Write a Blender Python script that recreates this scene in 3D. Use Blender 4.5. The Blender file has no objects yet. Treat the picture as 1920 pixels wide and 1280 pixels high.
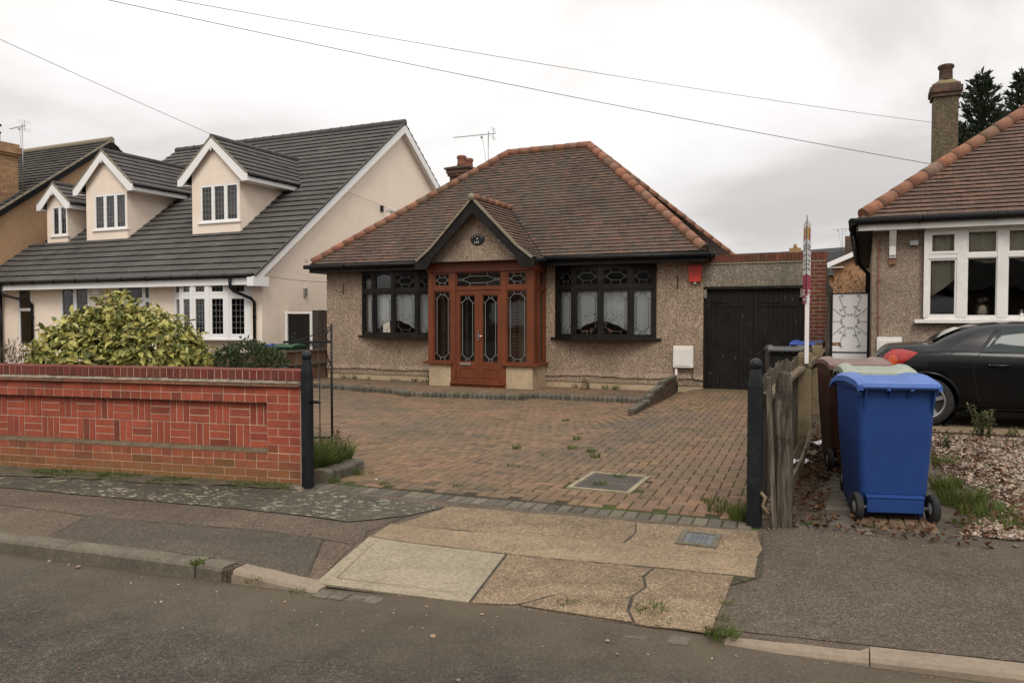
import bpy, math, random
from mathutils import Vector, Matrix, noise
from mathutils.geometry import delaunay_2d_cdt
random.seed(7)
SC = bpy.context.scene
COL = SC.collection
rad = math.radians
PI = math.pi
# ------------------------------------------------------------------ camera
cam = bpy.data.cameras.new('camera'); co = bpy.data.objects.new('camera', cam); COL.objects.link(co)
cam.sensor_width = 36; cam.lens = 27.0; cam.clip_start = .05; cam.clip_end = 1500
co.location = (0, 0, 1.5); co.rotation_euler = (rad(90 - 1.79), 0, rad(24.6))
SC.camera = co
# ------------------------------------------------------------------ sky
w = bpy.data.worlds.new('World'); SC.world = w; w.use_nodes = True
nt = w.node_tree; nt.nodes.clear()
def nn(t, **k):
    n = nt.nodes.new(t)
    for a, b in k.items(): setattr(n, a, b)
    return n
SUN_EL, SUN_AZ = 48, 150       # azimuth of the sun measured from +X, counter-clockwise from above is negative Y side
wo = nn('ShaderNodeOutputWorld'); bg = nn('ShaderNodeBackground'); bg.inputs[1].default_value = .1
sky = nn('ShaderNodeTexSky', sky_type='NISHITA', sun_disc=False)
sky.sun_elevation = rad(SUN_EL); sky.sun_rotation = rad(156); sky.dust_density = 4
tc = nn('ShaderNodeTexCoord'); sp = nn('ShaderNodeSeparateXYZ'); nt.links.new(tc.outputs['Generated'], sp.inputs[0])
ad = nn('ShaderNodeMath', operation='ADD'); ad.inputs[1].default_value = .22; nt.links.new(sp.outputs[2], ad.inputs[0])
mx = nn('ShaderNodeMath', operation='MAXIMUM'); mx.inputs[1].default_value = .05; nt.links.new(ad.outputs[0], mx.inputs[0])
cb = nn('ShaderNodeCombineXYZ')
for i in (0, 1):
    d = nn('ShaderNodeMath', operation='DIVIDE'); nt.links.new(sp.outputs[i], d.inputs[0]); nt.links.new(mx.outputs[0], d.inputs[1]); nt.links.new(d.outputs[0], cb.inputs[i])
nz = nn('ShaderNodeTexNoise'); nz.inputs['Scale'].default_value = .9; nz.inputs['Detail'].default_value = 6; nz.inputs['Roughness'].default_value = .5
nz.inputs['Distortion'].default_value = .4
mp = nn('ShaderNodeMapping'); mp.inputs['Scale'].default_value = (1, 1.0, 1); mp.inputs['Location'].default_value = (2.6, 1.2, 0)
nt.links.new(cb.outputs[0], mp.inputs[0]); nt.links.new(mp.outputs[0], nz.inputs['Vector'])
cr = nn('ShaderNodeValToRGB'); cr.color_ramp.interpolation = 'B_SPLINE'
e = cr.color_ramp.elements
e[0].position = .37; e[0].color = (.57, .55, .535, 1); e[1].position = .62; e[1].color = (.90, .885, .87, 1)
m = e.new(.48); m.color = (.80, .775, .76, 1)
nt.links.new(nz.outputs[0], cr.inputs[0])
sc = nn('ShaderNodeVectorMath', operation='SCALE'); sc.inputs['Scale'].default_value = 10.0; nt.links.new(cr.outputs[0], sc.inputs[0])
zb = nn('ShaderNodeMapRange'); zb.inputs[1].default_value = .1; zb.inputs[2].default_value = 1.0; zb.inputs[3].default_value = 9.1; zb.inputs[4].default_value = 19.0
nt.links.new(sp.outputs[2], zb.inputs[0]); nt.links.new(zb.outputs[0], sc.inputs['Scale'])
mixs = nn('ShaderNodeMix', data_type='RGBA'); mixs.inputs[0].default_value = .96
nt.links.new(sky.outputs[0], mixs.inputs[6]); nt.links.new(sc.outputs[0], mixs.inputs[7])
nt.links.new(mixs.outputs[2], bg.inputs[0]); nt.links.new(bg.outputs[0], wo.inputs[0])
# ------------------------------------------------------------------ sun behind thin cloud
sl = bpy.data.lights.new('sun', 'SUN'); sl.energy = 1.35; sl.angle = rad(25); sl.color = (1, .95, .88)
so = bpy.data.objects.new('sun', sl); COL.objects.link(so); so.rotation_euler = (rad(90 - SUN_EL), 0, rad(24))
SC.view_settings.view_transform = 'Standard'; SC.view_settings.look = 'None'; SC.view_settings.exposure = 0.22; SC.view_settings.gamma = 1

# ------------------------------------------------------------------ mesh builder
def vec(*a): return Vector(a)
class MB:
    def __init__(s): s.V = []; s.F = []; s.R = []; s.S = []; s.M = None; s.r = None; s.smooth = False
    def add(s, vs, fs, r=None, sm=None):
        b = len(s.V)
        if s.M is not None: vs = [s.M @ Vector(v) for v in vs]
        s.V.extend([tuple(v) for v in vs])
        if r is None: r = random.random() if s.r is None else s.r
        if sm is None: sm = s.smooth
        for f in fs: s.F.append([i + b for i in f]); s.R.append(r); s.S.append(sm)
        return s
    def box(s, x0, y0, z0, x1, y1, z1, r=None):
        v = [(x0,y0,z0),(x1,y0,z0),(x1,y1,z0),(x0,y1,z0),(x0,y0,z1),(x1,y0,z1),(x1,y1,z1),(x0,y1,z1)]
        return s.add(v, [(0,3,2,1),(4,5,6,7),(0,1,5,4),(1,2,6,5),(2,3,7,6),(3,0,4,7)], r, False)
    def obox(s, c, u, v, w_, r=None):
        c, u, v, w_ = Vector(c), Vector(u), Vector(v), Vector(w_)
        P = [c - u - v - w_, c + u - v - w_, c + u + v - w_, c - u + v - w_, c - u - v + w_, c + u - v + w_, c + u + v + w_, c - u + v + w_]
        return s.add(P, [(0,3,2,1),(4,5,6,7),(0,1,5,4),(1,2,6,5),(2,3,7,6),(3,0,4,7)], r, False)
    def bar(s, p, q, wd, h, up=(0,0,1), r=None):
        p, q = Vector(p), Vector(q); d = q - p; L = d.length
        if L < 1e-6: return s
        d /= L; up = Vector(up); side = d.cross(up)
        if side.length < 1e-4: side = d.cross(Vector((1,0,0)))
        side.normalize(); u2 = side.cross(d)
        return s.obox((p + q) / 2, d * L / 2, side * wd / 2, u2 * h / 2, r)
    def ext(s, pts, v, r=None):
        pts = [Vector(p) for p in pts]; v = Vector(v); n = len(pts)
        P = pts + [p + v for p in pts]
        F = [list(range(n))[::-1], list(range(n, 2*n))] + [(i, (i+1) % n, n + (i+1) % n, n + i) for i in range(n)]
        nrm = Vector((0,0,0))
        for i in range(n):
            a, b = pts[i] - pts[0], pts[(i+1) % n] - pts[0]; nrm += a.cross(b)
        if nrm.dot(v) < 0: F = [list(f)[::-1] for f in F]
        return s.add(P, F, r, False)
    def poly(s, pts, r=None): return s.add(pts, [list(range(len(pts)))], r, False)
    def tube(s, pts, R, n=8, r=None, sm=True, cap=True):
        pts = [Vector(p) for p in pts]; k = len(pts)
        if not hasattr(R, '__len__'): R = [R] * k
        V = []; F = []; ref = None
        for i, p in enumerate(pts):
            t = (pts[min(i+1, k-1)] - pts[max(i-1, 0)])
            if t.length < 1e-9: t = Vector((0,0,1))
            t.normalize()
            if ref is None:
                ref = Vector((0,0,1)) if abs(t.z) < .9 else Vector((1,0,0))
            a = t.cross(ref)
            if a.length < 1e-6: a = t.cross(Vector((0,1,0)))
            a.normalize(); b = t.cross(a); ref = -b if False else b.cross(t) * -1 if False else ref
            for j in range(n):
                an = 2*PI*j/n; V.append(p + a * math.cos(an) * R[i] + b * math.sin(an) * R[i])
        for i in range(k-1):
            for j in range(n):
                F.append((i*n + j, i*n + (j+1) % n, (i+1)*n + (j+1) % n, (i+1)*n + j))
        F = [f[::-1] for f in F]
        s.add(V, F, r, sm)
        if cap:
            b = len(s.V) - k*n
            s.F.append([b + j for j in range(n)]); s.F.append([b + (k-1)*n + j for j in range(n)][::-1])
            rr = s.R[-1]; s.R += [rr, rr]; s.S += [False, False]
        return s
    def lathe(s, c, prof, n=16, axis=(0,0,1), r=None, sm=True):
        c = Vector(c); ax = Vector(axis).normalized(); a = ax.orthogonal().normalized(); b = ax.cross(a)
        V = []; F = []
        for (R, h) in prof:
            for j in range(n):
                an = 2*PI*j/n; V.append(c + ax*h + (a*math.cos(an) + b*math.sin(an))*R)
        for i in range(len(prof)-1):
            for j in range(n): F.append((i*n+j, i*n+(j+1) % n, (i+1)*n+(j+1) % n, (i+1)*n+j))
        F.append(tuple(range(n))[::-1]); F.append(tuple((len(prof)-1)*n + j for j in range(n)))
        return s.add(V, F, r, sm)
    def ball(s, c, R, n=12, m=8, sc=(1,1,1), r=None):
        V = []; F = []
        for i in range(m+1):
            th = PI*i/m
            for j in range(n):
                an = 2*PI*j/n; V.append((c[0]+R*sc[0]*math.sin(th)*math.cos(an), c[1]+R*sc[1]*math.sin(th)*math.sin(an), c[2]-R*sc[2]*math.cos(th)))
        for i in range(m):
            for j in range(n): F.append((i*n+j, i*n+(j+1) % n, (i+1)*n+(j+1) % n, (i+1)*n+j))
        return s.add(V, F, r, True)
    def build(s, name, mat, parent=None, bev=0, label=None):
        if not s.V: s.V = [(0,0,0)]
        o0 = ORI.get(parent.name, Vector((0,0,0))) if parent else Vector((0,0,0))
        if parent is None:      # a thing of one mesh: origin at its base centre
            xs = [v[0] for v in s.V]; ys = [v[1] for v in s.V]; zs = [v[2] for v in s.V]
            o0 = Vector(((min(xs)+max(xs))/2, (min(ys)+max(ys))/2, min(zs)))
        me = bpy.data.meshes.new(name)
        me.from_pydata([(v[0]-o0.x, v[1]-o0.y, v[2]-o0.z) for v in s.V], [], s.F)
        me.polygons.foreach_set('use_smooth', s.S)
        uv = me.uv_layers.new(name='UVMap'); at = me.attributes.new('rnd', 'FLOAT', 'FACE'); at.data.foreach_set('value', s.R)
        buf = [0.0] * (2*len(me.loops)); V = s.V
        for p in me.polygons:
            n = p.normal
            if abs(n.z) > .995: u = Vector((1,0,0)); v2 = Vector((0,1,0))
            else: u = Vector((-n.y, n.x, 0)).normalized(); v2 = n.cross(u)
            for li in p.loop_indices:
                c = V[me.loops[li].vertex_index]
                buf[2*li] = c[0]*u.x + c[1]*u.y; buf[2*li+1] = c[0]*v2.x + c[1]*v2.y + c[2]*v2.z
        uv.data.foreach_set('uv', buf)
        me.materials.append(mat); me.validate(); me.update()
        o = bpy.data.objects.new(name, me); COL.objects.link(o)
        if parent: o.parent = parent
        else: o.location = o0
        ORI[o.name] = o0
        if bev:
            b = o.modifiers.new('bevel', 'BEVEL'); b.width = bev; b.segments = 2; b.limit_method = 'ANGLE'; b.angle_limit = rad(40)
        if label: o['label'] = label
        return o
ORI = {}
def thing(name, label, cat, loc, group=None):
    o = bpy.data.objects.new(name, None); COL.objects.link(o); o.location = loc; o.empty_display_size = .2
    o['label'] = label; o['category'] = cat
    if group: o['group'] = group
    ORI[o.name] = Vector(loc); return o
def tag(o, label, cat, group=None, kind=None):
    if label: o['label'] = label
    if cat: o['category'] = cat
    if group: o['group'] = group
    if kind: o['kind'] = kind
    return o
def struct(o, kind='structure'): o['kind'] = kind; return o
def dup(root, loc, rz, label, cat=None, group=None, mats=None):
    def cp(o, par):
        c = o.copy(); COL.objects.link(c); c.parent = par
        ORI[c.name] = Vector((0,0,0))
        if mats and c.type == 'MESH' and c.data.materials[0].name in mats:
            c.data = c.data.copy(); c.data.materials[0] = mats[c.data.materials[0].name]
        for ch in [k for k in allobj if k.parent == o]: cp(ch, c)
        return c
    allobj = list(bpy.data.objects)
    r = cp(root, None); r.location = loc; r.rotation_euler = (0, 0, rz); r['label'] = label
    if cat: r['category'] = cat
    if group: r['group'] = group
    return r

# ------------------------------------------------------------------ materials
class NT:
    def __init__(s, name):
        s.m = bpy.data.materials.new(name); s.m.use_nodes = True; s.t = s.m.node_tree; s.t.nodes.clear()
        s.out = s.n('ShaderNodeOutputMaterial'); s.b = s.n('ShaderNodeBsdfPrincipled'); s.l(s.b.outputs[0], s.out.inputs[0])
        s.tc = s.n('ShaderNodeTexCoord'); s.O = s.tc.outputs['Object']; s.U = s.tc.outputs['UV']
    def n(s, t, **k):
        x = s.t.nodes.new(t)
        for a, b in k.items(): setattr(x, a, b)
        return x
    def l(s, a, b): s.t.links.new(a, b)
    def put(s, inp, v):
        if hasattr(v, 'is_output'): s.l(v, inp)
        elif isinstance(v, (tuple, list)) and len(v) == 3 and inp.type == 'RGBA': inp.default_value = (*v, 1)
        else: inp.default_value = v
    def noise(s, scale, det=3, vec=None, rough=.55, dist=0, stretch=None):
        x = s.n('ShaderNodeTexNoise'); x.inputs['Scale'].default_value = scale; x.inputs['Detail'].default_value = det
        x.inputs['Roughness'].default_value = rough; x.inputs['Distortion'].default_value = dist
        v = vec or s.O
        if stretch: v = s.map(v, stretch)
        s.l(v, x.inputs['Vector']); return x.outputs[0]
    def map(s, v, sc=(1,1,1), rot=(0,0,0), loc=(0,0,0)):
        x = s.n('ShaderNodeMapping'); x.inputs['Scale'].default_value = sc; x.inputs['Rotation'].default_value = rot; x.inputs['Location'].default_value = loc
        s.l(v, x.inputs[0]); return x.outputs[0]
    def vor(s, scale, feat='F1', out=0, vec=None, rnd=1):
        x = s.n('ShaderNodeTexVoronoi', feature=feat); x.inputs['Scale'].default_value = scale; x.inputs['Randomness'].default_value = rnd
        s.l(vec or s.O, x.inputs['Vector']); return x.outputs[out]
    def ramp(s, v, stops, interp='LINEAR'):
        x = s.n('ShaderNodeValToRGB'); x.color_ramp.interpolation = interp; el = x.color_ramp.elements
        while len(el) < len(stops): el.new(.5)
        for e_, (p, c) in zip(el, stops):
            e_.position = p; e_.color = (c, c, c, 1) if not isinstance(c, tuple) else (*c, 1)
        s.put(x.inputs[0], v); return x.outputs[0]
    def mix(s, f, a, b, mode='MIX'):
        x = s.n('ShaderNodeMix', data_type='RGBA', blend_type=mode); s.put(x.inputs[0], f); s.put(x.inputs[6], a); s.put(x.inputs[7], b); return x.outputs[2]
    def mth(s, op, a, b=0.0, c=0.0):
        x = s.n('ShaderNodeMath', operation=op); s.put(x.inputs[0], a); s.put(x.inputs[1], b); s.put(x.inputs[2], c); return x.outputs[0]
    def sep(s, v):
        x = s.n('ShaderNodeSeparateXYZ'); s.l(v, x.inputs[0]); return x.outputs
    def attr(s, name='rnd'):
        x = s.n('ShaderNodeAttribute'); x.attribute_name = name; return x.outputs['Fac']
    def bump(s, h, st=.3, dist=.01, prev=None):
        x = s.n('ShaderNodeBump'); x.inputs['Strength'].default_value = st; x.inputs['Distance'].default_value = dist
        s.l(h, x.inputs['Height'])
        if prev: s.l(prev, x.inputs['Normal'])
        return x.outputs[0]
    def fin(s, col, rough=.8, nrm=None, metal=0, spec=.4, coat=0):
        s.put(s.b.inputs['Base Color'], col); s.put(s.b.inputs['Roughness'], rough); s.b.inputs['Metallic'].default_value = metal
        s.b.inputs['Specular IOR Level'].default_value = spec; s.b.inputs['Coat Weight'].default_value = coat
        if nrm: s.l(nrm, s.b.inputs['Normal'])
        return s.m
    def vary(s, col, amt, scale, det=4):      # multiply by noise
        f = s.ramp(s.noise(scale, det), [(.3, 1 - amt), (.7, 1 + amt)])
        return s.mix(1.0, col, f, 'MULTIPLY')
    def rv(s, col, amt):                       # per-piece brightness
        f = s.mth('MULTIPLY_ADD', s.attr(), 2*amt, 1 - amt)
        return s.mix(1.0, col, f, 'MULTIPLY')

def plain(name, col, rough=.6, var=.12, vs=3, bump=0, bs=60, metal=0, rv=0, spec=.4, dirt=None, da=.5, ds=2.0, coat=0):
    t = NT(name); c = t.vary(col, var, vs)
    c = t.vary(c, var*.6, vs*9)
    if rv: c = t.rv(c, rv)
    if dirt: c = t.mix(t.ramp(t.noise(ds, 6, rough=.7), [(.5, 0.0), (.75, da)]), c, dirt)
    n = t.bump(t.noise(bs, 4), bump, .004) if bump else None
    return t.fin(c, rough, n, metal, spec, coat)

def pebble(name, cols, scale=70, tint=(.9,.9,.9), stain=(.13,.10,.07), dark=0):
    t = NT(name); v = t.vor(scale, out=1); x = t.sep(v)
    c = t.ramp(x[0], [(i/len(cols), k) for i, k in enumerate(cols)], 'CONSTANT')
    v2 = t.sep(t.vor(scale*2.1, out=1)); c2 = t.ramp(v2[1], [(i/len(cols), k) for i, k in enumerate(cols)], 'CONSTANT')
    c = t.mix(.4, c, c2)
    c = t.vary(c, .16, 1.3, 5); c = t.vary(c, .1, 9, 3)
    c = t.mix(t.ramp(t.noise(.8, 5, rough=.65, stretch=(1.6, 1.6, .5)), [(.47, 0.0), (.76, .6 + dark)]), c, stain)
    d = t.vor(scale, out=0)
    return t.fin(c, .85, t.bump(d, .8, -.008), spec=.3)

def brickmat(name, c1, c2, mortar, w_=.225, h=.075, m=.01, rough=.85, moss=None, grime=.3):
    t = NT(name); b = t.n('ShaderNodeTexBrick'); t.l(t.U, b.inputs[0])
    b.inputs['Scale'].default_value = 1; b.inputs['Brick Width'].default_value = w_; b.inputs['Row Height'].default_value = h
    b.inputs['Mortar Size'].default_value = m; b.inputs['Mortar Smooth'].default_value = .2; b.inputs['Bias'].default_value = 0
    b.inputs[1].default_value = (*c1, 1); b.inputs[2].default_value = (*c2, 1); b.inputs[3].default_value = (*mortar, 1)
    c = t.vary(b.outputs[0], .2, 12); c = t.vary(c, .2, 1.5)
    c = t.mix(t.ramp(t.noise(3, 6, rough=.7), [(.5, 0.0), (.75, grime)]), c, (.05, .04, .03))
    if moss: c = t.mix(t.ramp(t.noise(2.2, 6, rough=.7), [(.55, 0.0), (.75, .7)]), c, moss)
    h_ = t.mth('SUBTRACT', t.noise(80, 3), b.outputs[1])
    return t.fin(c, rough, t.bump(h_, .6, .006), spec=.25)

def tarmac(name, base, dk, lt, scale=160, patch=.18, moss=0, worn=None, lich=0):
    t = NT(name)
    a = t.sep(t.vor(scale, out=1)); c = t.ramp(a[0], [(0, dk), (.35, base), (.8, base), (.93, lt)], 'LINEAR')
    a2 = t.sep(t.vor(scale*.45, out=1)); sp_ = t.ramp(a2[1], [(0, 0.0), (.93, 0.0), (.96, 1.0)])
    c = t.mix(t.mth('MULTIPLY', sp_, .22), c, lt)
    a3 = t.sep(t.vor(scale*.3, out=1)); c = t.mix(t.mth('MULTIPLY', t.ramp(a3[0], [(.9, 0.0), (.95, 1.0)]), .35), c, dk)
    c = t.vary(c, patch, .8, 6); c = t.vary(c, patch*.8, 5, 5); c = t.vary(c, .2, 40, 3)
    c = t.mix(t.ramp(t.noise(.55, 6, rough=.65, dist=.5), [(.48, 0.0), (.7, .5)]), c, worn or lt)
    if moss: c = t.mix(t.ramp(t.noise(2.5, 7, rough=.75), [(.55, 0.0), (.72, moss)]), c, (.035, .042, .016))
    if lich:
        lm = t.mth('MULTIPLY', t.ramp(t.noise(22, 3, rough=.6, stretch=(.6,1,1)), [(.565, 0.0), (.6, 1.0)]), t.ramp(t.noise(1.6, 3), [(.38, 0.0), (.55, lich)]))
        c = t.mix(lm, c, (.33, .30, .21))
    h = t.mth('ADD', t.mth('MULTIPLY', t.vor(scale, out=0), -.8), t.mth('MULTIPLY', t.noise(30, 4), .6))
    return t.fin(c, .9, t.bump(h, .55, .004), spec=.22)

def glassmat(name, tint=(.93, .96, .95), k=1.0):
    t = NT(name); t.t.nodes.remove(t.b)
    fr = t.n('ShaderNodeFresnel'); fr.inputs[0].default_value = 1.55
    tr = t.n('ShaderNodeBsdfTransparent'); tr.inputs[0].default_value = (*tint, 1)
    gl = t.n('ShaderNodeBsdfGlossy'); gl.inputs['Roughness'].default_value = .02
    t.l(t.bump(t.noise(1.7, 2), .12, .02), gl.inputs['Normal'])
    ms = t.n('ShaderNodeMixShader'); t.l(t.mth('MINIMUM', t.mth('MULTIPLY', fr.outputs[0], 1.6*k), 1.0), ms.inputs[0]); t.l(tr.outputs[0], ms.inputs[1]); t.l(gl.outputs[0], ms.inputs[2])
    t.l(ms.outputs[0], t.out.inputs[0]); return t.m

def tilemat(name, cols, moss=(.10,.10,.05), ma=.5, grime=(.05,.04,.035), bright=1.0):
    t = NT(name); c = t.ramp(t.attr(), [(i/(len(cols)-1), k) for i, k in enumerate(cols)])
    c = t.vary(c, .18, .9, 5); c = t.vary(c, .22, 14, 4)
    c = t.mix(t.ramp(t.noise(.7, 6, rough=.7), [(.42, 0.0), (.68, ma)]), c, moss)
    c = t.mix(t.ramp(t.noise(26, 3, rough=.6), [(.62, 0.0), (.72, .45)]), c, grime)
    return t.fin(c, .9, t.bump(t.noise(70, 3), .35, .004), spec=.2)

def leafmat(name, a, b, c_=None, thr=.5, rough=.45, trans=.25):
    t = NT(name); r = t.attr()
    c = t.mix(r, a, b)
    if c_:
        vv = t.noise(38, 3)
        c = t.mix(t.ramp(t.mth('ADD', vv, t.mth('MULTIPLY_ADD', r, .4, -.2)), [(thr-.03, 0.0), (thr+.03, 1.0)]), c, c_)
    c = t.vary(c, .2, 2.5, 3)
    t.fin(c, rough, spec=.35)
    try: t.b.inputs['Transmission Weight'].default_value = 0
    except Exception: pass
    tl = t.n('ShaderNodeBsdfTranslucent'); t.l(c, tl.inputs[0]); ms = t.n('ShaderNodeMixShader'); ms.inputs[0].default_value = trans
    t.l(t.b.outputs[0], ms.inputs[1]); t.l(tl.outputs[0], ms.inputs[2]); t.l(ms.outputs[0], t.out.inputs[0]); return t.m

PEB = [(.33,.235,.16),(.155,.10,.066),(.46,.36,.26),(.26,.16,.105),(.60,.51,.40),(.22,.152,.102),(.36,.255,.173),(.095,.064,.044),(.32,.225,.152)]
M = {}
M['dash'] = pebble('pebble_dash', PEB, 62)
M['dash_grey'] = pebble('pebble_dash_weathered', [(.20,.165,.12),(.11,.09,.065),(.31,.27,.21),(.155,.125,.09),(.40,.36,.29),(.135,.11,.08),(.23,.19,.14)], 55, stain=(.07,.075,.045), dark=.2)
M['dash_right'] = pebble('pebble_dash_pinkish', [(.32,.235,.17),(.14,.10,.07),(.42,.34,.26),(.25,.16,.11),(.48,.42,.33),(.17,.12,.085),(.33,.25,.18)], 75)
M['chimdash'] = pebble('chimney_dash', [(.115,.085,.05),(.065,.047,.03),(.18,.14,.085),(.088,.066,.04),(.23,.18,.11),(.07,.053,.034)], 50, stain=(.06,.055,.03), dark=.2)
M['plinth'] = plain('plinth_render', (.43,.325,.21), .85, .15, 1.5, .3, 40, dirt=(.24,.18,.10), da=.7, ds=2.5)
M['cream'] = plain('cream_wall_render', (.84,.71,.585), .9, .04, .6, .2, 120, spec=.2, dirt=(.66,.53,.41), da=.5, ds=.9)
M['ochre'] = plain('ochre_wall_render', (.42,.27,.155), .9, .12, .7, .25, 90, spec=.2, dirt=(.25,.17,.10), da=.5, ds=.8)
M['upvc'] = plain('white_upvc', (.80,.78,.76), .35, .03, 2, spec=.5)
M['whitewood'] = plain('white_painted_wood', (.76,.73,.69), .5, .05, 2, dirt=(.42,.38,.32), da=.35, ds=5)
M['blackwood'] = plain('black_stained_wood', (.010,.008,.0065), .55, .25, 4, .2, 60, dirt=(.028,.024,.018), da=.5, ds=4, spec=.22)
M['gutter'] = plain('black_gutter_plastic', (.007,.007,.007), .45, .2, 2, dirt=(.022,.024,.017), da=.5, ds=3, spec=.22)
M['redwood'] = plain('varnished_red_wood', (.150,.042,.017), .42, .16, 2.2, .15, 30, dirt=(.10,.028,.013), da=.6, ds=1.5, spec=.3)
M['lead'] = plain('window_lead', (.30,.30,.29), .5, .1, 5)
M['leaddk'] = plain('dark_window_lead', (.07,.07,.07), .5, .1, 5)
M['glass'] = glassmat('window_glass')
M['glassdk'] = glassmat('window_glass_dark', (.62,.66,.66), .8)
M['glassfr'] = plain('obscured_glass', (.045,.06,.058), .12, .5, 25, spec=.5)
M['net'] = plain('net_curtain', (.66,.68,.66), .9, .05, 3)
M['ivory'] = plain('ivory_drape', (.50,.44,.34), .9, .1, 3)
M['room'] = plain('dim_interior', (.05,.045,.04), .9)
M['soffit'] = plain('dark_soffit_board', (.02,.017,.015), .7)  # even near-black brown for the side fascia and inner door
M['tile'] = tilemat('clay_roof_tiles', [(.068,.054,.043),(.105,.070,.054),(.084,.064,.050),(.128,.075,.055),(.096,.074,.058),(.15,.08,.056)], moss=(.10,.083,.062), ma=.65)
M['tile2'] = tilemat('clay_roof_tiles_red', [(.090,.062,.047),(.128,.077,.057),(.10,.068,.052),(.15,.083,.06),(.112,.077,.059)], moss=(.10,.08,.06), ma=.65)
M['hip'] = tilemat('hip_tiles', [(.17,.11,.078),(.255,.115,.07),(.21,.10,.066),(.30,.12,.068),(.19,.12,.083)], moss=(.17,.115,.075), ma=.5)
M['slate'] = tilemat('dark_concrete_tiles', [(.074,.068,.063),(.094,.086,.079),(.083,.076,.070)], moss=(.085,.077,.066), ma=.35, grime=(.05,.045,.042))
M['slate2'] = tilemat('grey_concrete_tiles', [(.040,.037,.034),(.066,.059,.052),(.05,.045,.04)], moss=(.08,.07,.045), ma=.4)
M['mortar'] = plain('roof_mortar', (.25,.21,.15), .9, .2, 6, .4, 60, dirt=(.10,.09,.05), da=.7, ds=6)
M['redbrick'] = brickmat('garage_brick', (.20,.055,.03), (.13,.035,.022), (.23,.19,.14))
M['chimbrick'] = brickmat('stock_brick', (.40,.22,.09), (.26,.12,.05), (.28,.23,.17), grime=.6)
M['darkbrick'] = brickmat('sooty_brick', (.13,.065,.04), (.06,.035,.025), (.10,.09,.07), grime=.7, moss=(.07,.07,.03))
M['bgbrick'] = brickmat('far_brick', (.36,.17,.07), (.28,.12,.05), (.35,.27,.18))
M['clay'] = plain('clay_pot', (.22,.08,.05), .8, .3, 5, dirt=(.05,.045,.03), da=.7, ds=5)
M['metal'] = plain('galvanised_metal', (.35,.35,.35), .4, .1, 5, metal=.8)
M['chrome'] = plain('bright_metal', (.7,.7,.7), .2, .05, 5, metal=1)
M['iron'] = plain('black_iron', (.010,.012,.013), .5, .3, 6, .3, 50, dirt=(.04,.028,.02), da=.4, ds=8, spec=.25)
M['postpaint'] = plain('black_post_paint', (.010,.0125,.0145), .45, .35, 5, .4, 30, dirt=(.04,.04,.034), da=.6, ds=9, spec=.25)
M['red'] = plain('red_plastic', (.52,.045,.03), .4, .15, 3, dirt=(.25,.03,.02), da=.4)
M['white'] = plain('white_plastic', (.74,.70,.64), .4, .04, 3, dirt=(.5,.46,.40), da=.2)
# garden-wall bricks, coloured brick by brick
def gbrick(name, stops, gm=.5):
    t = NT(name); c = t.ramp(t.attr(), stops); c = t.vary(c, .15, 20); c = t.vary(c, .12, 2)
    z = t.sep(t.O)[2]; low = t.ramp(t.mth('ADD', z, t.mth('MULTIPLY', t.noise(3, 4), .35)), [(.18, 1.0), (.58, 0.0)])
    c = t.mix(t.mth('MULTIPLY', low, gm), c, (.17, .135, .045))
    c = t.mix(t.ramp(t.noise(6, 6, rough=.7), [(.50, 0.0), (.74, .6)]), c, (.14, .065, .04))
    return t.fin(c, .8, t.bump(t.noise(90, 3), .5, .005), spec=.25)
M['gb'] = gbrick('red_wall_bricks', [(0, (.17,.046,.029)), (.25, (.31,.070,.040)), (.7, (.36,.084,.047)), (1, (.25,.056,.036))], .75)
M['gbtop'] = gbrick('purple_coping_bricks', [(0, (.10,.030,.022)), (.5, (.17,.038,.028)), (1, (.13,.045,.032))], 0)
M['gmort'] = plain('wall_mortar', (.56,.37,.27), .9, .12, 5, .4, 80, dirt=(.25,.18,.11), da=.5, ds=4)
M['cemtop'] = plain('cement_fillet', (.235,.195,.15), .95, .45, 16, .9, 50, dirt=(.055,.048,.03), da=1.0, ds=4.5)
t = NT('block_paving'); c = t.ramp(t.attr(), [(0, (.088,.062,.039)), (.25, (.175,.110,.062)), (.5, (.142,.092,.055)), (.75, (.212,.128,.072)), (1, (.115,.084,.053))])
c = t.vary(c, .2, 30); c = t.mix(t.ramp(t.noise(.42, 6, rough=.62, dist=.6), [(.45, 0.0), (.68, .65)]), c, (.085,.07,.055))
c = t.mix(t.ramp(t.noise(1.1, 6, rough=.7), [(.50, 0.0), (.70, .6)]), c, (.080,.074,.036))
c = t.mix(t.ramp(t.noise(.6, 4, vec=t.map(t.O, loc=(9,3,0))), [(.5, 0.0), (.7, .4)]), c, (.25,.13,.085))
M['block'] = t.fin(c, .85, t.bump(t.noise(60, 4), .5, .005), spec=.3)
t = NT('charcoal_blocks'); c = t.ramp(t.attr(), [(0, (.066,.057,.044)), (.5, (.104,.09,.069)), (1, (.14,.118,.088))]); c = t.vary(c, .25, 25)
c = t.mix(t.ramp(t.noise(1.6, 6, rough=.7), [(.48, 0.0), (.7, .6)]), c, (.075,.075,.038))
M['charblock'] = t.fin(c, .85, t.bump(t.noise(60, 4), .5, .005), spec=.3)
t = NT('joint_dirt'); c = t.mix(t.ramp(t.noise(1.3, 5), [(.42, 0.0), (.6, 1.0)]), (.045,.038,.028), (.05,.065,.02)); c = t.vary(c, .35, 40)
M['joint'] = t.fin(c, .95, t.bump(t.noise(60, 4), .6, .01), spec=.1)
M['road'] = tarmac('road_asphalt', (.054,.047,.037), (.026,.023,.018), (.125,.105,.08), 210, .26, worn=(.090,.073,.053))
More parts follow.
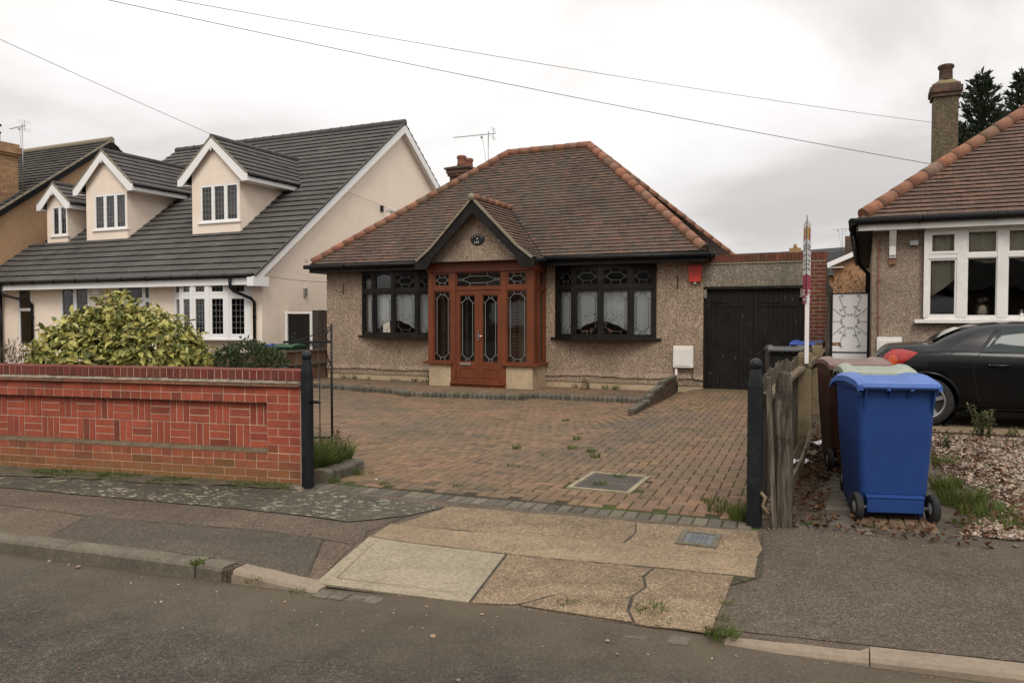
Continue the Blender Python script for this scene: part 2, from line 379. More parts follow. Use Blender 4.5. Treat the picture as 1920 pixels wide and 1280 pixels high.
def gutterdirt(m):
    n = m.node_tree; b = [x for x in n.nodes if x.type == 'BSDF_PRINCIPLED'][0]; old = b.inputs['Base Color'].links[0].from_socket
    def N(k, **a):
        x = n.nodes.new(k)
        for p, q in a.items(): setattr(x, p, q)
        return x
    g = N('ShaderNodeNewGeometry'); sp_ = N('ShaderNodeSeparateXYZ'); n.links.new(g.outputs['Position'], sp_.inputs[0])
    m1 = N('ShaderNodeMath', operation='MULTIPLY_ADD'); m1.inputs[1].default_value = -.11; n.links.new(sp_.outputs[0], m1.inputs[0]); n.links.new(sp_.outputs[1], m1.inputs[2])
    nz_ = N('ShaderNodeTexNoise'); nz_.inputs['Scale'].default_value = 2.2; nz_.inputs['Detail'].default_value = 6; n.links.new(g.outputs['Position'], nz_.inputs['Vector'])
    m2 = N('ShaderNodeMath', operation='MULTIPLY_ADD'); m2.inputs[1].default_value = 1.5; n.links.new(nz_.outputs[0], m2.inputs[0]); n.links.new(m1.outputs[0], m2.inputs[2])
    cr_ = N('ShaderNodeValToRGB'); cr_.color_ramp.elements[0].position = 0; cr_.color_ramp.elements[1].position = 1; mr = N('ShaderNodeMapRange'); mr.inputs[1].default_value = 3.75; mr.inputs[2].default_value = 4.75; mr.inputs[4].default_value = .75
    n.links.new(m2.outputs[0], mr.inputs[0]); mx_ = N('ShaderNodeMix', data_type='RGBA'); mx_.inputs[7].default_value = (.105,.081,.054,1); n.links.new(mr.outputs[0], mx_.inputs[0]); n.links.new(old, mx_.inputs[6]); n.links.new(mx_.outputs[2], b.inputs['Base Color'])
gutterdirt(M['road'])
M['pave'] = tarmac('footway_asphalt', (.090,.067,.047), (.045,.035,.026), (.20,.16,.115), 210, .2, worn=(.112,.083,.057))
M['pavedk'] = tarmac('footway_patch_grey', (.074,.061,.046), (.041,.034,.026), (.145,.122,.09), 220, .16, worn=(.095,.076,.055))
M['pavered'] = tarmac('footway_patch_red', (.104,.071,.050), (.05,.036,.027), (.21,.165,.125), 200, .16, worn=(.118,.086,.062))
M['lichen'] = tarmac('footway_lichen_asphalt', (.062,.055,.040), (.033,.030,.023), (.125,.112,.08), 200, .22, moss=.6, lich=.8)
M['paver'] = tarmac('right_footway_asphalt', (.080,.063,.045), (.04,.032,.024), (.18,.145,.105), 210, .18, worn=(.10,.078,.052), moss=.25)
M['conc'] = tarmac('exposed_aggregate', (.185,.130,.080), (.105,.075,.047), (.33,.255,.17), 150, .28, worn=(.225,.16,.098), moss=.35)
M['conc2'] = tarmac('smoother_concrete', (.225,.163,.103), (.16,.115,.073), (.32,.25,.165), 160, .22, worn=(.19,.135,.085), moss=.3)
M['concpale'] = tarmac('new_pale_concrete', (.262,.222,.155), (.215,.178,.12), (.315,.27,.195), 170, .16, worn=(.20,.162,.10), moss=.22)
M['concpier'] = plain('fence_post_concrete', (.20,.155,.09), .9, .25, 5, .6, 70, dirt=(.075,.062,.03), da=.8, ds=3.5, spec=.2)
M['kerb'] = plain('kerb_concrete', (.125,.108,.08), .9, .3, 5, .7, 60, dirt=(.055,.052,.028), da=.85, ds=3, spec=.2)
M['kerblt'] = plain('kerb_concrete_light', (.24,.19,.14), .9, .2, 4, .6, 60, dirt=(.10,.085,.06), da=.6, ds=4, spec=.2)
M['crack'] = plain('crack_dirt', (.045,.037,.025), .95, .4, 20)
M['soil'] = plain('bare_soil', (.075,.058,.04), .95, .35, 6, .8, 30, dirt=(.05,.06,.025), da=.6, ds=3)
M['land'] = plain('back_land', (.06,.065,.035), .95, .3, .2)
M['grass'] = leafmat('grass_blades', (.05,.085,.018), (.14,.16,.04))
M['drygrass'] = leafmat('dry_stems', (.13,.09,.04), (.085,.045,.025))
M['moss'] = plain('moss', (.06,.075,.02), .95, .4, 15, .9, 60, dirt=(.035,.04,.012), da=.7, ds=10)
M['laurel'] = leafmat('variegated_leaves', (.065,.085,.016), (.22,.22,.045), (.46,.42,.13), .47, .35, .2)
M['shrubdk'] = leafmat('dark_shrub_leaves', (.030,.045,.018), (.075,.10,.035))
M['heath'] = leafmat('heather_twigs', (.055,.035,.025), (.09,.065,.04))
M['conifer'] = leafmat('conifer_sprays', (.014,.024,.012), (.034,.050,.023), rough=.7, trans=.1)
M['autumn'] = leafmat('russet_leaves', (.14,.075,.025), (.21,.10,.03))
M['bgreen'] = leafmat('far_green_leaves', (.05,.07,.02), (.10,.12,.03))
M['bark'] = plain('bark', (.09,.065,.045), .9, .3, 10, .6, 30)
M['twig'] = plain('pale_twigs', (.24,.19,.14), .9, .2, 10)
M['fence'] = plain('weathered_fence_wood', (.145,.115,.085), .9, .3, 4, .5, 40, rv=.25, dirt=(.045,.038,.028), da=.7, ds=5)
t = NT('old_oak'); c = t.ramp(t.noise(5, 5, stretch=(9,9,.8)), [(.3, (.025,.021,.017)), (.5, (.082,.068,.052)), (.7, (.16,.135,.105))]); c = t.rv(c, .2)
c = t.mix(t.ramp(t.noise(3.5, 6, rough=.7), [(.5, 0.0), (.62, .85)]), c, (.022,.018,.014))
M['oldpost'] = t.fin(c, .9, t.bump(t.noise(7, 4, stretch=(9,9,.8)), .8, .01), spec=.15)
t = NT('grained_fence_board'); c = t.ramp(t.noise(6, 5, stretch=(9,9,.7)), [(.3, (.038,.033,.026)), (.5, (.10,.083,.063)), (.72, (.19,.16,.122))]); c = t.rv(c, .3)
c = t.mix(t.ramp(t.noise(2.5, 6, rough=.7), [(.52, 0.0), (.7, .7)]), c, (.035,.034,.020))
M['board'] = t.fin(c, .9, t.bump(t.noise(8, 4, stretch=(9,9,.8)), .7, .008), spec=.15)
t = NT('rail_timber'); c = t.ramp(t.noise(6, 5, stretch=(9,.8,9)), [(.3, (.08,.063,.045)), (.7, (.22,.17,.115))]); M['rail'] = t.fin(c, .9, spec=.15)
t = NT('flaking_door_paint'); c = t.vary((.010,.0085,.007), .4, 3, 5); c = t.mix(t.ramp(t.noise(9, 5, stretch=(6,6,.8)), [(.5, 0.0), (.7, .5)]), c, (.028,.022,.016))
c = t.mix(t.ramp(t.noise(7, 3, rough=.4, stretch=(9,9,1.1)), [(.72, 0.0), (.75, .8)]), c, (.25,.22,.18)); M['gardoor'] = t.fin(c, .65, t.bump(t.noise(30, 3), .3, .004), spec=.18)
M['fencebg'] = plain('brown_fence_boards', (.14,.085,.05), .9, .25, 4, rv=.25)
M['carpaint'] = plain('black_car_paint', (.003,.003,.0033), .22, .1, 1, spec=.32, coat=.12)
M['cartrim'] = plain('dull_black_trim', (.012,.012,.012), .5, .1, 3)
M['carglass'] = plain('car_glass', (.018,.030,.027), .06, .1, 1, spec=.4)
M['carfabric'] = plain('roof_panel_black', (.010,.009,.010), .28, .1, 1)
M['lamp'] = plain('tail_lamp_red', (.30,.014,.011), .12, .25, 14, spec=.6)
M['lampor'] = plain('indicator_amber', (.5,.08,.02), .15, .2, 14, spec=.6)
M['tyre'] = plain('tyre_rubber', (.018,.018,.018), .85, .2, 10, .3, 60, dirt=(.07,.06,.045), da=.5, ds=12)
M['alloy'] = plain('alloy_wheel', (.42,.42,.42), .35, .1, 6, metal=.7)
def binmat(nm, c, d): return plain(nm, c, .42, .10, 2.5, .12, 240, dirt=d, da=.6, ds=2.2, spec=.35)
M['binblue'] = binmat('blue_bin_plastic', (.016,.050,.185), (.016,.038,.13))
M['binlidblue'] = binmat('blue_lid_plastic', (.055,.125,.36), (.04,.09,.28))
M['bingreen'] = binmat('green_bin_plastic', (.035,.085,.045), (.04,.06,.03))
M['binlidgreen'] = binmat('faded_green_lid', (.25,.275,.215), (.17,.20,.13))
M['binbrown'] = binmat('brown_bin_plastic', (.060,.022,.014), (.03,.015,.01))
M['binlidbrown'] = binmat('faded_brown_lid', (.155,.088,.066), (.09,.05,.04))
M['binblack'] = binmat('black_bin_plastic', (.012,.012,.012), (.02,.02,.018))
M['binlidblack'] = binmat('grey_black_lid', (.035,.036,.036), (.05,.05,.045))
M['binlidbl2'] = binmat('royal_blue_lid', (.05,.09,.33), (.03,.06,.2))
M['binlidgr2'] = binmat('dark_green_lid', (.02,.075,.035), (.02,.05,.03))
M['wire'] = plain('wire_sheath', (.02,.02,.02), .6)
M['cover'] = plain('cast_iron_cover', (.095,.082,.068), .6, .2, 8, .5, 60, metal=.3, dirt=(.12,.10,.06), da=.6, ds=6)
M['paper'] = plain('litter_paper', (.72,.70,.72), .8, .08, 8)
M['magenta'] = plain('sign_maroon', (.33,.02,.07), .4, .1, 4)
M['signwhite'] = plain('sign_white', (.72,.70,.68), .4, .04, 4)
M['signgold'] = plain('sign_gold', (.55,.33,.05), .4)
M['signgrey'] = plain('sign_grey_print', (.22,.22,.23), .5)

# ================================================================== GROUND
def Yk(x): return 3.85 + .11*x  # ground and building coordinates worked out beforehand from image pixels
def Yd(x): return 5.6 + .063*(x + .6) if x > -4.45 else 5.357 + .167*(x + 4.45)
def lerp(a, b, t): t = max(0, min(1, t)); return a + (b-a)*t
def drop(x):
    if x < -2.9: return lerp(.012, .085, (x + 3.75)/.85)
    if x < -.6: return .085
    return lerp(.085, .045, (x + .6)/1.6)
def fz(x, y):
    t = (Yd(x) - y)/(Yd(x) - Yk(x)); return -drop(x)*max(0, min(1, t)) - .004*math.sin(x*2.1)*max(0, min(1, t))
def gz(x, y):
    a = max(0, min(1, (y-7)/6.5)); b = max(0, min(1, (-3.0-x)/.9)); return -.17*a*a*(3-2*a)*b*b*(3-2*b)
def rz(x, y): return lerp(0, .09, (y - 6)/4.7) if y < 10.7 else lerp(.09, .12, (y - 10.7)/3)
def inpoly(x, y, P):
    c = False; n = len(P); j = n-1
    for i in range(n):
        xi, yi = P[i][:2]; xj, yj = P[j][:2]
        if (yi > y) != (yj > y) and x < (xj-xi)*(y-yi)/(yj-yi) + xi: c = not c
        j = i
    return c
def sheet(mb, P, zf, step=.25, dz=0.0, skirt=0):
    pts = []; n = len(P)
    for i in range(n):
        a, b = Vector(P[i][:2]), Vector(P[(i+1) % n][:2]); k = max(1, int((b-a).length/step))
        for j in range(k): pts.append(a.lerp(b, j/k))
    nb = len(pts); ed = [(i, (i+1) % nb) for i in range(nb)]
    xs = [p[0] for p in P]; ys = [p[1] for p in P]
    x = min(xs) + step/2
    while x < max(xs):
        y = min(ys) + step/2
        while y < max(ys):
            if inpoly(x, y, P) and min((Vector((x, y))-q).length for q in pts[:nb]) > step*.45: pts.append(Vector((x, y)))
            y += step
        x += step
    v, e_, f, *_ = delaunay_2d_cdt(pts, ed, [], 1, 1e-5)
    V = [(p.x, p.y, zf(p.x, p.y) + dz) for p in v]
    F = []
    for q in f:
        a, b, c = [Vector(V[i]) for i in q[:3]]
        F.append(q if (b-a).cross(c-a).z > 0 else q[::-1])
    mb.add(V, F)
    if skirt:
        W = [(p.x, p.y, zf(p.x, p.y) + dz) for p in pts[:nb]]; W2 = [(a, b, c - skirt) for a, b, c in W]
        mb.add(W + W2, [(i, (i+1) % nb, nb + (i+1) % nb, nb + i) for i in range(nb)])
    return mb
def jag(P, amp=.02, step=.09, seed=1):
    R = random.Random(seed); out = []
    for i in range(len(P)-1):
        a, b = Vector(P[i]), Vector(P[i+1]); d = b-a; k = max(1, int(d.length/step)); nr = Vector((-d.y, d.x)).normalized()
        for j in range(k): out.append(tuple(a + d*j/k + nr*R.uniform(-amp, amp)*(j > 0)))
    out.append(P[-1]); return out

# land under everything, to the horizon
mb = MB(); mb.poly([(-300,-200,-.42),(300,-200,-.42),(300,500,-.42),(-300,500,-.42)]); struct(mb.build('ground', M['land']))
mb = MB(); sheet(mb, [(-60,5.2),(-12.3,5.2),(-12.3,20),(3,20),(9,7),(60,7),(60,90),(-60,90)], lambda x,y: -.08, 6); struct(mb.build('back_gardens', M['soil']))
mb = MB(); sheet(mb, [(-14,4.2),(-4.5,5.4),(-4.3,6.5),(-7,6.6),(-12,7.5),(-14,16.3),(-30,16.3),(-30,4)], lambda x,y: -.02 - .026*max(0, y-6), .8); struct(mb.build('front_garden_earth', M['soil']))
mb = MB(); sheet(mb, [(-3.6,13),(.3,13),(.3,20),(-3.6,20)], lambda x,y: -.085, 2); struct(mb.build('passage_floor', M['soil']))
# road
def roadz(x, y): return -.10 + .017*lerp(0, 1, (x+3.05)/.25)*lerp(0, 1, (-.45-x)/.2)*lerp(1, 0, (Yk(x)-y)/.6) - .012*lerp(0, 1, (Yk(x)-y)/2.5) + .004*math.sin(x*1.3+y)
mb = MB(); sheet(mb, [(-40,Yk(-40)+.1),(-40,-9),(30,-9),(30,Yk(30)+.1)], roadz, 1.0); struct(mb.build('road', M['road']))
# footway: base sheet and patches
mb = MB(); P = [(x, Yk(x)+.08) for x in (-24,-6,-4,-3.3,-2.85,-.65,0,.6,1.5,12)] + [(12, 7.0),(1.4,6.02),(.6,5.94),(-.48,5.78),(-.6,5.62),(-4.45,5.38)] + [(-24, Yd(-24)+.15)]
sheet(mb, P, fz, .22); struct(mb.build('pavement', M['pave']))
mb = MB(); sheet(mb, [(-9,4.03),(-6.9,4.25),(-4.41,4.56),(-3.45,4.62),(-3.12,5.0),(-3.0,5.28),(-4.35,5.34),(-9,4.63)], fz, .15, .004); struct(mb.build('pavement_strip', M['lichen']))
mb = MB(); sheet(mb, [(-5.34,3.93),(-3.36,4.22),(-3.02,3.62),(-3.72,3.56),(-5.05,3.42)], fz, .15, .004); struct(mb.build('pavement_patch', M['pavedk']))
mb = MB(); sheet(mb, [(-3.33,4.22),(-3.14,4.30),(-2.94,3.62),(-3.01,3.60)], fz, .15, .0045); struct(mb.build('pavement_patch', M['pavered']))
mb = MB(); sheet(mb, [(-.62,5.58),(-.56,5.0),(-.54,4.66),(-.66,4.5),(-.66,3.92),(12,Yk(12)+.1),(12,6.9),(.6,5.92),(-.45,5.75)], fz, .22, .004); struct(mb.build('pavement_patch', M['paver']))
# lines where patches of asphalt meet
def ribbon(mb, P, wd, zf, dz=.007, seed=3, jam=.3):
    R = random.Random(seed); L = []; Rr = []
    for i, p in enumerate(P):
        a = Vector(P[max(0, i-1)][:2]); b = Vector(P[min(len(P)-1, i+1)][:2]); d = (b-a).normalized(); nr = Vector((-d.y, d.x))
        wi = wd*(1 + R.uniform(-jam, jam))*.5*(0.25 if i in (0, len(P)-1) else 1)
        q = Vector(p[:2]); l = q + nr*wi; r = q - nr*wi
        L.append((l.x, l.y, zf(l.x, l.y)+dz)); Rr.append((r.x, r.y, zf(r.x, r.y)+dz))
    n = len(P); mb.add(L + Rr, [(i, n+i, n+i+1, i+1) for i in range(n-1)])
mb = MB()
for P, wd in (([(-9,4.03),(-6.9,4.25),(-4.41,4.56),(-3.45,4.62),(-3.12,5.0)], .016), ([(-9,3.5),(-6.29,3.87),(-5.34,3.93),(-3.36,4.22),(-3.12,4.24)], .012),
              ([(-5.34,3.93),(-5.11,3.45)], .01), ([(-3.36,4.22),(-3.0,3.62)], .018), ([(-3.0,5.26),(-3.14,4.98),(-3.2,4.5),(-2.73,3.62)], .014),
              ([(-.62,5.56),(-.56,5.02),(-.54,4.66)], .02)):
    ribbon(mb, jag(P, .006, .1, 4), wd*.6, fz)
struct(mb.build('pavement_joints', M['crack']))
# concrete crossover, slab by slab
slabs = [('conc', [(-2.97,5.30)] + jag([(-2.97,5.30),(-1.62,5.46),(-1.50,5.44),(-1.44,5.2),(-1.46,4.99)], .012, .1, 5)[1:] + jag([(-1.46,4.99),(-2.0,4.88),(-2.65,4.82),(-3.1,4.72)], .01, .15, 6)[1:]),
         ('conc', jag([(-1.487,5.44),(-.66,5.56),(-.58,5.2),(-.60,5.02),(-1.447,4.98),(-1.427,5.2)], .008, .1, 7)),
         ('conc2', jag([(-3.14,4.72),(-1.44,4.975),(-.59,5.01),(-.565,4.68),(-1.10,4.63),(-2.04,4.505),(-3.11,4.43)], .008, .12, 8)),
         ('concpale', [(-3.12,4.42),(-2.105,4.49),(-1.975,3.73),(-2.94,3.62)]),
         ('conc', [(-2.085,4.49)] + jag([(-2.085,4.49),(-1.16,4.605),(-1.185,4.45),(-1.13,4.3),(-1.17,4.12)], .014, .08, 9)[1:] + jag([(-1.17,4.12),(-1.55,4.02),(-1.72,3.80)], .014, .08, 14)[1:] + [(-1.955,3.73)]),
         ('conc', [(-1.69,3.80)] + jag([(-1.69,3.80),(-1.545,4.008),(-1.16,4.105),(-1.135,3.95),(-1.065,3.82)], .012, .08, 10)[1:]),
         ('conc', jag([(-1.143,4.605),(-.68,4.66),(-.68,4.2),(-.67,3.86),(-1.045,3.81),(-1.115,3.95),(-1.135,4.09),(-1.152,4.13),(-1.112,4.3),(-1.165,4.45)], .007, .09, 11)),]
for k, (m_, P) in enumerate(slabs):
    a = sum(P[i][0]*P[(i+1) % len(P)][1] - P[(i+1) % len(P)][0]*P[i][1] for i in range(len(P)))
    if a < 0: P = P[::-1]
    mb = MB(); sheet(mb, P, fz, .12, .0075 + .0012*(k % 3), .006); struct(mb.build('concrete_crossover', M[m_]))
mb = MB(); sheet(mb, [(-3.0,4.7),(-2.9,5.25),(-.64,5.52),(-.57,5.0),(-.56,4.68),(-.69,4.5),(-.68,3.9),(-2.8,3.72),(-3.05,4.35)], fz, .15, .0055); struct(mb.build('crossover_base', M['crack']))
mb = MB()
ribbon(mb, [(-3.04,4.42),(-2.87,3.73),(-2.0,3.83)], .008, fz, .0135, 3, .1)
struct(mb.build('trowel_line', M['conc2']))
M['footmoss'] = plain('mossy_grit', (.085,.068,.042), .95, .4, 9, .9, 40, dirt=(.055,.066,.020), da=.95, ds=4)
mb = MB(); P = [(-4.5,5.36),(-4.62,5.22)] + jag([(-4.62,5.22),(-5.5,4.99),(-6.5,4.76),(-7.5,4.54),(-9,4.28)], .05, .12, 12)[1:] + [(-9,4.72),(-6,5.2),(-4.55,5.44)]; sheet(mb, P[::-1] if sum(P[i][0]*P[(i+1) % len(P)][1]-P[(i+1) % len(P)][0]*P[i][1] for i in range(len(P))) < 0 else P, lambda x, y: fz(x, y) + .012 + .012*noise.noise(Vector((x*9, y*9, 0))), .07); struct(mb.build('moss_strip', M['footmoss']))
# kerb stones
def kstone(x0, x1, dk0, dk1, t0, t1, mat, name='kerb_stone', label=None, wd=.125):
    mb = MB(); y0, y1 = Yk(x0), Yk(x1); g = .0025; R = random.Random(int(x0*100))
    n = 6; V = []
    for i in range(n+1):
        s = i/n; x = lerp(x0+g, x1-g, s); y = Yk(x); tz = lerp(t0, t1, s) + R.uniform(-.002, .002)
        for (dy, z) in ((-.01, -.2), (-.004, tz-.022), (.012, tz-.005), (.028, tz), (wd, tz+.002), (wd, -.2)): V.append((x, y+dy, z))
    F = []
    for i in range(n):
        for j in range(6): F.append((i*6+j, (i+1)*6+j, (i+1)*6+(j+1) % 6, i*6+(j+1) % 6))
    F.append((0,1,2,3,4,5)); F.append(tuple(n*6+j for j in (5,4,3,2,1,0)))
    mb.add(V, F); return struct(mb.build('kerb', mat))
for x0, x1, t0, t1, m_ in ((-9.2,-8.28,.0,-.0,'kerb'),(-8.28,-7.36,.0,0,'kerb'),(-7.36,-6.44,.0,-.002,'kerb'),(-6.44,-5.52,0,-.004,'kerb'),(-5.52,-4.6,-.004,-.006,'kerb'),(-4.6,-3.72,-.006,-.008,'kerb'),
                           (-3.71,-3.52,-.012,-.018,'kerb'),(-3.45,-2.86,-.022,-.078,'kerblt'),(-.6,.045,-.08,-.068,'kerblt'),(.045,.97,-.06,-.045,'kerblt'),(.97,1.89,-.045,-.03,'kerblt'),(1.89,2.8,-.03,-.02,'kerb')):
    kstone(x0, x1, 0, 0, t0, t1, M[m_])
mb = MB(); mb.r = .4
for i in range(9):
    x = -3.52 + .009*i; mb.box(x, Yk(x)+.0+random.uniform(-.01,.01), -.12, x+.008, Yk(x)+.11, -.02-random.random()*.02)
struct(mb.build('kerb', M['pavered']))
# flush setts in the channel in front of the crossover
mb = MB()
for i in range(22):
    x = -2.85 + i*.105
    if random.random() < (.9 if i < 6 else .4): mb.box(x, Yk(x)-.07, -.15, x+.097, Yk(x)+.03, -.0835+random.uniform(-.004,.001))
struct(mb.build('channel_setts', M['kerb']))

# driveway --------------------------------------------------------------
DR = [(-4.45,5.37),(-.62,5.61),(-.64,16.26),(-12.4,16.26),(-12.4,7.2),(-7.0,6.3),(-4.55,5.95)]
mb = MB(); sheet(mb, DR, gz, .3, -.006); struct(mb.build('driveway_base', M['joint']))
BED = [(-12.9,14.75),(-9.25,14.1),(-8.85,13.72),(-6.3,14.1),(-6.15,14.5),(-3.6,14.55),(-3.62,16.3),(-12.9,16.3)]
COV = [(-2.40,6.30),(-2.33,7.06),(-1.77,7.0),(-1.80,6.24)]
def block(mb, cx, cy, a, lx, ly, z, h=.05, ch=.006, rnd=None):
    ca, sa = math.cos(a), math.sin(a); R = random.uniform
    tz = z + R(-.0022, .0022); tx, ty = R(-.008, .008), R(-.008, .008)
    V = []
    for (ins, zz) in ((.0015, -h), (.0015, -ch), (.0015+ch, 0)):
        for sx, sy in ((-1,-1),(1,-1),(1,1),(-1,1)):
            u, v = sx*(lx/2-ins), sy*(ly/2-ins); V.append((cx+u*ca-v*sa, cy+u*sa+v*ca, tz+zz+u*tx+v*ty))
    mb.add(V, [(0,1,5,4),(1,2,6,5),(2,3,7,6),(3,0,4,7),(4,5,9,8),(5,6,10,9),(6,7,11,10),(7,4,8,11),(8,9,10,11)], rnd, False)
def herring(mb, P, zf, ang, ox=0, oy=0, excl=(), ymin=None, j=.006):
    xs = [p[0] for p in P]; ys = [p[1] for p in P]; ca, sa = math.cos(ang), math.sin(ang)
    N = 170
    for i in range(-N, N):
        for k_ in range(-N, N):
            k = (i - k_) % 4
            if k == 0: u, v, lx, ly = (i+1)*.1, (k_+.5)*.1, .2-j, .1-j
            elif k == 2: u, v, lx, ly = (i+.5)*.1, k_*.1, .1-j, .2-j
            else: continue
            x = ox + u*ca - v*sa; y = oy + u*sa + v*ca
            if x < min(xs) or x > max(xs) or y < min(ys) or y > max(ys) or not inpoly(x, y, P): continue
            if any(inpoly(x, y, E_) for E_ in excl): continue
            block(mb, x, y, ang, lx, ly, zf(x, y) + .004)
DRh = [(-4.5,5.66),(-.62,5.9),(-.62,16.26),(-12.4,16.26),(-12.4,7.2),(-7.0,6.3),(-4.62,6.0)]
mb = MB(); herring(mb, DRh, lambda x, y: gz(x, y) + .006*noise.noise(Vector((x*.7, y*.7, 0))), .063, -5, 11, (BED, COV)); struct(mb.build('driveway', M['block']))
mb = MB(); x = -4.40
while x < -.66:
    block(mb, x, 5.70 + .063*(x+.6), .063 + random.uniform(-.02,.02), .098, .2, gz(x, 5.5) + .005); x += .104
struct(mb.build('driveway_border', M['charblock']))
# raised bed in front of the house: kerb units and paved top
mb = MB(); path = [Vector((a, b, -.2)) for a, b in BED[:6]]
for i in range(len(path)-1):
    a, b = path[i], path[i+1]; d = b-a; L = d.length; n = max(1, round(L/.1)); d.normalize(); nr = Vector((-d.y, d.x, 0))
    for k in range(n):
        c0 = a + d*(L*(k+.06)/n); c1 = a + d*(L*(k+.94)/n); up = random.uniform(-.004, .004); dp = random.uniform(-.006, .006)
        prof = [(0, 0), (0, .105), (.006, .122), (.02, .134), (.04, .138), (.19, .138), (.19, 0)]
        V = [c0 + nr*(p+dp) + Vector((0,0,q+up)) for p, q in prof] + [c1 + nr*(p+dp) + Vector((0,0,q+up)) for p, q in prof]
        m_ = len(prof); mb.add(V, [(j, (j+1) % m_, m_+(j+1) % m_, m_+j)[::-1] for j in range(m_)] + [tuple(range(m_)), tuple(range(m_, 2*m_))[::-1]])
tag(mb.build('bed_edging', M['charblock']), 'low charcoal block edging curving along the front of the bungalow', 'edging')
BT = [(-12.8,14.94),(-9.2,14.28),(-8.8,13.9),(-6.42,14.27),(-6.27,14.67),(-3.62,14.72),(-3.64,16.3),(-12.8,16.3)]
mb = MB(); sheet(mb, BT, lambda x, y: -.085, 1.0); struct(mb.build('raised_bed', M['joint']))
mb = MB(); herring(mb, BT, lambda x, y: -.082, 0, -5, 11, ([(-9.3,15.45),(-6.6,15.45),(-6.6,16.3),(-9.3,16.3)],)); struct(mb.build('raised_paving', M['block']))
# stepped brick edge beside the garage drive
mb = MB(); mt = MB()
for (ya, yb, zt) in ((11.6,13.05,.085),(12.95,13.35,.15),(13.3,14.6,.215),(14.5,16.2,.28)):
    y = ya
    while y < yb-.05:
        x = -3.22 - .08*(y-11.6); e_ = min(y+.215, yb)
        mb.box(x-.11, y+.004, zt-.065, x, e_, zt+random.uniform(-.003,.003)); 
        if zt > .1: mt.box(x-.10, y+.004, -.1, x-.008, e_, zt-.07)
        else: mt.box(x-.10, y+.004, -.1, x-.006, e_, zt-.07)
        y += .225
r = thing('stepped_kerb', 'low stepped brick edge with blue-black top bricks climbing towards the garage', 'brick edge', (-3.35,13.9,-.06))
mb.build('coping', M['charblock'], r, .004); mt.build('brick_base', M['darkbrick'], r)
# right-hand side: block strip, soil, car stand
RG = [(-.62,5.62),(-.45,5.76),(.6,5.95),(1.4,6.03),(9,6.9),(9,14.3),(-.6,14.3),(-.6,20),(-.7,20),(-.7,8)]
mb = MB(); sheet(mb, [(-.66,5.62),(-.45,5.76),(.6,5.94),(1.4,6.02),(9,6.9),(9,14.2),(.5,14.2),(.5,21),(-.66,21)], lambda x, y: rz(x, y) - .006, .4); struct(mb.build('front_garden_soil', M['soil']))
mb = MB(); mc = MB()
for i in range(12): block(mc, -.40 + i*.104, 5.86 + .1*(-.4+i*.104+.4)*1.0, .17, .1, .2, .004)
for i in range(5):
    for j in range(14):
        x, y = .035 + i*.104 - .01*j, 6.06 + j*.204 + .018*i*1.0
        if i == 0 and False: continue
        block(mb if i > 0 or j < 9 else mc, x, y, .05, .1, .2, rz(x, y) + .004)
for j in range(12): block(mc, -.13 - .012*j, 6.06 + j*.152, .1, .2, .1 if False else .145, rz(0, 6.06+j*.15) + .003)
struct(mb.build('bin_path', M['block'])); struct(mc.build('bin_path_border', M['charblock']))
mb = MB(); sheet(mb, [(.2,10.75),(9,10.9),(9,13.95),(.3,13.95)], lambda x, y: rz(x, y), .6, .004); struct(mb.build('car_stand', M['conc2']))
M['frameconc'] = plain('cover_frame_concrete', (.26,.215,.14), .9, .2, 10, .5, 60, dirt=(.14,.11,.06), da=.6, ds=8)
def cover(name, label, c, hx, hy, fr, ang, zf, tread, mat2='cover'):
    r = thing(name, label, 'drain cover', (c[0], c[1], zf(*c)+.002))
    ca, sa = math.cos(ang), math.sin(ang); z = zf(*c) + .012
    def Q(u, v, zz): xx, yy = c[0]+u*ca-v*sa, c[1]+u*sa+v*ca; return (xx, yy, zf(xx, yy)+.019+zz)
    mb = MB()
    for (a, b, c_, d) in ((-hx,-hy,hx,-hy+fr),(-hx,hy-fr,hx,hy),(-hx,-hy+fr,-hx+fr,hy-fr),(hx-fr,-hy+fr,hx,hy-fr)):
        mb.ext([Q(a,b,-.03),Q(c_,b,-.03),Q(c_,d,-.03),Q(a,d,-.03)], (0,0,.03))
    mb.build('frame', M['frameconc'] if tread == 1 else M['kerb'], r)
    mb = MB(); mb.ext([Q(-hx+fr,-hy+fr,-.03),Q(hx-fr,-hy+fr,-.03),Q(hx-fr,hy-fr,-.03),Q(-hx+fr,hy-fr,-.03)], (0,0,.024)); p = mb.build('plate', M[mat2], r)
    mb = MB(); s = .032; nx, ny = int((hx-fr)*2/s)-1, int((hy-fr)*2/s)-1
    for i in range(nx):
        for j in range(ny):
            u, v = (i-(nx-1)/2)*s, (j-(ny-1)/2)*s
            if tread == 1 and abs(v) < .028 and abs(u) < .15: continue
            k = .011; a, b = (k, .005) if (i+j) % 2 else (.005, k)
            if tread == 2: a = b = .010
            mb.ext([Q(u-a,v-b,-.006),Q(u+a,v-b,-.006),Q(u+a,v+b,-.006),Q(u-a,v+b,-.006)], (0,0,.004))
    mb.build('raised_tread', M[mat2], p)
cover('manhole_cover', 'large rusty chequered manhole cover in a pale frame sunk in the block driveway', (-2.07,6.65), .285, .37, .04, .02, gz, 1)
M['waterlid'] = plain('grey_blue_cover', (.10,.105,.11), .6, .15, 8, .3, 60)
cover('stopcock_cover', 'small grey water cover set in the concrete of the pavement', (-1.0,5.235), .135, .145, .04, .03, fz, 2, 'waterlid')

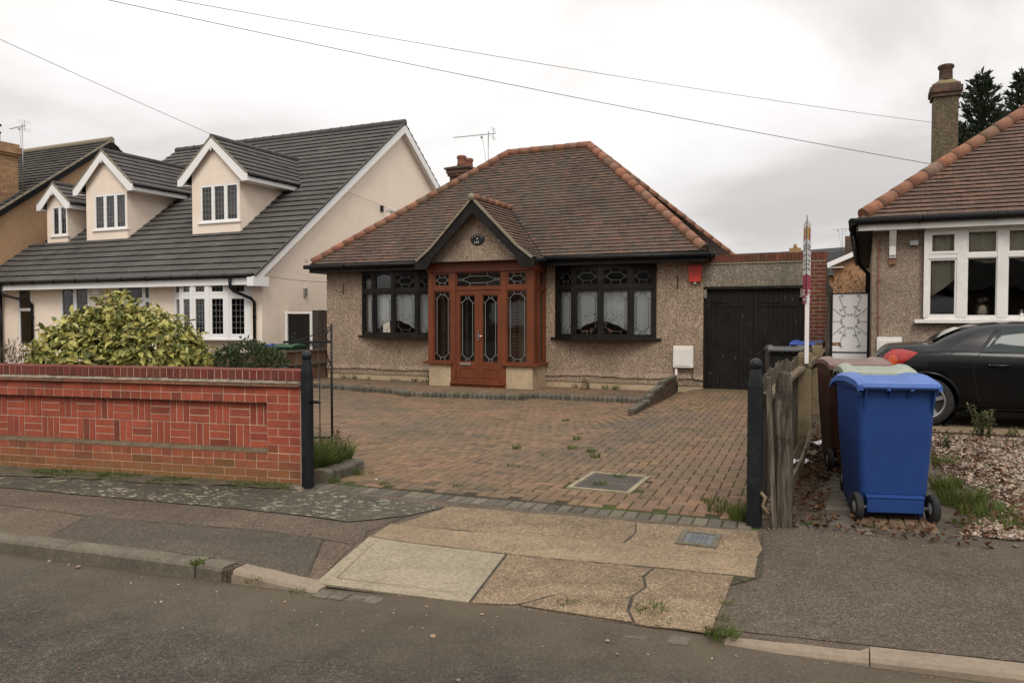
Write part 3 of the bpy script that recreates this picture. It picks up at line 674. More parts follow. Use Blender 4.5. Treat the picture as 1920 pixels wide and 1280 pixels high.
# ================================================================== BUILDING HELPERS
def wall(mb, p0, p1, z0, z1, th, ops=(), r=None):
    p0, p1 = Vector(p0), Vector(p1); d = (p1-p0); L = d.length; d.normalize(); n = Vector((d.y, -d.x))
    us = sorted(set([0, L] + [o[0] for o in ops] + [o[1] for o in ops])); zs = sorted(set([z0, z1] + [o[2] for o in ops] + [o[3] for o in ops]))
    def P(u, z, off): q = p0 + d*u - n*off; return (q.x, q.y, z)
    def solid(i, j):
        if i < 0 or j < 0 or i >= len(us)-1 or j >= len(zs)-1: return None
        u, z = (us[i]+us[i+1])/2, (zs[j]+zs[j+1])/2
        return not any(o[0] < u < o[1] and o[2] < z < o[3] for o in ops)
    for i in range(len(us)-1):
        for j in range(len(zs)-1):
            if not solid(i, j): continue
            a, b, c, e_ = us[i], us[i+1], zs[j], zs[j+1]
            mb.add([P(a,c,0),P(b,c,0),P(b,e_,0),P(a,e_,0)], [(0,1,2,3)], r); mb.add([P(a,c,th),P(b,c,th),P(b,e_,th),P(a,e_,th)], [(3,2,1,0)], r)
            for (di, dj, q) in ((-1,0,(P(a,c,0),P(a,e_,0),P(a,e_,th),P(a,c,th))),(1,0,(P(b,c,0),P(b,c,th),P(b,e_,th),P(b,e_,0))),(0,-1,(P(a,c,0),P(a,c,th),P(b,c,th),P(b,c,0))),(0,1,(P(a,e_,0),P(b,e_,0),P(b,e_,th),P(a,e_,th)))):
                if not solid(i+di, j+dj): mb.add(list(q), [(0,1,2,3)], r)
def clip(P, a, b, c):          # keep a*u+b*v<=c
    out = []
    for i in range(len(P)):
        p, q = P[i], P[(i+1) % len(P)]; dp, dq = a*p[0]+b*p[1]-c, a*q[0]+b*q[1]-c
        if dp <= 0: out.append(p)
        if dp*dq < 0: t = dp/(dp-dq); out.append((p[0]+(q[0]-p[0])*t, p[1]+(q[1]-p[1])*t))
    return out
def rooftiles(name, mat, parent, P3, tw=.165, gauge=.113, lip=.020, stag=.5, jit=.003, under=None, gap=.003, uref=None):
    """tiled slope over a convex planar polygon; first edge P3[0]->P3[1] is the eave"""
    P3 = [Vector(p) for p in P3]; o = P3[0]; u = (P3[1]-P3[0]).normalized(); nrm = Vector((0,0,0))
    for i in range(1, len(P3)-1): nrm += (P3[i]-o).cross(P3[i+1]-o)
    nrm.normalize()
    if nrm.z < 0: nrm = -nrm
    v = nrm.cross(u); 
    if v.z < 0: v = -v
    Q = [((p-o).dot(u), (p-o).dot(v)) for p in P3]
    ar = sum(Q[i][0]*Q[(i+1) % len(Q)][1]-Q[(i+1) % len(Q)][0]*Q[i][1] for i in range(len(Q)))
    if ar < 0: Q = Q[::-1]
    E_ = []
    for i in range(len(Q)):
        (x0,y0),(x1,y1) = Q[i], Q[(i+1) % len(Q)]; a, b = y1-y0, -(x1-x0); L = math.hypot(a, b); E_.append((a/L, b/L, (a*x0+b*y0)/L))
    mb = MB(); u0, u1 = min(q[0] for q in Q), max(q[0] for q in Q); v1 = max(q[1] for q in Q)
    R = random.Random(sum(map(ord, name)) + len(P3) + int(abs(P3[0].x)*10)); row = 0; vv = 0.0
    while vv < v1:
        x = u0 - tw*(1 + (stag if row % 2 else 0)) + R.uniform(-.004, .004)
        while x < u1:
            q = [(x+gap/2, vv), (x+tw-gap/2, vv), (x+tw-gap/2, vv+gauge), (x+gap/2, vv+gauge)]
            for e_ in E_: 
                q = clip(q, *e_)
                if len(q) < 3: break
            if len(q) >= 3:
                l2 = lip + R.uniform(-jit, jit); r = R.random()
                top = [o + u*a + v*b + nrm*(l2*(1-(b-vv)/gauge) + .002) for a, b in q]
                base = [o + u*a + v*(b + (lip*.9 if abs(b-vv) < 1e-4 else 0)) - nrm*.002 for a, b in q]
                n = len(q); mb.add(top, [tuple(range(n))], r)
                for i in range(n):
                    j = (i+1) % n
                    if abs(q[i][1]-vv) < 1e-4 and abs(q[j][1]-vv) < 1e-4 or abs(q[i][0]-q[j][0]) < 1e-5: mb.add([top[i], base[i], base[j], top[j]], [(0,1,2,3)], r)
            x += tw
        vv += gauge; row += 1
    o_ = mb.build(name, mat, parent)
    mb = MB(); mb.ext([p - nrm*.004 for p in P3], -nrm*.03); mb.build('underlay', M['gutter'], parent if under is None else under)
    return o_
def hiptiles(name, parent, p, q, R=.105, seg=.31, mat='hip', lift=.02, kind=0):
    p, q = Vector(p), Vector(q); d = q-p; L = d.length; d.normalize(); n = max(1, round(L/seg)); mb = MB(); mj = MB()
    for i in range(n):
        a = p + d*(L*i/n); b = p + d*(L*(i+1)/n + .02); z = Vector((0,0,lift + random.uniform(-.004,.004)))
        sd = Vector((random.uniform(-.004,.004), random.uniform(-.004,.004), 0))
        mb.tube([a+z+sd, b+z+sd], [R*1.04, R*.97], 14, None, True)
        c = a + d*.0; mj.tube([c+z, c+z+d*.012], [R*1.055, R*1.055], 14)
    o = mb.build(name, M[mat], parent); mj.build('mortar_joints', M['darkmort'], o); return o
M['darkmort'] = plain('dark_joint_mortar', (.085,.07,.055), .9, .3, 8)
class Win:
    def __init__(s, name, parent, frame, glass='glass', lead=None, label=None): s.name=name; s.p=parent; s.fm=frame; s.gm=glass; s.lm=lead; s.f=MB(); s.g=MB(); s.l=MB(); s.s=MB(); s.label=label; s.sm=frame; s.extra=[]
    def frame(s, o, d): s.o=Vector(o); s.d=Vector(d).normalized(); s.nv=Vector((s.d.y,-s.d.x)); return s
    def P(s, u, z, off=0): q = s.o + s.d*u + s.nv*off; return Vector((q.x, q.y, z))
    def bx(s, mb, u0, u1, z0, z1, o0, o1, r=None):
        mb.ext([s.P(u0,z0,o0), s.P(u1,z0,o0), s.P(u1,z1,o0), s.P(u0,z1,o0)], (s.P(0,0,o1)-s.P(0,0,o0)), r)
    def light(s, u0, u1, z0, z1, fw=.04, dep=.05, off=0, pat=None, arch=0, lw=.007):
        s.bx(s.f, u0, u1, z0, z0+fw, off-dep, off); s.bx(s.f, u0, u1, z1-fw, z1, off-dep, off)
        s.bx(s.f, u0, u0+fw, z0+fw, z1-fw, off-dep, off); s.bx(s.f, u1-fw, u1, z0+fw, z1-fw, off-dep, off)
        a, b, c, d = u0+fw, u1-fw, z0+fw, z1-fw; go = off-dep*.6
        s.g.poly([s.P(a,c,go), s.P(b,c,go), s.P(b,d,go), s.P(a,d,go)])
        if arch:      # arched head filled with frame
            n = 8; top = [s.P(a,d,off-.004)] + [s.P(lerp(a,b,i/n), d - arch*(1-math.sin(PI*i/n)), off-.004) for i in range(n+1)] + [s.P(b,d,off-.004)]
            for i in range(n): s.f.ext([s.P(lerp(a,b,i/n), d, off-.004), s.P(lerp(a,b,i/n), d-arch*(1-math.sin(PI*i/n))-.002, off-.004), s.P(lerp(a,b,(i+1)/n), d-arch*(1-math.sin(PI*(i+1)/n))-.002, off-.004), s.P(lerp(a,b,(i+1)/n), d, off-.004)], s.nv.to_3d()*-.02)
        def ln(x0, y0, x1, y1): s.l.bar(s.P(x0,y0,go+.004), s.P(x1,y1,go+.004), lw, .006, s.nv.to_3d())
        W, H_ = b-a, d-c
        if pat == 'oct':
            i, k = min(.055, W*.16), min(.09, W*.3); x0, x1, y0, y1 = a+i, b-i, c+i*1.2, d-i*1.2
            pts = [(x0+k,y0),(x1-k,y0),(x1,y0+k),(x1,y1-k),(x1-k,y1),(x0+k,y1),(x0,y1-k),(x0,y0+k)]
            for j in range(8): ln(*pts[j], *pts[(j+1) % 8])
            for (x, y) in (pts[0], pts[1]): ln(x, y, x, c)
            for (x, y) in (pts[4], pts[5]): ln(x, y, x, d)
            for (x, y) in (pts[2], pts[3]): ln(x, y, b, y)
            for (x, y) in (pts[6], pts[7]): ln(x, y, a, y)
        if pat == 'hex':
            y0, y1, ym = c+H_*.25, d-H_*.25, (c+d)/2; x0, x1, k = a+W*.14, b-W*.14, W*.16; g = H_*.06
            pts = [(x0+k,y0),(x1-k,y0),(x1,ym-g),(x1,ym+g),(x1-k,y1),(x0+k,y1),(x0,ym+g),(x0,ym-g)]
            for j in range(8): ln(*pts[j], *pts[(j+1) % 8])
            for (x, y) in (pts[0], pts[1]): ln(x, y, x, c)
            for (x, y) in (pts[4], pts[5]): ln(x, y, x, d)
            for (x, y) in (pts[2], pts[3]): ln(x, y, b, y)
            for (x, y) in (pts[6], pts[7]): ln(x, y, a, y)
        if pat == 'grid':
            nx, ny = max(2, round(W/.12)), max(2, round(H_/.17))
            for j in range(1, nx): ln(lerp(a,b,j/nx), c, lerp(a,b,j/nx), d)
            for j in range(1, ny): ln(a, lerp(c,d,j/ny), b, lerp(c,d,j/ny))
    def sill(s, u0, u1, z0, z1, o0, o1): s.bx(s.s, u0, u1, z0, z1, o0, o1)
    def done(s, bev=.004):
        w_ = s.f.build(s.name, M[s.fm], s.p, bev, s.label)
        if s.g.V and s.g.F: s.g.build('pane', M[s.gm], w_)
        if s.l.F: s.l.build('leading', M[s.lm], w_)
        if s.s.F: s.s.build('sill', M[s.sm], w_, bev)
        return w_
def bowpts(x0, x1, y, angs, ws):
    tot = sum(w_*math.cos(rad(a)) for a, w_ in zip(angs, ws)); k = (x1-x0)/tot; P = [Vector((x0, y))]
    for a, w_ in zip(angs, ws): q = P[-1] + Vector((w_*k*math.cos(rad(a)), w_*k*math.sin(rad(a)))); P.append(q)
    return P
def netmat(name, opq, lace):
    t = NT(name); c = t.vary((.88,.89,.87), .04, 3); t.fin(c, .9, spec=.1)
    tr = t.n('ShaderNodeBsdfTransparent'); ms = t.n('ShaderNodeMixShader')
    f = opq
    if lace: f = t.mth('MULTIPLY_ADD', t.ramp(t.vor(22, out=0), [(.28, 0.0), (.36, 1.0)]), .6, .38)
    t.put(ms.inputs[0], f); t.l(tr.outputs[0], ms.inputs[1]); t.l(t.b.outputs[0], ms.inputs[2]); t.l(ms.outputs[0], t.out.inputs[0]); return t.m
M['net'] = netmat('net_curtain', .93, False); M['lace'] = netmat('lace_band', .8, True)
def netcurtain(parent, x0, x1, y, z1, zf, band=.16, n=90, bow=None):
    mb = MB(); ml = MB(); V = []; W = []
    for i in range(n+1):
        u = i/n; x = lerp(x0, x1, u); yb = 0 if bow is None else bow(u); yy = y + yb + .022*math.sin(u*58) + .012*math.sin(u*23+1); zb = zf(u)
        sc = .018*abs(math.sin(u*n*.32))
        V += [(x, yy, z1), (x, yy, zb+band)]; W += [(x, yy-.004, zb+band), (x, yy-.004, zb-sc)]
    F = [(2*i, 2*i+1, 2*i+3, 2*i+2) for i in range(n)]
    mb.add(V, F, .5, True); ml.add(W, F, .5, True)
    c = mb.build('net_curtain', M['net'], parent); ml.build('lace_band', M['lace'], c) if parent is None or parent.parent is None else ml.build('lace_band', M['lace'], parent)
def gutter(name, parent, p, q, R=.055, mat='gutter'):
    p, q = Vector(p), Vector(q); mb = MB(); mb.tube([p, q], R, 10)
    d = (q-p); n = int(d.length/1.0)
    for i in range(1, n): c = p + d*(i/n); mb.tube([c - d.normalized()*.02, c + d.normalized()*.02], R*1.2, 10)
    return mb.build(name, M[mat], parent)

# ================================================================== BUNGALOW
B = thing('bungalow', 'pebble-dashed bungalow with clay tiled hip roof and glazed red wooden porch', 'bungalow', (-7.9, 18.9, -.1))
YF, BL, BR = 16.3, -12.8, -3.06
W1, W2 = (-11.66, -9.42), (-6.36, -4.06)
ZS, ZT = 1.05, 2.66
mb = MB(); wall(mb, (BL,YF), (BR,YF), .2, 2.76, .26, [(a-BL, b-BL, ZS, ZT) for a, b in (W1, W2)] + [(-8.5-BL, -7.5-BL, .06, 2.1)])
wall(mb, (BR,YF+.26), (BR,21.5), .2, 2.76, .26); wall(mb, (BL,21.5), (BL,YF+.26), .2, 2.76, .26, [(2, 3, 1, 2.2)])
mb.ext([(BL-.0,YF-.028,.2),(BR,YF-.028,.2),(BR,YF,.27),(BL,YF,.27)], (0,.001,0)) if False else None
wl = mb.build('wall', M['dash'], B)
mb = MB(); n = 60      # bell-cast drip above the plinth
for (xa, xb) in ((BL, -9.22), (-6.62, BR)):
    V = []
    for i in range(n+1):
        x = lerp(xa, xb, i/n); dz = .012*math.sin(x*3.1)+.006*math.sin(x*11)
        V += [(x,YF-.002,.30),(x,YF-.03,.205+dz),(x,YF-.028,.188+dz),(x,YF+.02,.188+dz)]
    mb = MB(); mb.add(V, [(4*i+j, 4*i+j+1, 4*i+5+j, 4*i+4+j) for i in range(n) for j in range(3)]); mb.build('bell_cast', M['dash'], wl)
mb = MB(); mb.box(BL-.0, YF+.02, -.3, -9.22, YF+.3, .2); mb.box(-6.62, YF+.02, -.3, BR, YF+.3, .2); mb.box(BL,YF+.3,-.2,BL+.3,21.5,.2); mb.box(BR-.3,YF+.3,-.2,BR,21.5,.2)
mb.box(BL,21.24,-.2,BR,21.5,2.7); mb.build('plinth', M['plinth'], B)
mb = MB(); 
for x in (-10.35, -5.75, -4.3, -12.0): mb = MB(); mb.box(x, YF+.012, .12, x+.22, YF+.05, .185); mb.build('air_brick', M['hip'], B)
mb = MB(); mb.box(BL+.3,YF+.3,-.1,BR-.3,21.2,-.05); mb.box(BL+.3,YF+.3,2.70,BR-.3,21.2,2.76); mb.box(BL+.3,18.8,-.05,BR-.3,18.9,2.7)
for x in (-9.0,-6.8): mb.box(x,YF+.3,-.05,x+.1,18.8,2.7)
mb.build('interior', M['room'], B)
# roof
EY0, EY1, EX0, EX1, EZ = 15.93, 21.87, -13.05, -2.93, 2.86
RY, RZ, RX0, RX1 = 18.9, 5.90, -8.75, -6.45
fl_, fr_, bl_, br_ = (EX0,EY0,EZ), (EX1,EY0,EZ), (EX0,EY1,EZ), (EX1,EY1,EZ); r0, r1 = (RX0,RY,RZ), (RX1,RY,RZ)
rf = rooftiles('roof', M['tile'], B, [fl_, fr_, r1, r0])
rooftiles('roof_slope', M['tile'], rf, [fr_, br_, r1]); rooftiles('roof_slope', M['tile'], rf, [bl_, fl_, r0]); rooftiles('roof_slope', M['tile'], rf, [br_, bl_, r0, r1])
def hp(a, b): return (Vector(a) + (Vector(b)-Vector(a))*.012)
hiptiles('hip_tiles', B, hp(fl_, r0), r0, .10); hiptiles('hip_tiles', B, hp(fr_, r1), r1, .108, .33, 'hip', .0); hiptiles('hip_tiles', B, hp(br_, r1), r1, .105, .33, 'hip', .0)
hiptiles('hip_tiles', B, hp(bl_, r0), r0, .10); hiptiles('ridge_tiles', B, r0, r1, .10, .33)
mb = MB(); e = .06
for a, b in (((EX0,EY0+.0),(EX1,EY0)),((EX1,EY0),(EX1,EY1)),((EX1,EY1),(EX0,EY1)),((EX0,EY1),(EX0,EY0))):
    mb.bar((a[0],a[1],EZ-.13), (b[0],b[1],EZ-.13), .03, .17)
mb.box(EX0,EY0,EZ-.2,EX1,EY1,EZ-.185); mb.build('fascia', M['blackwood'], B)
for a, b in (((EX0-.12,EY0-.06),(-9.42,EY0-.06)), ((-6.44,EY0-.06),(EX1+.12,EY0-.06)), ((EX1+.06,EY0-.1),(EX1+.06,EY1))): gutter('gutter', B, (*a, EZ-.065), (*b, EZ-.075), .058)
mb = MB()     # curled finials on the hip irons
for (c, sx) in (((EX0-.06,EY0-.05,EZ+.05), -1), ((EX1+.04,EY0-.05,EZ+.05), 1)):
    mb.tube([Vector(c) + Vector((sx*(.05*math.cos(a)*(1-a/14)), 0, .05+.05*math.sin(a)*(1-a/14))) for a in [i*.5-1.6 for i in range(15)]], .006, 5)
mb.build('hip_iron', M['iron'], B)
# bow windows
def bung_window(xa, xb, lbl):
    w_ = Win('window', B, 'blackwood', 'glass', 'leaddk', lbl); P = bowpts(xa+.02, xb-.02, YF-.02, (-24,-8,8,24), (.5,.64,.64,.5))
    zt = 2.15; l2 = MB()
    for i in range(4):
        a, b = P[i], P[i+1]; w_.frame(a, b-a); L = (b-a).length
        w_.bx(w_.f, -.03, .03, ZS, ZT, -.08, .02); w_.bx(w_.f, L-.03, L+.03, ZS, ZT, -.08, .015)
        w_.bx(w_.f, 0, L, zt-.035, zt+.035, -.08, .012); w_.bx(w_.f, 0, L, ZT-.06, ZT+.1, -.08, .01); w_.bx(w_.f, 0, L, ZS, ZS+.04, -.08, .01)
        w_.light(.03, L-.03, ZS+.04, zt-.035, .042, .05, 0, 'oct', 0, .010)
        w_.light(.03, L-.03, zt+.035, ZT-.06, .042, .05, 0, 'hex' if i != (1 if xa < -9 else 9) else None, .045, .010)
        w_.bx(w_.s, -.02, L+.02, ZS-.05, ZS, -.1, .06)
    w_.bx(w_.s, -.02, .0, ZS-.05, ZS, -.1, .06)
    w_.frame((xa, YF), (1,0)); w_.bx(w_.s, -.12, xb-xa+.12, ZS-.048, ZS-.003, -.2, .045)
    n = len(P); w_.f.ext([(p.x, p.y+.02, ZT-.03) for p in P] + [(xb, YF+.25, ZT-.03), (xa, YF+.25, ZT-.03)], (0,0,.12)); w_.s.ext([(p.x, p.y+.03, ZS-.045) for p in P] + [(xb, YF+.25, ZS-.045), (xa, YF+.25, ZS-.045)], (0,0,.03))
    o = w_.done()
    zf = lambda u: ZS + .06 + .34*max(0, math.sin(PI*min(1, max(0, (u-.08)/.82))))**1.5 - .02
    netcurtain(o, xa+.03, xb-.03, YF+.10, 2.2, zf, .24, 90, lambda u: -.29*math.sin(PI*u)**.7)
    return o
bw1 = bung_window(*W1, 'black framed bow window left of the porch'); bw2 = bung_window(*W2, 'black framed bow window right of the porch')
mb = MB()
for (x, z) in ((-5.62,1.16),(-5.05,1.22),(-5.2,1.16),(-5.5,1.2)):
    for k in range(7): mb.ball((x+random.uniform(-.06,.06), YF-.06+random.uniform(-.02,.02), z+random.uniform(-.04,.05)), random.uniform(.018,.032), 8, 6)
M['flower'] = plain('flower_heads', (.48,.22,.13), .7, .9, 14); mb.build('flowers_on_sill', M['flower'], bw2)
# porch
PX0, PX1, PY = -9.242, -6.606, 15.5  # porch positions and heights below were scaled about the camera from a nearer placement
pf = MB(); cx = .065
w_ = Win('porch_frame', B, 'redwood', 'glass', 'lead', 'varnished red wooden porch frame'); w_.frame((PX0,PY), (1,0)); X = lambda x: x-PX0
L = PX1-PX0
w_.bx(w_.f, X(-9.252), X(-9.122), .44, 2.54, -.11, .0); w_.bx(w_.f, X(-6.725), X(-6.573), .44, 2.54, -.12, .0)
w_.bx(w_.f, X(-8.656), X(-8.526), -.02, 2.54, -.11, -.004); w_.bx(w_.f, X(-7.365), X(-7.246), -.02, 2.54, -.11, -.004)
w_.bx(w_.f, -.03, L+.06, 2.54, 2.73, -.12, .03); w_.bx(w_.f, -.05, L+.08, 2.69, 2.76, -.12, .045)
for a, b in ((-9.122,-8.656),(-8.526,-7.365),(-7.246,-6.725)):
    w_.bx(w_.f, X(a), X(b), 2.12, 2.18, -.11, -.006)
w_.light(X(-9.122), X(-8.656), 2.18, 2.54, .055, .05, -.015, 'hex'); w_.light(X(-7.246), X(-6.725), 2.18, 2.54, .055, .05, -.015, 'hex')
w_.light(X(-8.526), X(-7.365), 2.18, 2.54, .03, .05, -.02, 'hex')
w_.light(X(-9.122), X(-8.656), .48, 2.12, .03, .05, -.02, 'oct'); w_.light(X(-7.246), X(-6.725), .48, 2.12, .03, .05, -.02, 'oct')
w_.sill(-.12, X(-8.602), .42, .48, -.13, .06); w_.sill(X(-7.311), L+.14, .42, .48, -.13, .06)
w_.frame((PX1,PY), (0,1)); D = YF-PY     # right side of the porch
w_.bx(w_.f, .12, D, 2.54, 2.73, -.09, .02); w_.bx(w_.f, .12, D, 2.12, 2.18, -.08, .0); w_.bx(w_.f, D*.5-.04, D*.5+.04, .48, 2.54, -.08, .0); w_.bx(w_.f, D-.08, D-.0, .48, 2.54, -.08, .0)
for a, b in ((.12,D*.5-.04),(D*.5+.04,D-.08)): w_.light(a, b, .48, 2.12, .035, .05, -.015, None); w_.light(a, b, 2.18, 2.54, .035, .05, -.015, None)
w_.sill(-.05, D, .42, .48, -.1, .06)
w_.frame((PX0,YF), (0,-1)); w_.bx(w_.f, .0, D-.12, 2.54, 2.73, -.09, .02); w_.bx(w_.f, 0, D-.12, 2.12, 2.18, -.08, .0)
for a, b in ((.0,D*.5),(D*.5,D-.12)): w_.light(a, b, .48, 2.12, .035, .05, -.015, None); w_.light(a, b, 2.18, 2.54, .035, .05, -.015, None)
w_.sill(0, D+.05, .42, .48, -.1, .06)
w_.done()
mb = MB(); wall(mb, (PX0+.01,PY+.01), (-8.602,PY+.01), -.25, .42, .14); wall(mb, (PX0+.01,YF+.02), (PX0+.01,PY+.15), -.25, .42, .14); mb.build('porch_base', M['plinth'], B)
mb = MB(); wall(mb, (-7.311,PY+.01), (PX1-.0,PY+.01), -.25, .42, .14); wall(mb, (PX1-.0,PY+.15), (PX1-.0,YF+.02), -.25, .42, .14); mb.build('porch_base', M['plinth'], B)
mb = MB(); mb.box(PX0+.15, PY+.15, -.2, PX1-.15, YF, -.02); mb.build('porch_floor', M['block'], B)
mb = MB(); mb.box(PX0+.02, PY+.02, 2.76, PX1-.02, YF, 2.79); mb.build('porch_ceiling', M['whitewood'], B)
def leaf_door(u0, u1, lbl, side):
    dr = Win('porch_door', B, 'redwood', 'glass', 'lead', lbl); dr.frame((PX0,PY), (1,0)); a, b = X(u0), X(u1)
    dr.bx(dr.f, a, b, .04, .47, -.075, -.03); dr.bx(dr.f, a, b, 2.02, 2.12, -.075, -.025)
    dr.bx(dr.f, a, a+.08, .42, 2.04, -.075, -.026); dr.bx(dr.f, b-.08, b, .42, 2.04, -.075, -.026)
    for (p, q, r_, s_) in ((a+.09,b-.09,.13,.15),(a+.09,b-.09,.33,.35),(a+.09,a+.11,.15,.33),(b-.11,b-.09,.15,.33)): dr.bx(dr.f, p, q, r_, s_, -.03, -.018)
    dr.light(a+.08, b-.08, .47, 2.02, .025, .03, -.035, 'oct'); o = dr.done()
    if side:
        h = MB(); h.box(-8.428, PY+.005, .40, -8.135, PY+.03, .46); h.build('letter_plate', M['chrome'], o, .004)
        h = MB(); h.box(-7.956, PY-.0, .98, -7.918, PY+.03, 1.20); h.tube([(-7.938,PY,1.08),(-7.938,PY-.05,1.08),(-7.81,PY-.055,1.08)], .010, 8); h.build('door_handle', M['chrome'], o)
leaf_door(-8.526, -7.945, None, True); leaf_door(-7.94, -7.365, None, False)
mb = MB(); mb.box(-8.634, PY-.07, -.02, -7.267, PY+.06, .035); mb.box(-8.656, PY-.03, -.09, -7.246, PY+.08, -.02); mb.box(-8.526,PY-.045,.04,-7.376,PY+.02,.07); mb.build('door_threshold', M['redwood'], B, .004)
# inner front door and brick reveal seen through the porch
mb = MB(); mb.box(-8.623, YF-.01, .05, -7.647, YF+.05, 2.05); mb.build('inner_door', M['soffit'], B)
mb = MB(); mb.box(-7.615, YF-.16, -.05, -7.289, YF-.01, 2.72); mb.box(-9.025, YF-.16, -.05, -8.699, YF-.01, 2.72); mb.build('brick_reveal', M['redbrick'], B)
# porch gable
GA, GL, GR, GZ, GY = (-7.94, 4.16), -9.394, -6.487, 2.80, 15.22
mb = MB(); mb.ext([(-9.166,PY+.0,2.76),(-6.703,PY+.0,2.76),(-6.703,PY,2.86),(-7.94,PY+.0,4.06),(-9.166,PY,2.86)], (0,.15,0)); gb = mb.build('gable', M['dash'], B)
zmain = lambda z: 15.93 + (z-2.86)/((RZ-EZ)/(RY-EY0))
for sgn, xe, nm in ((1, GR, 'r'), (-1, GL, 'l')):
    kx, kz = xe - sgn*.36, GZ+.27       # kick in the slope near the eaves
    a = [(xe,GY,GZ),(xe,15.98,GZ),(kx,zmain(kz)+.1,kz),(kx,GY,kz)]; b = [(kx,GY,kz),(kx,zmain(kz)+.1,kz),(GA[0],zmain(GA[1])+.05,GA[1]),(GA[0],GY,GA[1])]
    pr_ = rooftiles('porch_roof', M['tile2'], B, a, .165, .113, .024); rooftiles('porch_roof_upper', M['tile2'], pr_, b, .165, .113, .024)
    mb = MB()         # barge board: dark shaped board under a mortared verge
    n = 10; t_ = []; 
    V0 = [(GA[0],GA[1]-.03),(kx,kz-.04),(xe+sgn*.0,GZ-.04)]; V1 = [(GA[0],GA[1]-.33),(kx-sgn*.14,kz-.16),(xe-sgn*.3,GZ-.17),(xe-sgn*.3,GZ-.17)]
    mb.ext([(GA[0],GY-.0,GA[1]-.03),(kx,GY,kz-.03),(xe+sgn*.03,GY,GZ-.03),(xe+sgn*.03,GY,GZ-.19),(xe-sgn*.24,GY,GZ-.19),(kx-sgn*.13,GY,kz-.19),(GA[0],GY,GA[1]-.36)][::1], (0,.035,0)) if False else None
    for q in ([(GA[0],GA[1]-.03),(kx,kz-.03),(kx-sgn*.12,kz-.17),(GA[0],GA[1]-.34)], [(kx,kz-.03),(xe+sgn*.04,GZ-.02),(xe+sgn*.04,GZ-.2),(xe-sgn*.27,GZ-.2),(kx-sgn*.12,kz-.17)]):
        mb.ext([(p[0],GY,p[1]) for p in q], (0,.035,0))
    mb.build('barge_board', M['blackwood'], B)
    mb = MB()
    for p, q in (((GA[0],GA[1]),(kx,kz)),((kx,kz),(xe,GZ))):
        k = 8
        for i in range(k):
            s0, s1 = i/k, (i+1)/k; j = random.uniform(-.006,.006)
            mb.bar((lerp(p[0],q[0],s0),GY+.0+j,lerp(p[1],q[1],s0)-.012),(lerp(p[0],q[0],s1),GY+.0+j,lerp(p[1],q[1],s1)-.012),.07,.045)
    mb.build('verge_mortar', M['mortar'], B)
    mb = MB(); mb.bar((xe,15.9,GZ+.03),(GA[0],zmain(GA[1])+.02,GA[1]+.03),.05,.02); mb.build('valley_lead', M['gutter'], B)
    gutter('gutter', B, (xe+sgn*.05,GY+.06,GZ-.055), (xe+sgn*.05,15.93,GZ-.05), .05)
hiptiles('ridge_tiles', B, (GA[0],GY-.03,GA[1]), (GA[0],zmain(GA[1])+.02,GA[1]), .085, .33)
mb = MB(); mb.lathe((GA[0],GY-.035,GA[1]+.01), [(.085,0),(.085,.02)], 14, (0,-1,0)); mb.build('ridge_end_mortar', M['mortar'], B)
mb = MB(); mb.box(-9.328,GY+.04,2.75,-6.541,PY,2.76); mb.build('porch_soffit', M['blackwood'], B)
# name plate 144
mb = MB(); n = 28; mb.ext([(-7.945+.175*math.cos(2*PI*i/n), PY-.03, 3.26+.125*math.sin(2*PI*i/n)) for i in range(n)], (0,.03,0)); pq = mb.build('name_plaque', M['iron'], B, .006, 'oval black plaque with the number 144')
def text(s, size, at, rot, mat, parent, name='lettering', ext=.002, align='CENTER'):
    cu = bpy.data.curves.new(name, 'FONT'); cu.body = s; cu.size = size; cu.extrude = ext; cu.align_x = align; cu.align_y = 'CENTER'; cu.resolution_u = 3
    to = bpy.data.objects.new('tmp', cu); COL.objects.link(to); dg = bpy.context.evaluated_depsgraph_get(); me = bpy.data.meshes.new_from_object(to.evaluated_get(dg)); bpy.data.objects.remove(to)
    mt = Matrix.Translation(Vector(at)) @ rot
    mb = MB(); mb.add([mt @ v.co for v in me.vertices], [tuple(p.vertices) for p in me.polygons]); return mb.build(name, mat, parent)
RX = Matrix.Rotation(rad(90), 4, 'X')
M['letter'] = plain('pale_lettering', (.62,.60,.54), .5)
text('144', .085, (-7.967, PY-.034, 3.19), RX, M['letter'], pq)
mb = MB()
for i in range(9):
    a = rad(158 - i*17); c = Vector((-7.945+.135*math.cos(a), PY-.033, 3.26+.09*math.sin(a))); tn = Vector((math.sin(a), 0, -math.cos(a))); ou = Vector((math.cos(a), 0, math.sin(a)))
    mb.bar(c-ou*.012, c+ou*.012, .006, .003, (0,1,0)); 
    if i % 2: mb.bar(c+ou*.010-tn*.008, c+ou*.010+tn*.008, .005, .003, (0,1,0))
    else: mb.bar(c+tn*.006-ou*.01, c+tn*.012+ou*.01, .005, .003, (0,1,0))
mb.lathe((-7.945,PY-.031,3.27), [(.022,0),(.022,.004),(.012,.006)], 12, (0,-1,0)); mb.build('lettering', M['letter'], pq)
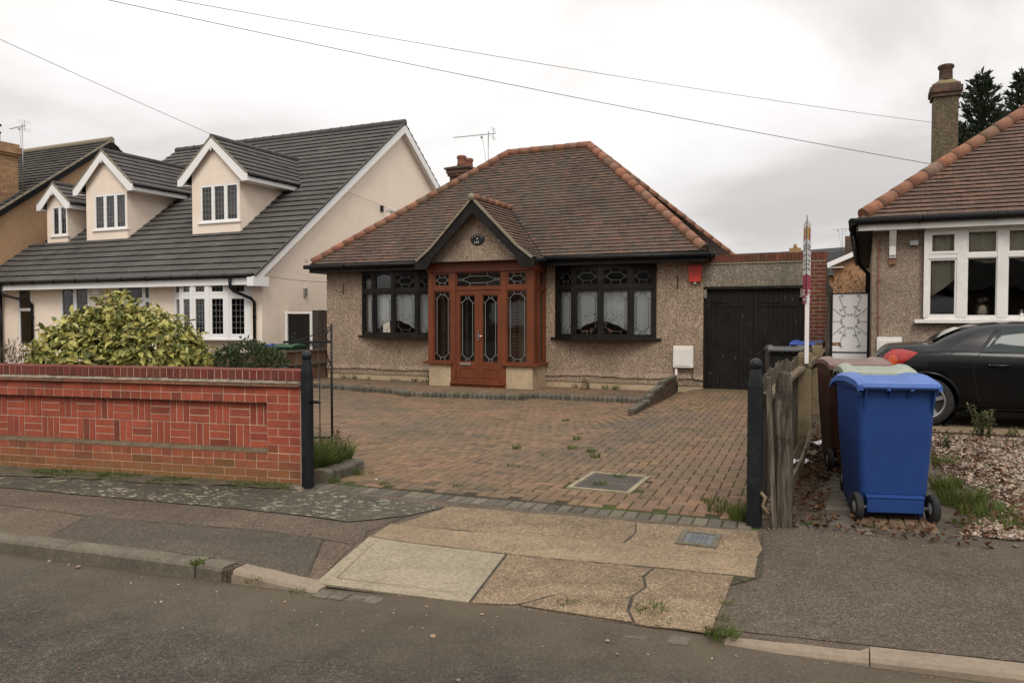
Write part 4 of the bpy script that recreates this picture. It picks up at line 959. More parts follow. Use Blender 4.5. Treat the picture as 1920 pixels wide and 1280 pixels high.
# alarm box, meter box, iron hooks
mb = MB(); mb.ext([(-3.34,YF-.01,2.24),(-3.10,YF-.01,2.24),(-3.08,YF-.01,2.6),(-3.36,YF-.01,2.6)], (0,-.09,0)); al = mb.build('alarm_box', M['red'], B, .012)
mb = MB(); mb.lathe((-3.22,YF-.06,2.235),[(.03,0),(.03,-.03),(.015,-.045)],10,(0,0,-1)) if False else mb.ball((-3.22,YF-.06,2.225),.03); mb.build('strobe', M['white'], al)
mb = MB(); mb.box(-3.66,YF-.13,.44,-3.24,YF+.01,.90); mt_ = mb.build('meter_box', M['white'], B, .012)
mb = MB(); mb.box(-3.62,YF-.142,.485,-3.30,YF-.128,.845); mb.build('meter_door', M['white'], mt_, .004)
mb = MB(); mb.tube([(-3.60,YF-.07,.44),(-3.60,YF-.07,.12)], .028, 10); mb.build('white_pipe', M['white'], B)
mb = MB(); mb.tube([(-3.60,YF-.07,.12),(-3.60,YF-.07,-.06)], .034, 10); mb.tube([(-3.26,YF-.05,.44),(-3.26,YF-.05,.2),(-3.22,YF-.05,.17),(-3.02,YF-.06,.16)], .009, 6); mb.build('black_pipe', M['gutter'], B)
for x in (-12.26, -3.60):
    mb = MB(); mb.bar((x,YF-.01,2.10),(x,YF-.01,2.38),.018,.012,(0,1,0)); mb.tube([(x,YF-.01,2.17),(x-.06,YF-.10,2.15),(x-.10,YF-.16,2.17),(x-.105,YF-.18,2.20),(x-.09,YF-.17,2.215)], .006, 6); mb.build('basket_hook', M['iron'], B)
# chimney on the left slope
mb = MB(); cx0, cx1, cy0, cy1 = -11.35, -10.75, 20.3, 21.15
mb.box(cx0,cy0,4.2,cx1,cy1,5.72); ch = mb.build('chimney', M['darkbrick'], B)
mb = MB(); mb.box(cx0-.05,cy0-.05,5.72,cx1+.05,cy1+.05,5.80); mb.box(cx0-.08,cy0-.08,5.80,cx1+.08,cy1+.08,5.92); mb.box(cx0-.13,cy0-.13,5.92,cx1+.13,cy1+.13,5.97)
mb.add([(cx0-.12,cy0-.12,5.97),(cx1+.12,cy0-.12,5.97),(cx1+.12,cy1+.12,5.97),(cx0-.12,cy1+.12,5.97),(-11.2,cy0+.15,6.06),(-10.9,cy0+.15,6.06),(-10.9,cy1-.15,6.06),(-11.2,cy1-.15,6.06)], [(0,1,5,4),(1,2,6,5),(2,3,7,6),(3,0,4,7),(4,5,6,7)])
mb.build('corbelled_head', M['darkbrick'], ch)
for y in (20.5, 20.95):
    mb = MB(); mb.lathe((-11.05,y,6.04), [(.15,0),(.13,.08),(.125,.2),(.15,.24),(.15,.28),(.12,.31),(.09,.31),(.09,.2)], 16); mb.build('chimney_pot', M['clay'], ch)

# ================================================================== GARAGE beside the bungalow
G = thing('garage', 'flat-roofed garage with black double doors and a brick pier beside the bungalow', 'garage', (-1.9, 18.6, -.1))
mb = MB(); wall(mb, (BR+.002,YF+.02), (-1.08,YF+.02), 1.9, 2.60, .2, [(.06,1.90,1.9,2.12)]); mb.build('front_wall', M['dash_grey'], G)
mb = MB(); mb.box(BR+.01, YF+.0, 2.60, -.68, YF+.22, 2.64); mb.build('string_course', M['mortar'], G)
mb = MB(); x = BR+.01
M['copbrick'] = tilemat('coping_bricks', [(.10,.035,.025),(.17,.05,.032),(.13,.05,.035),(.20,.07,.045)], moss=(.08,.08,.04), ma=.6)
while x < -.70: mb.box(x+.003, YF-.01, 2.64, min(x+.072, -.67), YF+.24, 2.79+random.uniform(-.004,.004)); x += .075
mb.build('coping', M['copbrick'], G)
mb = MB(); mb.box(-1.08, YF-.0, -.1, -.68, YF+.24, 2.6); mb.build('brick_pier', M['redbrick'], G)
mb = MB()
mb.ext([(-.90,YF+.24,-.1),(-.90,YF+.24,2.72),(-.90,YF+1.0,2.55),(-.90,YF+2.2,2.25),(-.90,YF+4.5,2.2),(-.90,YF+4.5,-.1)], (.2,0,0)); mb.box(BR+.26,YF+.3,2.30,-.9,YF+4.5,2.38); mb.box(BR+.05,YF+4.4,-.1,-.9,YF+4.5,2.3)
mb.build('side_wall', plain('mossy_cement_render', (.13,.115,.08), .95, .3, 3, .5, 40, dirt=(.06,.065,.03), da=.8), G)
for i, (a, b) in enumerate(((BR+.05,-2.06),(-2.055,-1.09))):
    mb = MB(); x = a
    while x < b-.01: mb.box(x+.002, YF+.10, .0, min(x+.092, b), YF+.13+random.uniform(-.002,.002), 2.09); x += .095
    dd = mb.build('garage_door', M['gardoor'], G)
    mb = MB(); mb.box(a+.1,YF+.085,1.72,b-.1,YF+.10,1.76); mb.box(a+.12,YF+.085,1.80,a+.5,YF+.10,1.83); mb.build('strap_hinge', M['gardoor'], dd)
mb = MB(); mb.box(BR+.002,YF+.015,2.085,-1.08,YF+.19,2.14); mb.box(BR+.002,YF+.06,0,BR+.055,YF+.16,2.09); mb.build('door_frame', M['blackwood'], G)
mb = MB(); mb.box(BR,YF+.05,-.03,-1.08,YF+.25,.004); mb.build('door_step', M['concpier'], G)
mb = MB(); mb.tube([(-1.38,13.6,-.005),(-1.38,13.6,.10)],.028,8); mb.tube([(-1.38,13.6,.03),(-1.15,13.6,.012)],.014,6); tag(mb.build('door_stop', M['hip']), 'small rusty red stub post standing on the garage drive', 'post')

# ================================================================== CREAM CHALET HOUSE to the left
H = thing('chalet_house', 'cream rendered chalet bungalow with three gabled dormers in a dark tiled roof', 'house', (-20, 22, -.1))
HX0, HX1, HY, HB = -26.3, -15.0, 16.3, 30.2
sl_ = (8.35-2.64)/(23.25-15.85)
def hz(y): return 2.64 + (y-15.85)*sl_
ops = [(HX0, -25.35)]
bay = (-18.25, -15.45)
mb = MB(); wall(mb, (HX0,HY), (HX1,HY), -.4, 2.72, .25, [(bay[0]-HX0, bay[1]-HX0, .92, 2.62), (-20.70-HX0,-19.30-HX0,-.1,2.56), (-23.30-HX0,-21.95-HX0,1.0,2.46), (-25.42-HX0,-24.74-HX0,.6,2.5)])
wall(mb, (HX0,HB), (HX0,HY+.25), -.1, 2.72, .25); wall(mb, (HX1,HB), (HX0,HB), -.1, 2.72, .25)
mb.ext([(HX1,HY+.252,-.4),(HX1,HY+.252,2.72),(HX1,HY+.002,2.722),(HX1,HY+.002,hz(HY)-.08),(HX1,23.25,8.28),(HX1,HB,hz(HY)-.08),(HX1,HB,-.1)], (-.25,0,0)); mb.ext([(HX0,HY+.3,2.72),(HX0,23.25,8.2),(HX0,HB-.3,2.72)], (.25,0,0))
mb.build('wall', M['cream'], H)
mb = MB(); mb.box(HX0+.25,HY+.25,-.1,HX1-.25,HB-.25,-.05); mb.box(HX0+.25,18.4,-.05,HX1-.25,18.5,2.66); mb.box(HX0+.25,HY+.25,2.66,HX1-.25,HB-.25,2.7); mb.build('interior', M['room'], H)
LX0, LX1 = -26.35, -14.78
rf = rooftiles('roof', M['slate'], H, [(LX0,15.85,2.64),(LX1,15.85,2.64),(LX1,23.25,8.35),(LX0+.5,23.25,8.35)], .33, .31, .036, .5, .004)
rooftiles('roof_slope', M['slate'], rf, [(LX1,30.65,2.64),(LX0,30.65,2.64),(LX0+.5,23.25,8.35),(LX1,23.25,8.35)], .33, .31, .04, .5, .002)
rooftiles('lower_roof_edge', M['slate'], rf, [(-28.2,15.75,2.50),(LX0-.0,15.75,2.50),(LX0,17.9,4.12),(-28.2,17.9,4.12)], .33, .31, .04, .5, .002)
mb = MB(); mb.tube([(LX0+.5,23.25,8.36),(LX1,23.25,8.36)], .12, 10); n = 24
for i in range(n): x = lerp(LX0+.6, LX1, i/n); mb.tube([(x,23.25,8.365),(x+.02,23.25,8.365)], .132, 10)
mb.build('ridge_tiles', M['slate'], H)
# verge: white barge boards and soffit on the right gable
mb = MB()
for (ya, za, yb, zb) in ((15.78,2.60,23.25,8.33),(30.72,2.60,23.25,8.33)):
    s = 1 if yb > ya else -1
    mb.ext([(LX1,ya,za-.26),(LX1,ya,za-.02),(LX1,yb,zb-.03),(LX1,yb,zb-.33)], (-.035,0,0)); mb.ext([(LX1-.035,ya,za-.20),(LX1-.035,ya,za-.17),(LX1-.035,yb,zb-.26),(LX1-.035,yb,zb-.29)], (-.2,0,0))
mb.box(LX1-.22,15.74,2.34,LX1+.003,16.35,2.60); mb.build('barge_board', M['upvc'], H, .004)
mb = MB()
for i in range(30):
    t_ = i/30; mb.bar((LX1+.01,lerp(15.8,23.2,t_),lerp(2.62,8.33,t_)),(LX1+.01,lerp(15.8,23.2,t_+.032),lerp(2.62,8.33,t_+.032)),.05,.05)
mb.build('dry_verge', M['slate'], H)
mb = MB(); mb.box(-25.9,15.84,2.38,LX1-.02,15.87,2.60); mb.box(-25.9,15.87,2.385,LX1-.05,16.31,2.40); mb.box(-28.2,15.74,2.28,-25.91,15.77,2.46); mb.box(-28.2,15.77,2.30,-25.91,16.31,2.32); mb.build('fascia', M['upvc'], H)
gutter('gutter', H, (-25.85,15.78,2.60), (LX1-.05,15.78,2.625), .06); gutter('gutter', H, (-28.2,15.68,2.47), (-25.75,15.68,2.475), .06)
for (x0, x1) in ((-15.65,-15.22), (-25.5,-24.62)):
    mb = MB(); mb.tube([(x0,15.78,2.58),(x0,15.80,2.32),(x0+.06,15.86,2.22),(x1-.05,16.18,2.02),(x1,16.24,1.92),(x1,16.24,-.05)], .042, 10)
    for z in (1.5, .5): mb.tube([(x1,16.24,z),(x1,16.24,z+.05)], .052, 10)
    mb.build('downpipe', M['gutter'], H)
mb = MB(); mb.tube([(-26.15,16.2,2.3),(-26.15,16.2,-.05)], .045, 10); mb.build('downpipe', M['gutter'], H)
# bow window
w_ = Win('window', H, 'upvc', 'glassdk', 'lead', 'white leaded bow window beside the downpipe'); P = bowpts(bay[0], bay[1], HY-.02, (-26,-13,0,13,26), (1,1,1,1,1)); w_.sm = 'upvc'
for i in range(5):
    a, b = P[i], P[i+1]; w_.frame(a, b-a); L = (b-a).length
    w_.bx(w_.f, -.06, .06, .92, 2.62, -.09, .02); w_.bx(w_.f, L-.06, L+.06, .92, 2.62, -.09, .018); w_.bx(w_.f, 0, L, 2.08, 2.15, -.08, .006); w_.bx(w_.f, 0, L, .92, .98, -.08, .006); w_.bx(w_.f, 0, L, 2.52, 2.62, -.08, .006)
    w_.light(.05, L-.05, .97, 2.09, .075, .05, .012, 'grid', 0, .007); w_.light(.05, L-.05, 2.14, 2.53, .075, .05, .012, 'grid', 0, .007); w_.bx(w_.s, -.02, L+.02, .87, .92, -.1, .05)
w_.s.ext([(p.x,p.y+.02,.88) for p in P] + [(bay[1],HY+.2,.88),(bay[0],HY+.2,.88)], (0,0,.03)); w_.f.ext([(p.x,p.y+.02,2.6) for p in P] + [(bay[1],HY+.2,2.6),(bay[0],HY+.2,2.6)], (0,0,.1))
w_.frame((bay[1],HY),(1,0)); w_.bx(w_.s,-.2,.14,.87,.915,-.1,.05); w_.done()
# door group, small windows
w_ = Win('door_surround', H, 'upvc', 'glassdk', 'lead'); w_.frame((-20.70,HY),(1,0))
for a, b in ((0,.28),(1.12,1.40)):
    w_.light(a, b, -.08, 2.02, .06, .06, -.02, None); w_.light(a, b, 2.02, 2.54, .06, .06, -.02, None)
w_.light(.28, 1.12, 2.02, 2.54, .07, .06, -.02, 'hex'); w_.done()
w_ = Win('door', H, 'upvc', 'glassdk', 'lead', 'white front door with a dark glazed panel'); w_.frame((-20.70,HY),(1,0)); w_.light(.30, 1.10, .7, 2.0, .14, .05, -.04, 'oct', .1); w_.bx(w_.f, .30, 1.10, -.05, .7, -.09, -.045); w_.done()
w_ = Win('window', H, 'upvc', 'glassdk', 'lead', 'white window mostly hidden by the big variegated bush'); w_.frame((-23.30,HY),(1,0))
w_.light(0,.68,1.0,2.46,.08,.06,-.0,'grid'); w_.light(.67,1.35,1.0,2.46,.08,.06,-.001,'grid'); w_.sill(-.05,1.4,.95,1.0,-.1,.05); w_.done()
w_ = Win('window', H, 'upvc', 'glassdk', 'lead', 'tall white sash window at the left end of the wall'); w_.frame((-25.42,HY),(1,0)); w_.light(0,.68,1.75,2.5,.05,.06,0,None); w_.light(0,.68,.6,1.76,.05,.06,-.02,None); w_.done()
mb = MB(); mb.box(-21.75,HY-.05,2.2,-21.45,HY,2.45); mb.build('vent_box', M['upvc'], H)
# fittings on the gable
mb = MB(); mb.box(HX1-.01,18.02,2.12,HX1+.07,18.12,2.36); mb.build('wall_lamp', M['metal'], H)
mb = MB(); mb.box(HX1-.01,22.4,5.18,HX1+.05,22.9,5.24); mb.box(HX1-.01,22.45,4.6,HX1+.04,22.5,5.2); mb.build('window_hood', M['upvc'], H)
mb = MB(); mb.box(HX1-.01,22.0,5.1,HX1+.06,22.12,5.3); mb.build('cable_box', M['gutter'], H)
def dormer(x0, x1, y, zb, ze, za, win, lbl, ov=.42):
    D_ = thing_part('dormer', H, lbl)
    xc = (x0+x1)/2; yb = 16 + 0; ys = lambda z: 15.85 + (z-2.64)/sl_
    mb = MB(); wx0, wx1, wz0, wz1 = win
    wall(mb, (x0,y), (x1,y), zb-.12, ze, .12, [(wx0-x0, wx1-x0, wz0, wz1)])
    k = (za-ze)/((x1-x0)/2+ov); mb.ext([(x0,y,ze),(x1,y,ze),(x1,y,ze+ov*k-.05),(xc,y,za-.1),(x0,y,ze+ov*k-.05)], (0,.12,0))
    for x, s in ((x0,1),(x1,-1)): mb.ext([(x,y+.12,zb-.15),(x,ys(ze+.35),ze+.2),(x,y+.12,ze+.2)], (s*.1,0,0))
    mb.box(x0+.1,y+.9,zb,x1-.1,y+.95,ze)
    D_ = mb.build('dormer', M['cream'], H, 0, lbl)
    yf = y-.16
    for s, xe in ((-1,x0-ov),(1,x1+ov)):
        P_ = [(xe,yf,ze),(xe,ys(ze)+.15,ze),(xc,ys(za)+.15,za),(xc,yf,za)]
        if s < 0: P_ = [P_[1],P_[0],P_[3],P_[2]]
        rooftiles('dormer_roof', M['slate'], H, P_, .30, .25, .032, .5, .002, under=D_)
        mb = MB(); mb.ext([(xc,yf-.005,za-.03),(xe+s*.02,yf-.005,ze-.02),(xe+s*.02,yf-.005,ze-.22),(xe-s*.18,yf-.005,ze-.22),(xc,yf-.005,za-.30)], (0,.03,0))
        mb.box(min(xe,xe-s*(ov-.02)),yf+.025,ze-.215,max(xe,xe-s*(ov-.02)),ys(ze)-.1,ze-.195); mb.box(min(xe+s*.018,xe-s*.01),yf+.025,ze-.215,max(xe+s*.018,xe-s*.01),ys(ze)-.15,ze-.04); mb.build('barge_board', M['upvc'], D_)
        gutter('dormer_gutter', D_, (xe+s*.06,yf+.03,ze-.045), (xe+s*.06,ys(ze)-.05,ze-.04), .045)
        mb = MB(); n = 9
        for i in range(n): t_ = i/n; mb.bar((lerp(xe,xc,t_),yf-.0,lerp(ze,za,t_)+.01),(lerp(xe,xc,t_+.12),yf-.0,lerp(ze,za,t_+.12)+.01),.05,.035,(0,1,0))
        mb.build('verge', M['mortar'], D_)
    mb = MB(); mb.tube([(xc,yf,za+.02),(xc,ys(za)+.1,za+.02)], .07, 8); mb.build('ridge', M['slate'], D_)
    mb = MB(); mb.bar((xc,yf-.01,za-.42),(xc,yf-.01,za-.26),.03,.03,(0,1,0)); mb.build('finial', M['upvc'], D_)
    w_ = Win('dormer_window', H, 'upvc', 'glassdk', 'lead'); w_.frame((wx0,y),(1,0)); L = wx1-wx0; n = 3 if L > 1 else 2
    for i in range(n): w_.light(L*i/n, L*(i+1)/n, wz0, wz1, .065, .05, -.0-.001*i, 'grid', 0, .008)
    w_.sill(-.1, L+.08, wz0-.05, wz0, -.05, .05); w_.done()
def thing_part(*a): return None
dormer(-19.05,-17.10,17.7,4.06,5.78,6.98,(-18.70,-17.16,4.42,5.56),'largest gabled dormer nearest the ridge end')
dormer(-23.90,-21.93,17.7,4.06,5.82,7.0,(-23.50,-21.98,4.42,5.58),'middle gabled dormer')
dormer(-25.92,-24.86,17.7,4.20,5.42,6.10,(-25.64,-24.88,4.32,5.33),'smallest gabled dormer at the left end',.3)

# ================================================================== OCHRE HOUSE far left
K = thing('ochre_house', 'ochre rendered gabled house with a brick chimney at the left edge', 'house', (-30, 21, -.1))
KX, KY, KZ = -27.0, 20.95, 8.40
def kz(y): return KZ - abs(y-KY)*.745
mb = MB(); mb.ext([(KX,13.7,-.1),(KX,13.7,kz(13.7)-.12),(KX,KY,KZ-.15),(KX,28.2,kz(28.2)-.12),(KX,28.2,-.1)], (-.25,0,0)); mb.box(-38,13.7,-.1,KX-.26,13.95,2.8); mb.box(-38,27.95,-.1,KX-.26,28.2,2.8); mb.build('wall', M['ochre'], K)
rf = rooftiles('roof', M['slate2'], K, [(-38,13.3,kz(13.3)),(KX+.22,13.3,kz(13.3)),(KX+.22,KY,KZ),(-38,KY,KZ)], .30, .26, .035, .5, .003)
rooftiles('roof_slope', M['slate2'], rf, [(KX+.22,28.6,kz(28.6)),(-38,28.6,kz(28.6)),(-38,KY,KZ),(KX+.22,KY,KZ)], .30, .26, .035, .5, .003)
mb = MB(); mb.ext([(KX+.2,13.25,kz(13.25)-.25),(KX+.2,13.25,kz(13.25)-.04),(KX+.2,KY,KZ-.04),(KX+.2,KY,KZ-.28)], (-.2,0,0)); mb.ext([(KX+.2,28.65,kz(28.65)-.25),(KX+.2,28.65,kz(28.65)-.04),(KX+.2,KY,KZ-.04),(KX+.2,KY,KZ-.28)], (-.2,0,0)); mb.build('barge_board', M['gutter'], K)
mb = MB()
for i in range(26):
    t_ = i/26; mb.bar((KX+.23,lerp(13.3,KY,t_),kz(lerp(13.3,KY,t_))-.0),(KX+.23,lerp(13.3,KY,t_+.036),kz(lerp(13.3,KY,t_+.036))),.07,.05)
mb.build('verge_mortar', M['mortar'], K)
mb = MB(); mb.tube([(-38,KY,KZ+.02),(KX+.25,KY,KZ+.02)], .12, 10); mb.build('ridge_tiles', M['mortar'], K)
mb = MB(); mb.box(-28.25,16.7,4.9,-27.2,17.55,7.15); chk = mb.build('chimney', M['chimbrick'], K)
mb = MB(); mb.box(-28.31,16.64,7.15,-27.14,17.61,7.23); mb.box(-28.37,16.58,7.23,-27.08,17.67,7.46); mb.box(-28.29,16.66,7.46,-27.16,17.59,7.58); mb.build('oversailing_courses', M['chimbrick'], chk)
mb = MB(); mb.lathe((-27.75,17.1,7.58), [(.2,0),(.17,.1),(.17,.35),(.2,.38),(.2,.42)], 14); mb.build('chimney_pot', M['clay'], chk)
mb = MB(); mb.lathe((-27.75,17.1,8.22), [(.22,0),(.2,.05),(.1,.08)], 14)
for a in range(4): mb.tube([(-27.75+.16*math.cos(a*PI/2),17.1+.16*math.sin(a*PI/2),7.98),(-27.75+.17*math.cos(a*PI/2),17.1+.17*math.sin(a*PI/2),8.24)],.012,5)
mb.build('cowl', M['iron'], chk)
mb = MB(); mb.ext([(-27.2,16.6,kz(16.6)+.03),(-27.08,16.6,kz(16.6)+.03),(-27.08,17.6,kz(17.6)+.03),(-27.2,17.6,kz(17.6)+.03)],(0,0,.05)); mb.box(-28.25,16.55,kz(16.6)+.0,-27.15,16.69,kz(16.7)+.16); mb.build('lead_flashing', M['slate'], chk)

# ================================================================== RIGHT-HAND BUNGALOW
Rr = thing('neighbour_bungalow', 'pebble-dashed bungalow with white windows and tall chimney behind the black car', 'bungalow', (4, 18, .1))
NY, NX0, NX1 = 14.0, .12, 9.5
nw = (.86, 4.4)
mb = MB(); wall(mb, (NX0,NY), (NX1,NY), -.1, 2.96, .25, [(nw[0]-NX0, nw[1]-NX0, 1.47, 2.90)]); wall(mb, (NX0,24), (NX0,NY+.25), -.1, 2.96, .25); wall(mb, (NX1,NY+.25), (NX1,24), -.1, 2.96, .25); wall(mb, (NX1,24),(NX0,24),-.1,2.96,.25)
mb.build('wall', M['dash_right'], Rr)
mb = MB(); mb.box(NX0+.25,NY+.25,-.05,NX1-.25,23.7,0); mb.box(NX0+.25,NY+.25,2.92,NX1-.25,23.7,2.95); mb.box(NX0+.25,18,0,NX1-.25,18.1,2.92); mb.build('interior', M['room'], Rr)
a0, a1, a2, a3 = (-.10,13.72,3.10), (9.8,13.72,3.10), (9.8,24.4,3.10), (-.10,24.4,3.10); q0, q1 = (5.95,19.05,7.78), (6.0,19.05,7.78)
d0 = Vector((2.54,2.2,1.92)); k_ = (19.05-13.72)/d0.y; q0 = tuple(Vector(a0)+d0*k_); q1 = (q0[0]+.6, q0[1], q0[2])
rf = rooftiles('roof', M['tile2'], Rr, [a0,a1,q1,q0]); rooftiles('roof_slope', M['tile2'], rf, [a3,a0,q0]); rooftiles('roof_slope', M['tile2'], rf, [a1,a2,q1])
hiptiles('hip_tiles', Rr, hp(a0,q0), q0, .112, .34, 'hip', .005); hiptiles('hip_tiles', Rr, hp(a3,q0), q0, .12, .33)
mb = MB(); mb.box(-.10,13.70,2.90,9.8,13.73,3.05); mb.box(-.10,13.73,2.905,9.8,14.01,2.925); mb.build('fascia', M['whitewood'], Rr)
mb = MB(); mb.box(-.13,13.66,2.88,-.10,24.4,3.08); mb.box(-.10,13.735,2.90,.12,24.4,2.92); mb.build('side_fascia', M['soffit'], Rr)
gutter('gutter', Rr, (-.22,13.65,3.045), (9.8,13.65,3.05), .058); gutter('gutter', Rr, (-.19,13.6,3.04), (-.19,24.3,3.03), .06)
mb = MB(); mb.tube([(-.17,15.2,3.0),(-.1,15.4,2.5),(.06,15.5,2.3),(.06,15.5,0)], .04, 8); mb.build('downpipe', M['gutter'], Rr)
mb = MB(); mb.tube([(.215,13.97,2.75),(.215,13.97,.1)], .012, 6); 
for z in (2.6,2.1,1.5,.9): mb.box(.195,13.95,z,.24,13.99,z+.02)
mb.build('cable_conduit', M['clay'], Rr)
mb = MB(); mb.ext([(.36,13.995,2.52),(.36,13.72,2.90),(.36,13.995,2.90)],(.10,0,0)); mb.box(.36,13.90,2.50,.46,14.0,2.72); mb.box(.36,13.93,2.46,.46,14.0,2.52); br_ = mb.build('eaves_bracket', M['whitewood'], Rr, .01)
mb = MB(); mb.box(.355,13.96,2.36,.465,13.999,2.46); mb.build('bracket_corbel', M['hip'], Rr)
mb = MB(); mb.box(.66,13.93,2.66,.78,14.0,2.73); mb.build('wall_lamp', M['metal'], Rr)
w_ = Win('window', Rr, 'whitewood', 'glass', None); w_.frame((nw[0],NY-.10),(1,0)); U = lambda x: x-nw[0]; w_.sm = 'whitewood'
w_.bx(w_.f, 0, U(nw[1]), 2.84, 2.92, -.12, .0); w_.bx(w_.f, 0, U(nw[1]), 1.46, 1.52, -.12, .0)
posts = [(.86,.93),(1.32,1.46),(1.86,2.0),(2.44,2.58),(3.0,3.14),(3.55,3.69),(4.33,4.4)]
for a, b in posts: w_.bx(w_.f, U(a), U(b), 1.50, 2.86, -.12, .012)
for i in range(6):
    a, b = U(posts[i][1]), U(posts[i+1][0]); w_.bx(w_.f, a, b, 2.43, 2.50, -.1, .006)
    ac = i in (0, 5)
    w_.light(a-.002, b+.002, 2.50, 2.85, .045 if ac else .02, .06, .014 if ac else -.01); w_.light(a-.002, b+.002, 1.52, 2.43, .03 if ac else .015, .06, -.01)
w_.bx(w_.f, 0, .02, 1.46, 2.9, -.25, -.0)
w_.sill(-.12, U(4.5), 1.41, 1.47, -.15, .05); nwin = w_.done()
# drapes: gathered heading and tie-back in the first light
mb = MB(); n = 120; V = []
for i in range(n+1):
    u = i/n; x = lerp(.95, 4.3, u); z0 = 2.42 - .07*abs(math.sin((x-.95)*PI/.55)); y = 14.06 + .025*math.sin(x*40)
    V += [(x,y,2.88),(x,y-.01,z0)]
mb.add(V, [(2*i,2*i+1,2*i+3,2*i+2) for i in range(n)], .5, True)
V = []; n = 24; m_ = 10
for i in range(n+1):
    u = i/n
    for j in range(m_+1):
        v = j/m_; xt = lerp(.92, 1.45, u); xb = lerp(.92, 1.0, u); zz = lerp(2.44, lerp(1.83, 2.25, u**1.3), v); s = v**1.3
        V.append((lerp(xt, lerp(.92, 1.44, u**.8), v*.3) , 14.06 + .022*math.sin(u*30), zz if True else 0))
mb.add(V, [(i*(m_+1)+j, i*(m_+1)+j+1, (i+1)*(m_+1)+j+1, (i+1)*(m_+1)+j) for i in range(n) for j in range(m_)], .5, True)
mb.build('drapes', M['ivory'], nwin)
mb = MB(); mb.lathe((1.68,14.02,1.52), [(.07,0),(.10,.05),(.09,.14),(.07,.18)], 12); mb.ball((1.66,14.02,1.76),.05,10,6); mb.ball((1.72,14.02,1.78),.04,8,6); mb.build('potted_ornament', M['kerb'], nwin)
mb = MB(); mb.ball((2.2,13.98,1.55),.04); mb.ball((2.2,13.98,1.60),.025); mb.build('china_figure', M['white'], nwin)
mb = MB(); mb.box(.20,13.93,.52,.57,14.01,1.18); mx_ = mb.build('meter_box', M['white'], Rr, .01); mb = MB(); mb.box(.235,13.918,.55,.54,13.932,1.13); mb.build('meter_door', M['white'], mx_, .003)
mb = MB(); mb.box(1.22,17.7,3.6,1.66,18.15,5.92); ch2 = mb.build('chimney', M['chimdash'], Rr)
mb = MB(); mb.box(1.18,17.66,5.92,1.70,18.19,6.0); mb.box(1.15,17.63,6.0,1.73,18.22,6.11); mb.box(1.19,17.67,6.11,1.69,18.18,6.17); mb.build('corbelled_head', M['darkbrick'], ch2)
mb = MB(); mb.add([(1.2,17.68,6.17),(1.68,17.68,6.17),(1.68,18.17,6.17),(1.2,18.17,6.17),(1.33,17.81,6.28),(1.56,17.81,6.28),(1.56,18.04,6.28),(1.33,18.04,6.28)], [(0,1,5,4),(1,2,6,5),(2,3,7,6),(3,0,4,7),(4,5,6,7)]); mb.build('flaunching', M['concpier'], ch2)
mb = MB(); mb.lathe((1.445,17.92,6.26), [(.13,0),(.125,.05),(.12,.24),(.15,.27),(.15,.31),(.13,.33),(.11,.33),(.11,.2)], 16); mb.build('chimney_pot', M['darkbrick'], ch2)

# ================================================================== HOUSE IN THE DISTANCE
Q_ = thing('distant_house', 'low house far behind with a mossy brown roof and white barge board', 'house', (2, 44, 0))
mb = MB(); mb.ext([(-1.55,40.1,0),(9,40.1,0),(9,40.1,6.5),(4.2,40.1,6.0),(-1.55,40.1,4.05)], (0,.3,0)) if False else mb.box(-1.3,41.3,0,10,41.6,4.3); mb.ext([(-1.35,40.6,0),(-1.35,40.6,4.1),(5.0,40.6,6.9),(5.0,40.6,0)], (0,.25,0)); mb.build('wall', M['bgbrick'], Q_)
rf = rooftiles('roof', M['slate2'], Q_, [(-1.62,40.3,4.15),(-1.62,52,4.15),(5.2,52,7.15),(5.2,40.3,7.15)][::-1][2:] + [(-1.62,40.3,4.15),(-1.62,52,4.15)][::-1][:0] + [(5.2,40.3,7.15)][:0] or [], .4, .35, .03) if False else rooftiles('roof', M['slate2'], Q_, [(-1.62,52,4.15),(-1.62,40.3,4.15),(5.2,40.3,7.15),(5.2,52,7.15)], .4, .33, .03)
mb = MB(); mb.ext([(-1.65,40.28,3.9),(-1.65,40.28,4.14),(5.2,40.28,7.14),(5.2,40.28,6.9)], (0,.06,0)); mb.box(-1.7,40.27,3.9,-.9,40.62,3.93); mb.build('barge_board', M['upvc'], Q_)
mb = MB(); mb.box(-.95,44,4.4,-.3,44.7,5.75); mb.lathe((-.6,44.3,5.75),[(.12,0),(.1,.25)],8); mb.build('chimney', M['darkbrick'], Q_)
Q2 = thing('farther_house', 'dark-roofed far house whose chimney peeps over the garage coping', 'house', (-4.5, 62, 0))
mb = MB(); mb.box(-14,60,0,1.5,66,4.6); mb.build('wall', M['bgbrick'], Q2)
rooftiles('roof', M['slate2'], Q2, [(-15,59.6,4.5),(1.5,59.6,4.5),(1.5,63,6.9),(-15,63,6.2)], .5, .35, .03)
mb = MB(); mb.box(-5.2,61.8,5.5,-4.4,62.5,6.75); mb.lathe((-4.8,62.1,6.75),[(.14,0),(.12,.3)],8); mb.build('chimney', M['chimbrick'], Q2)

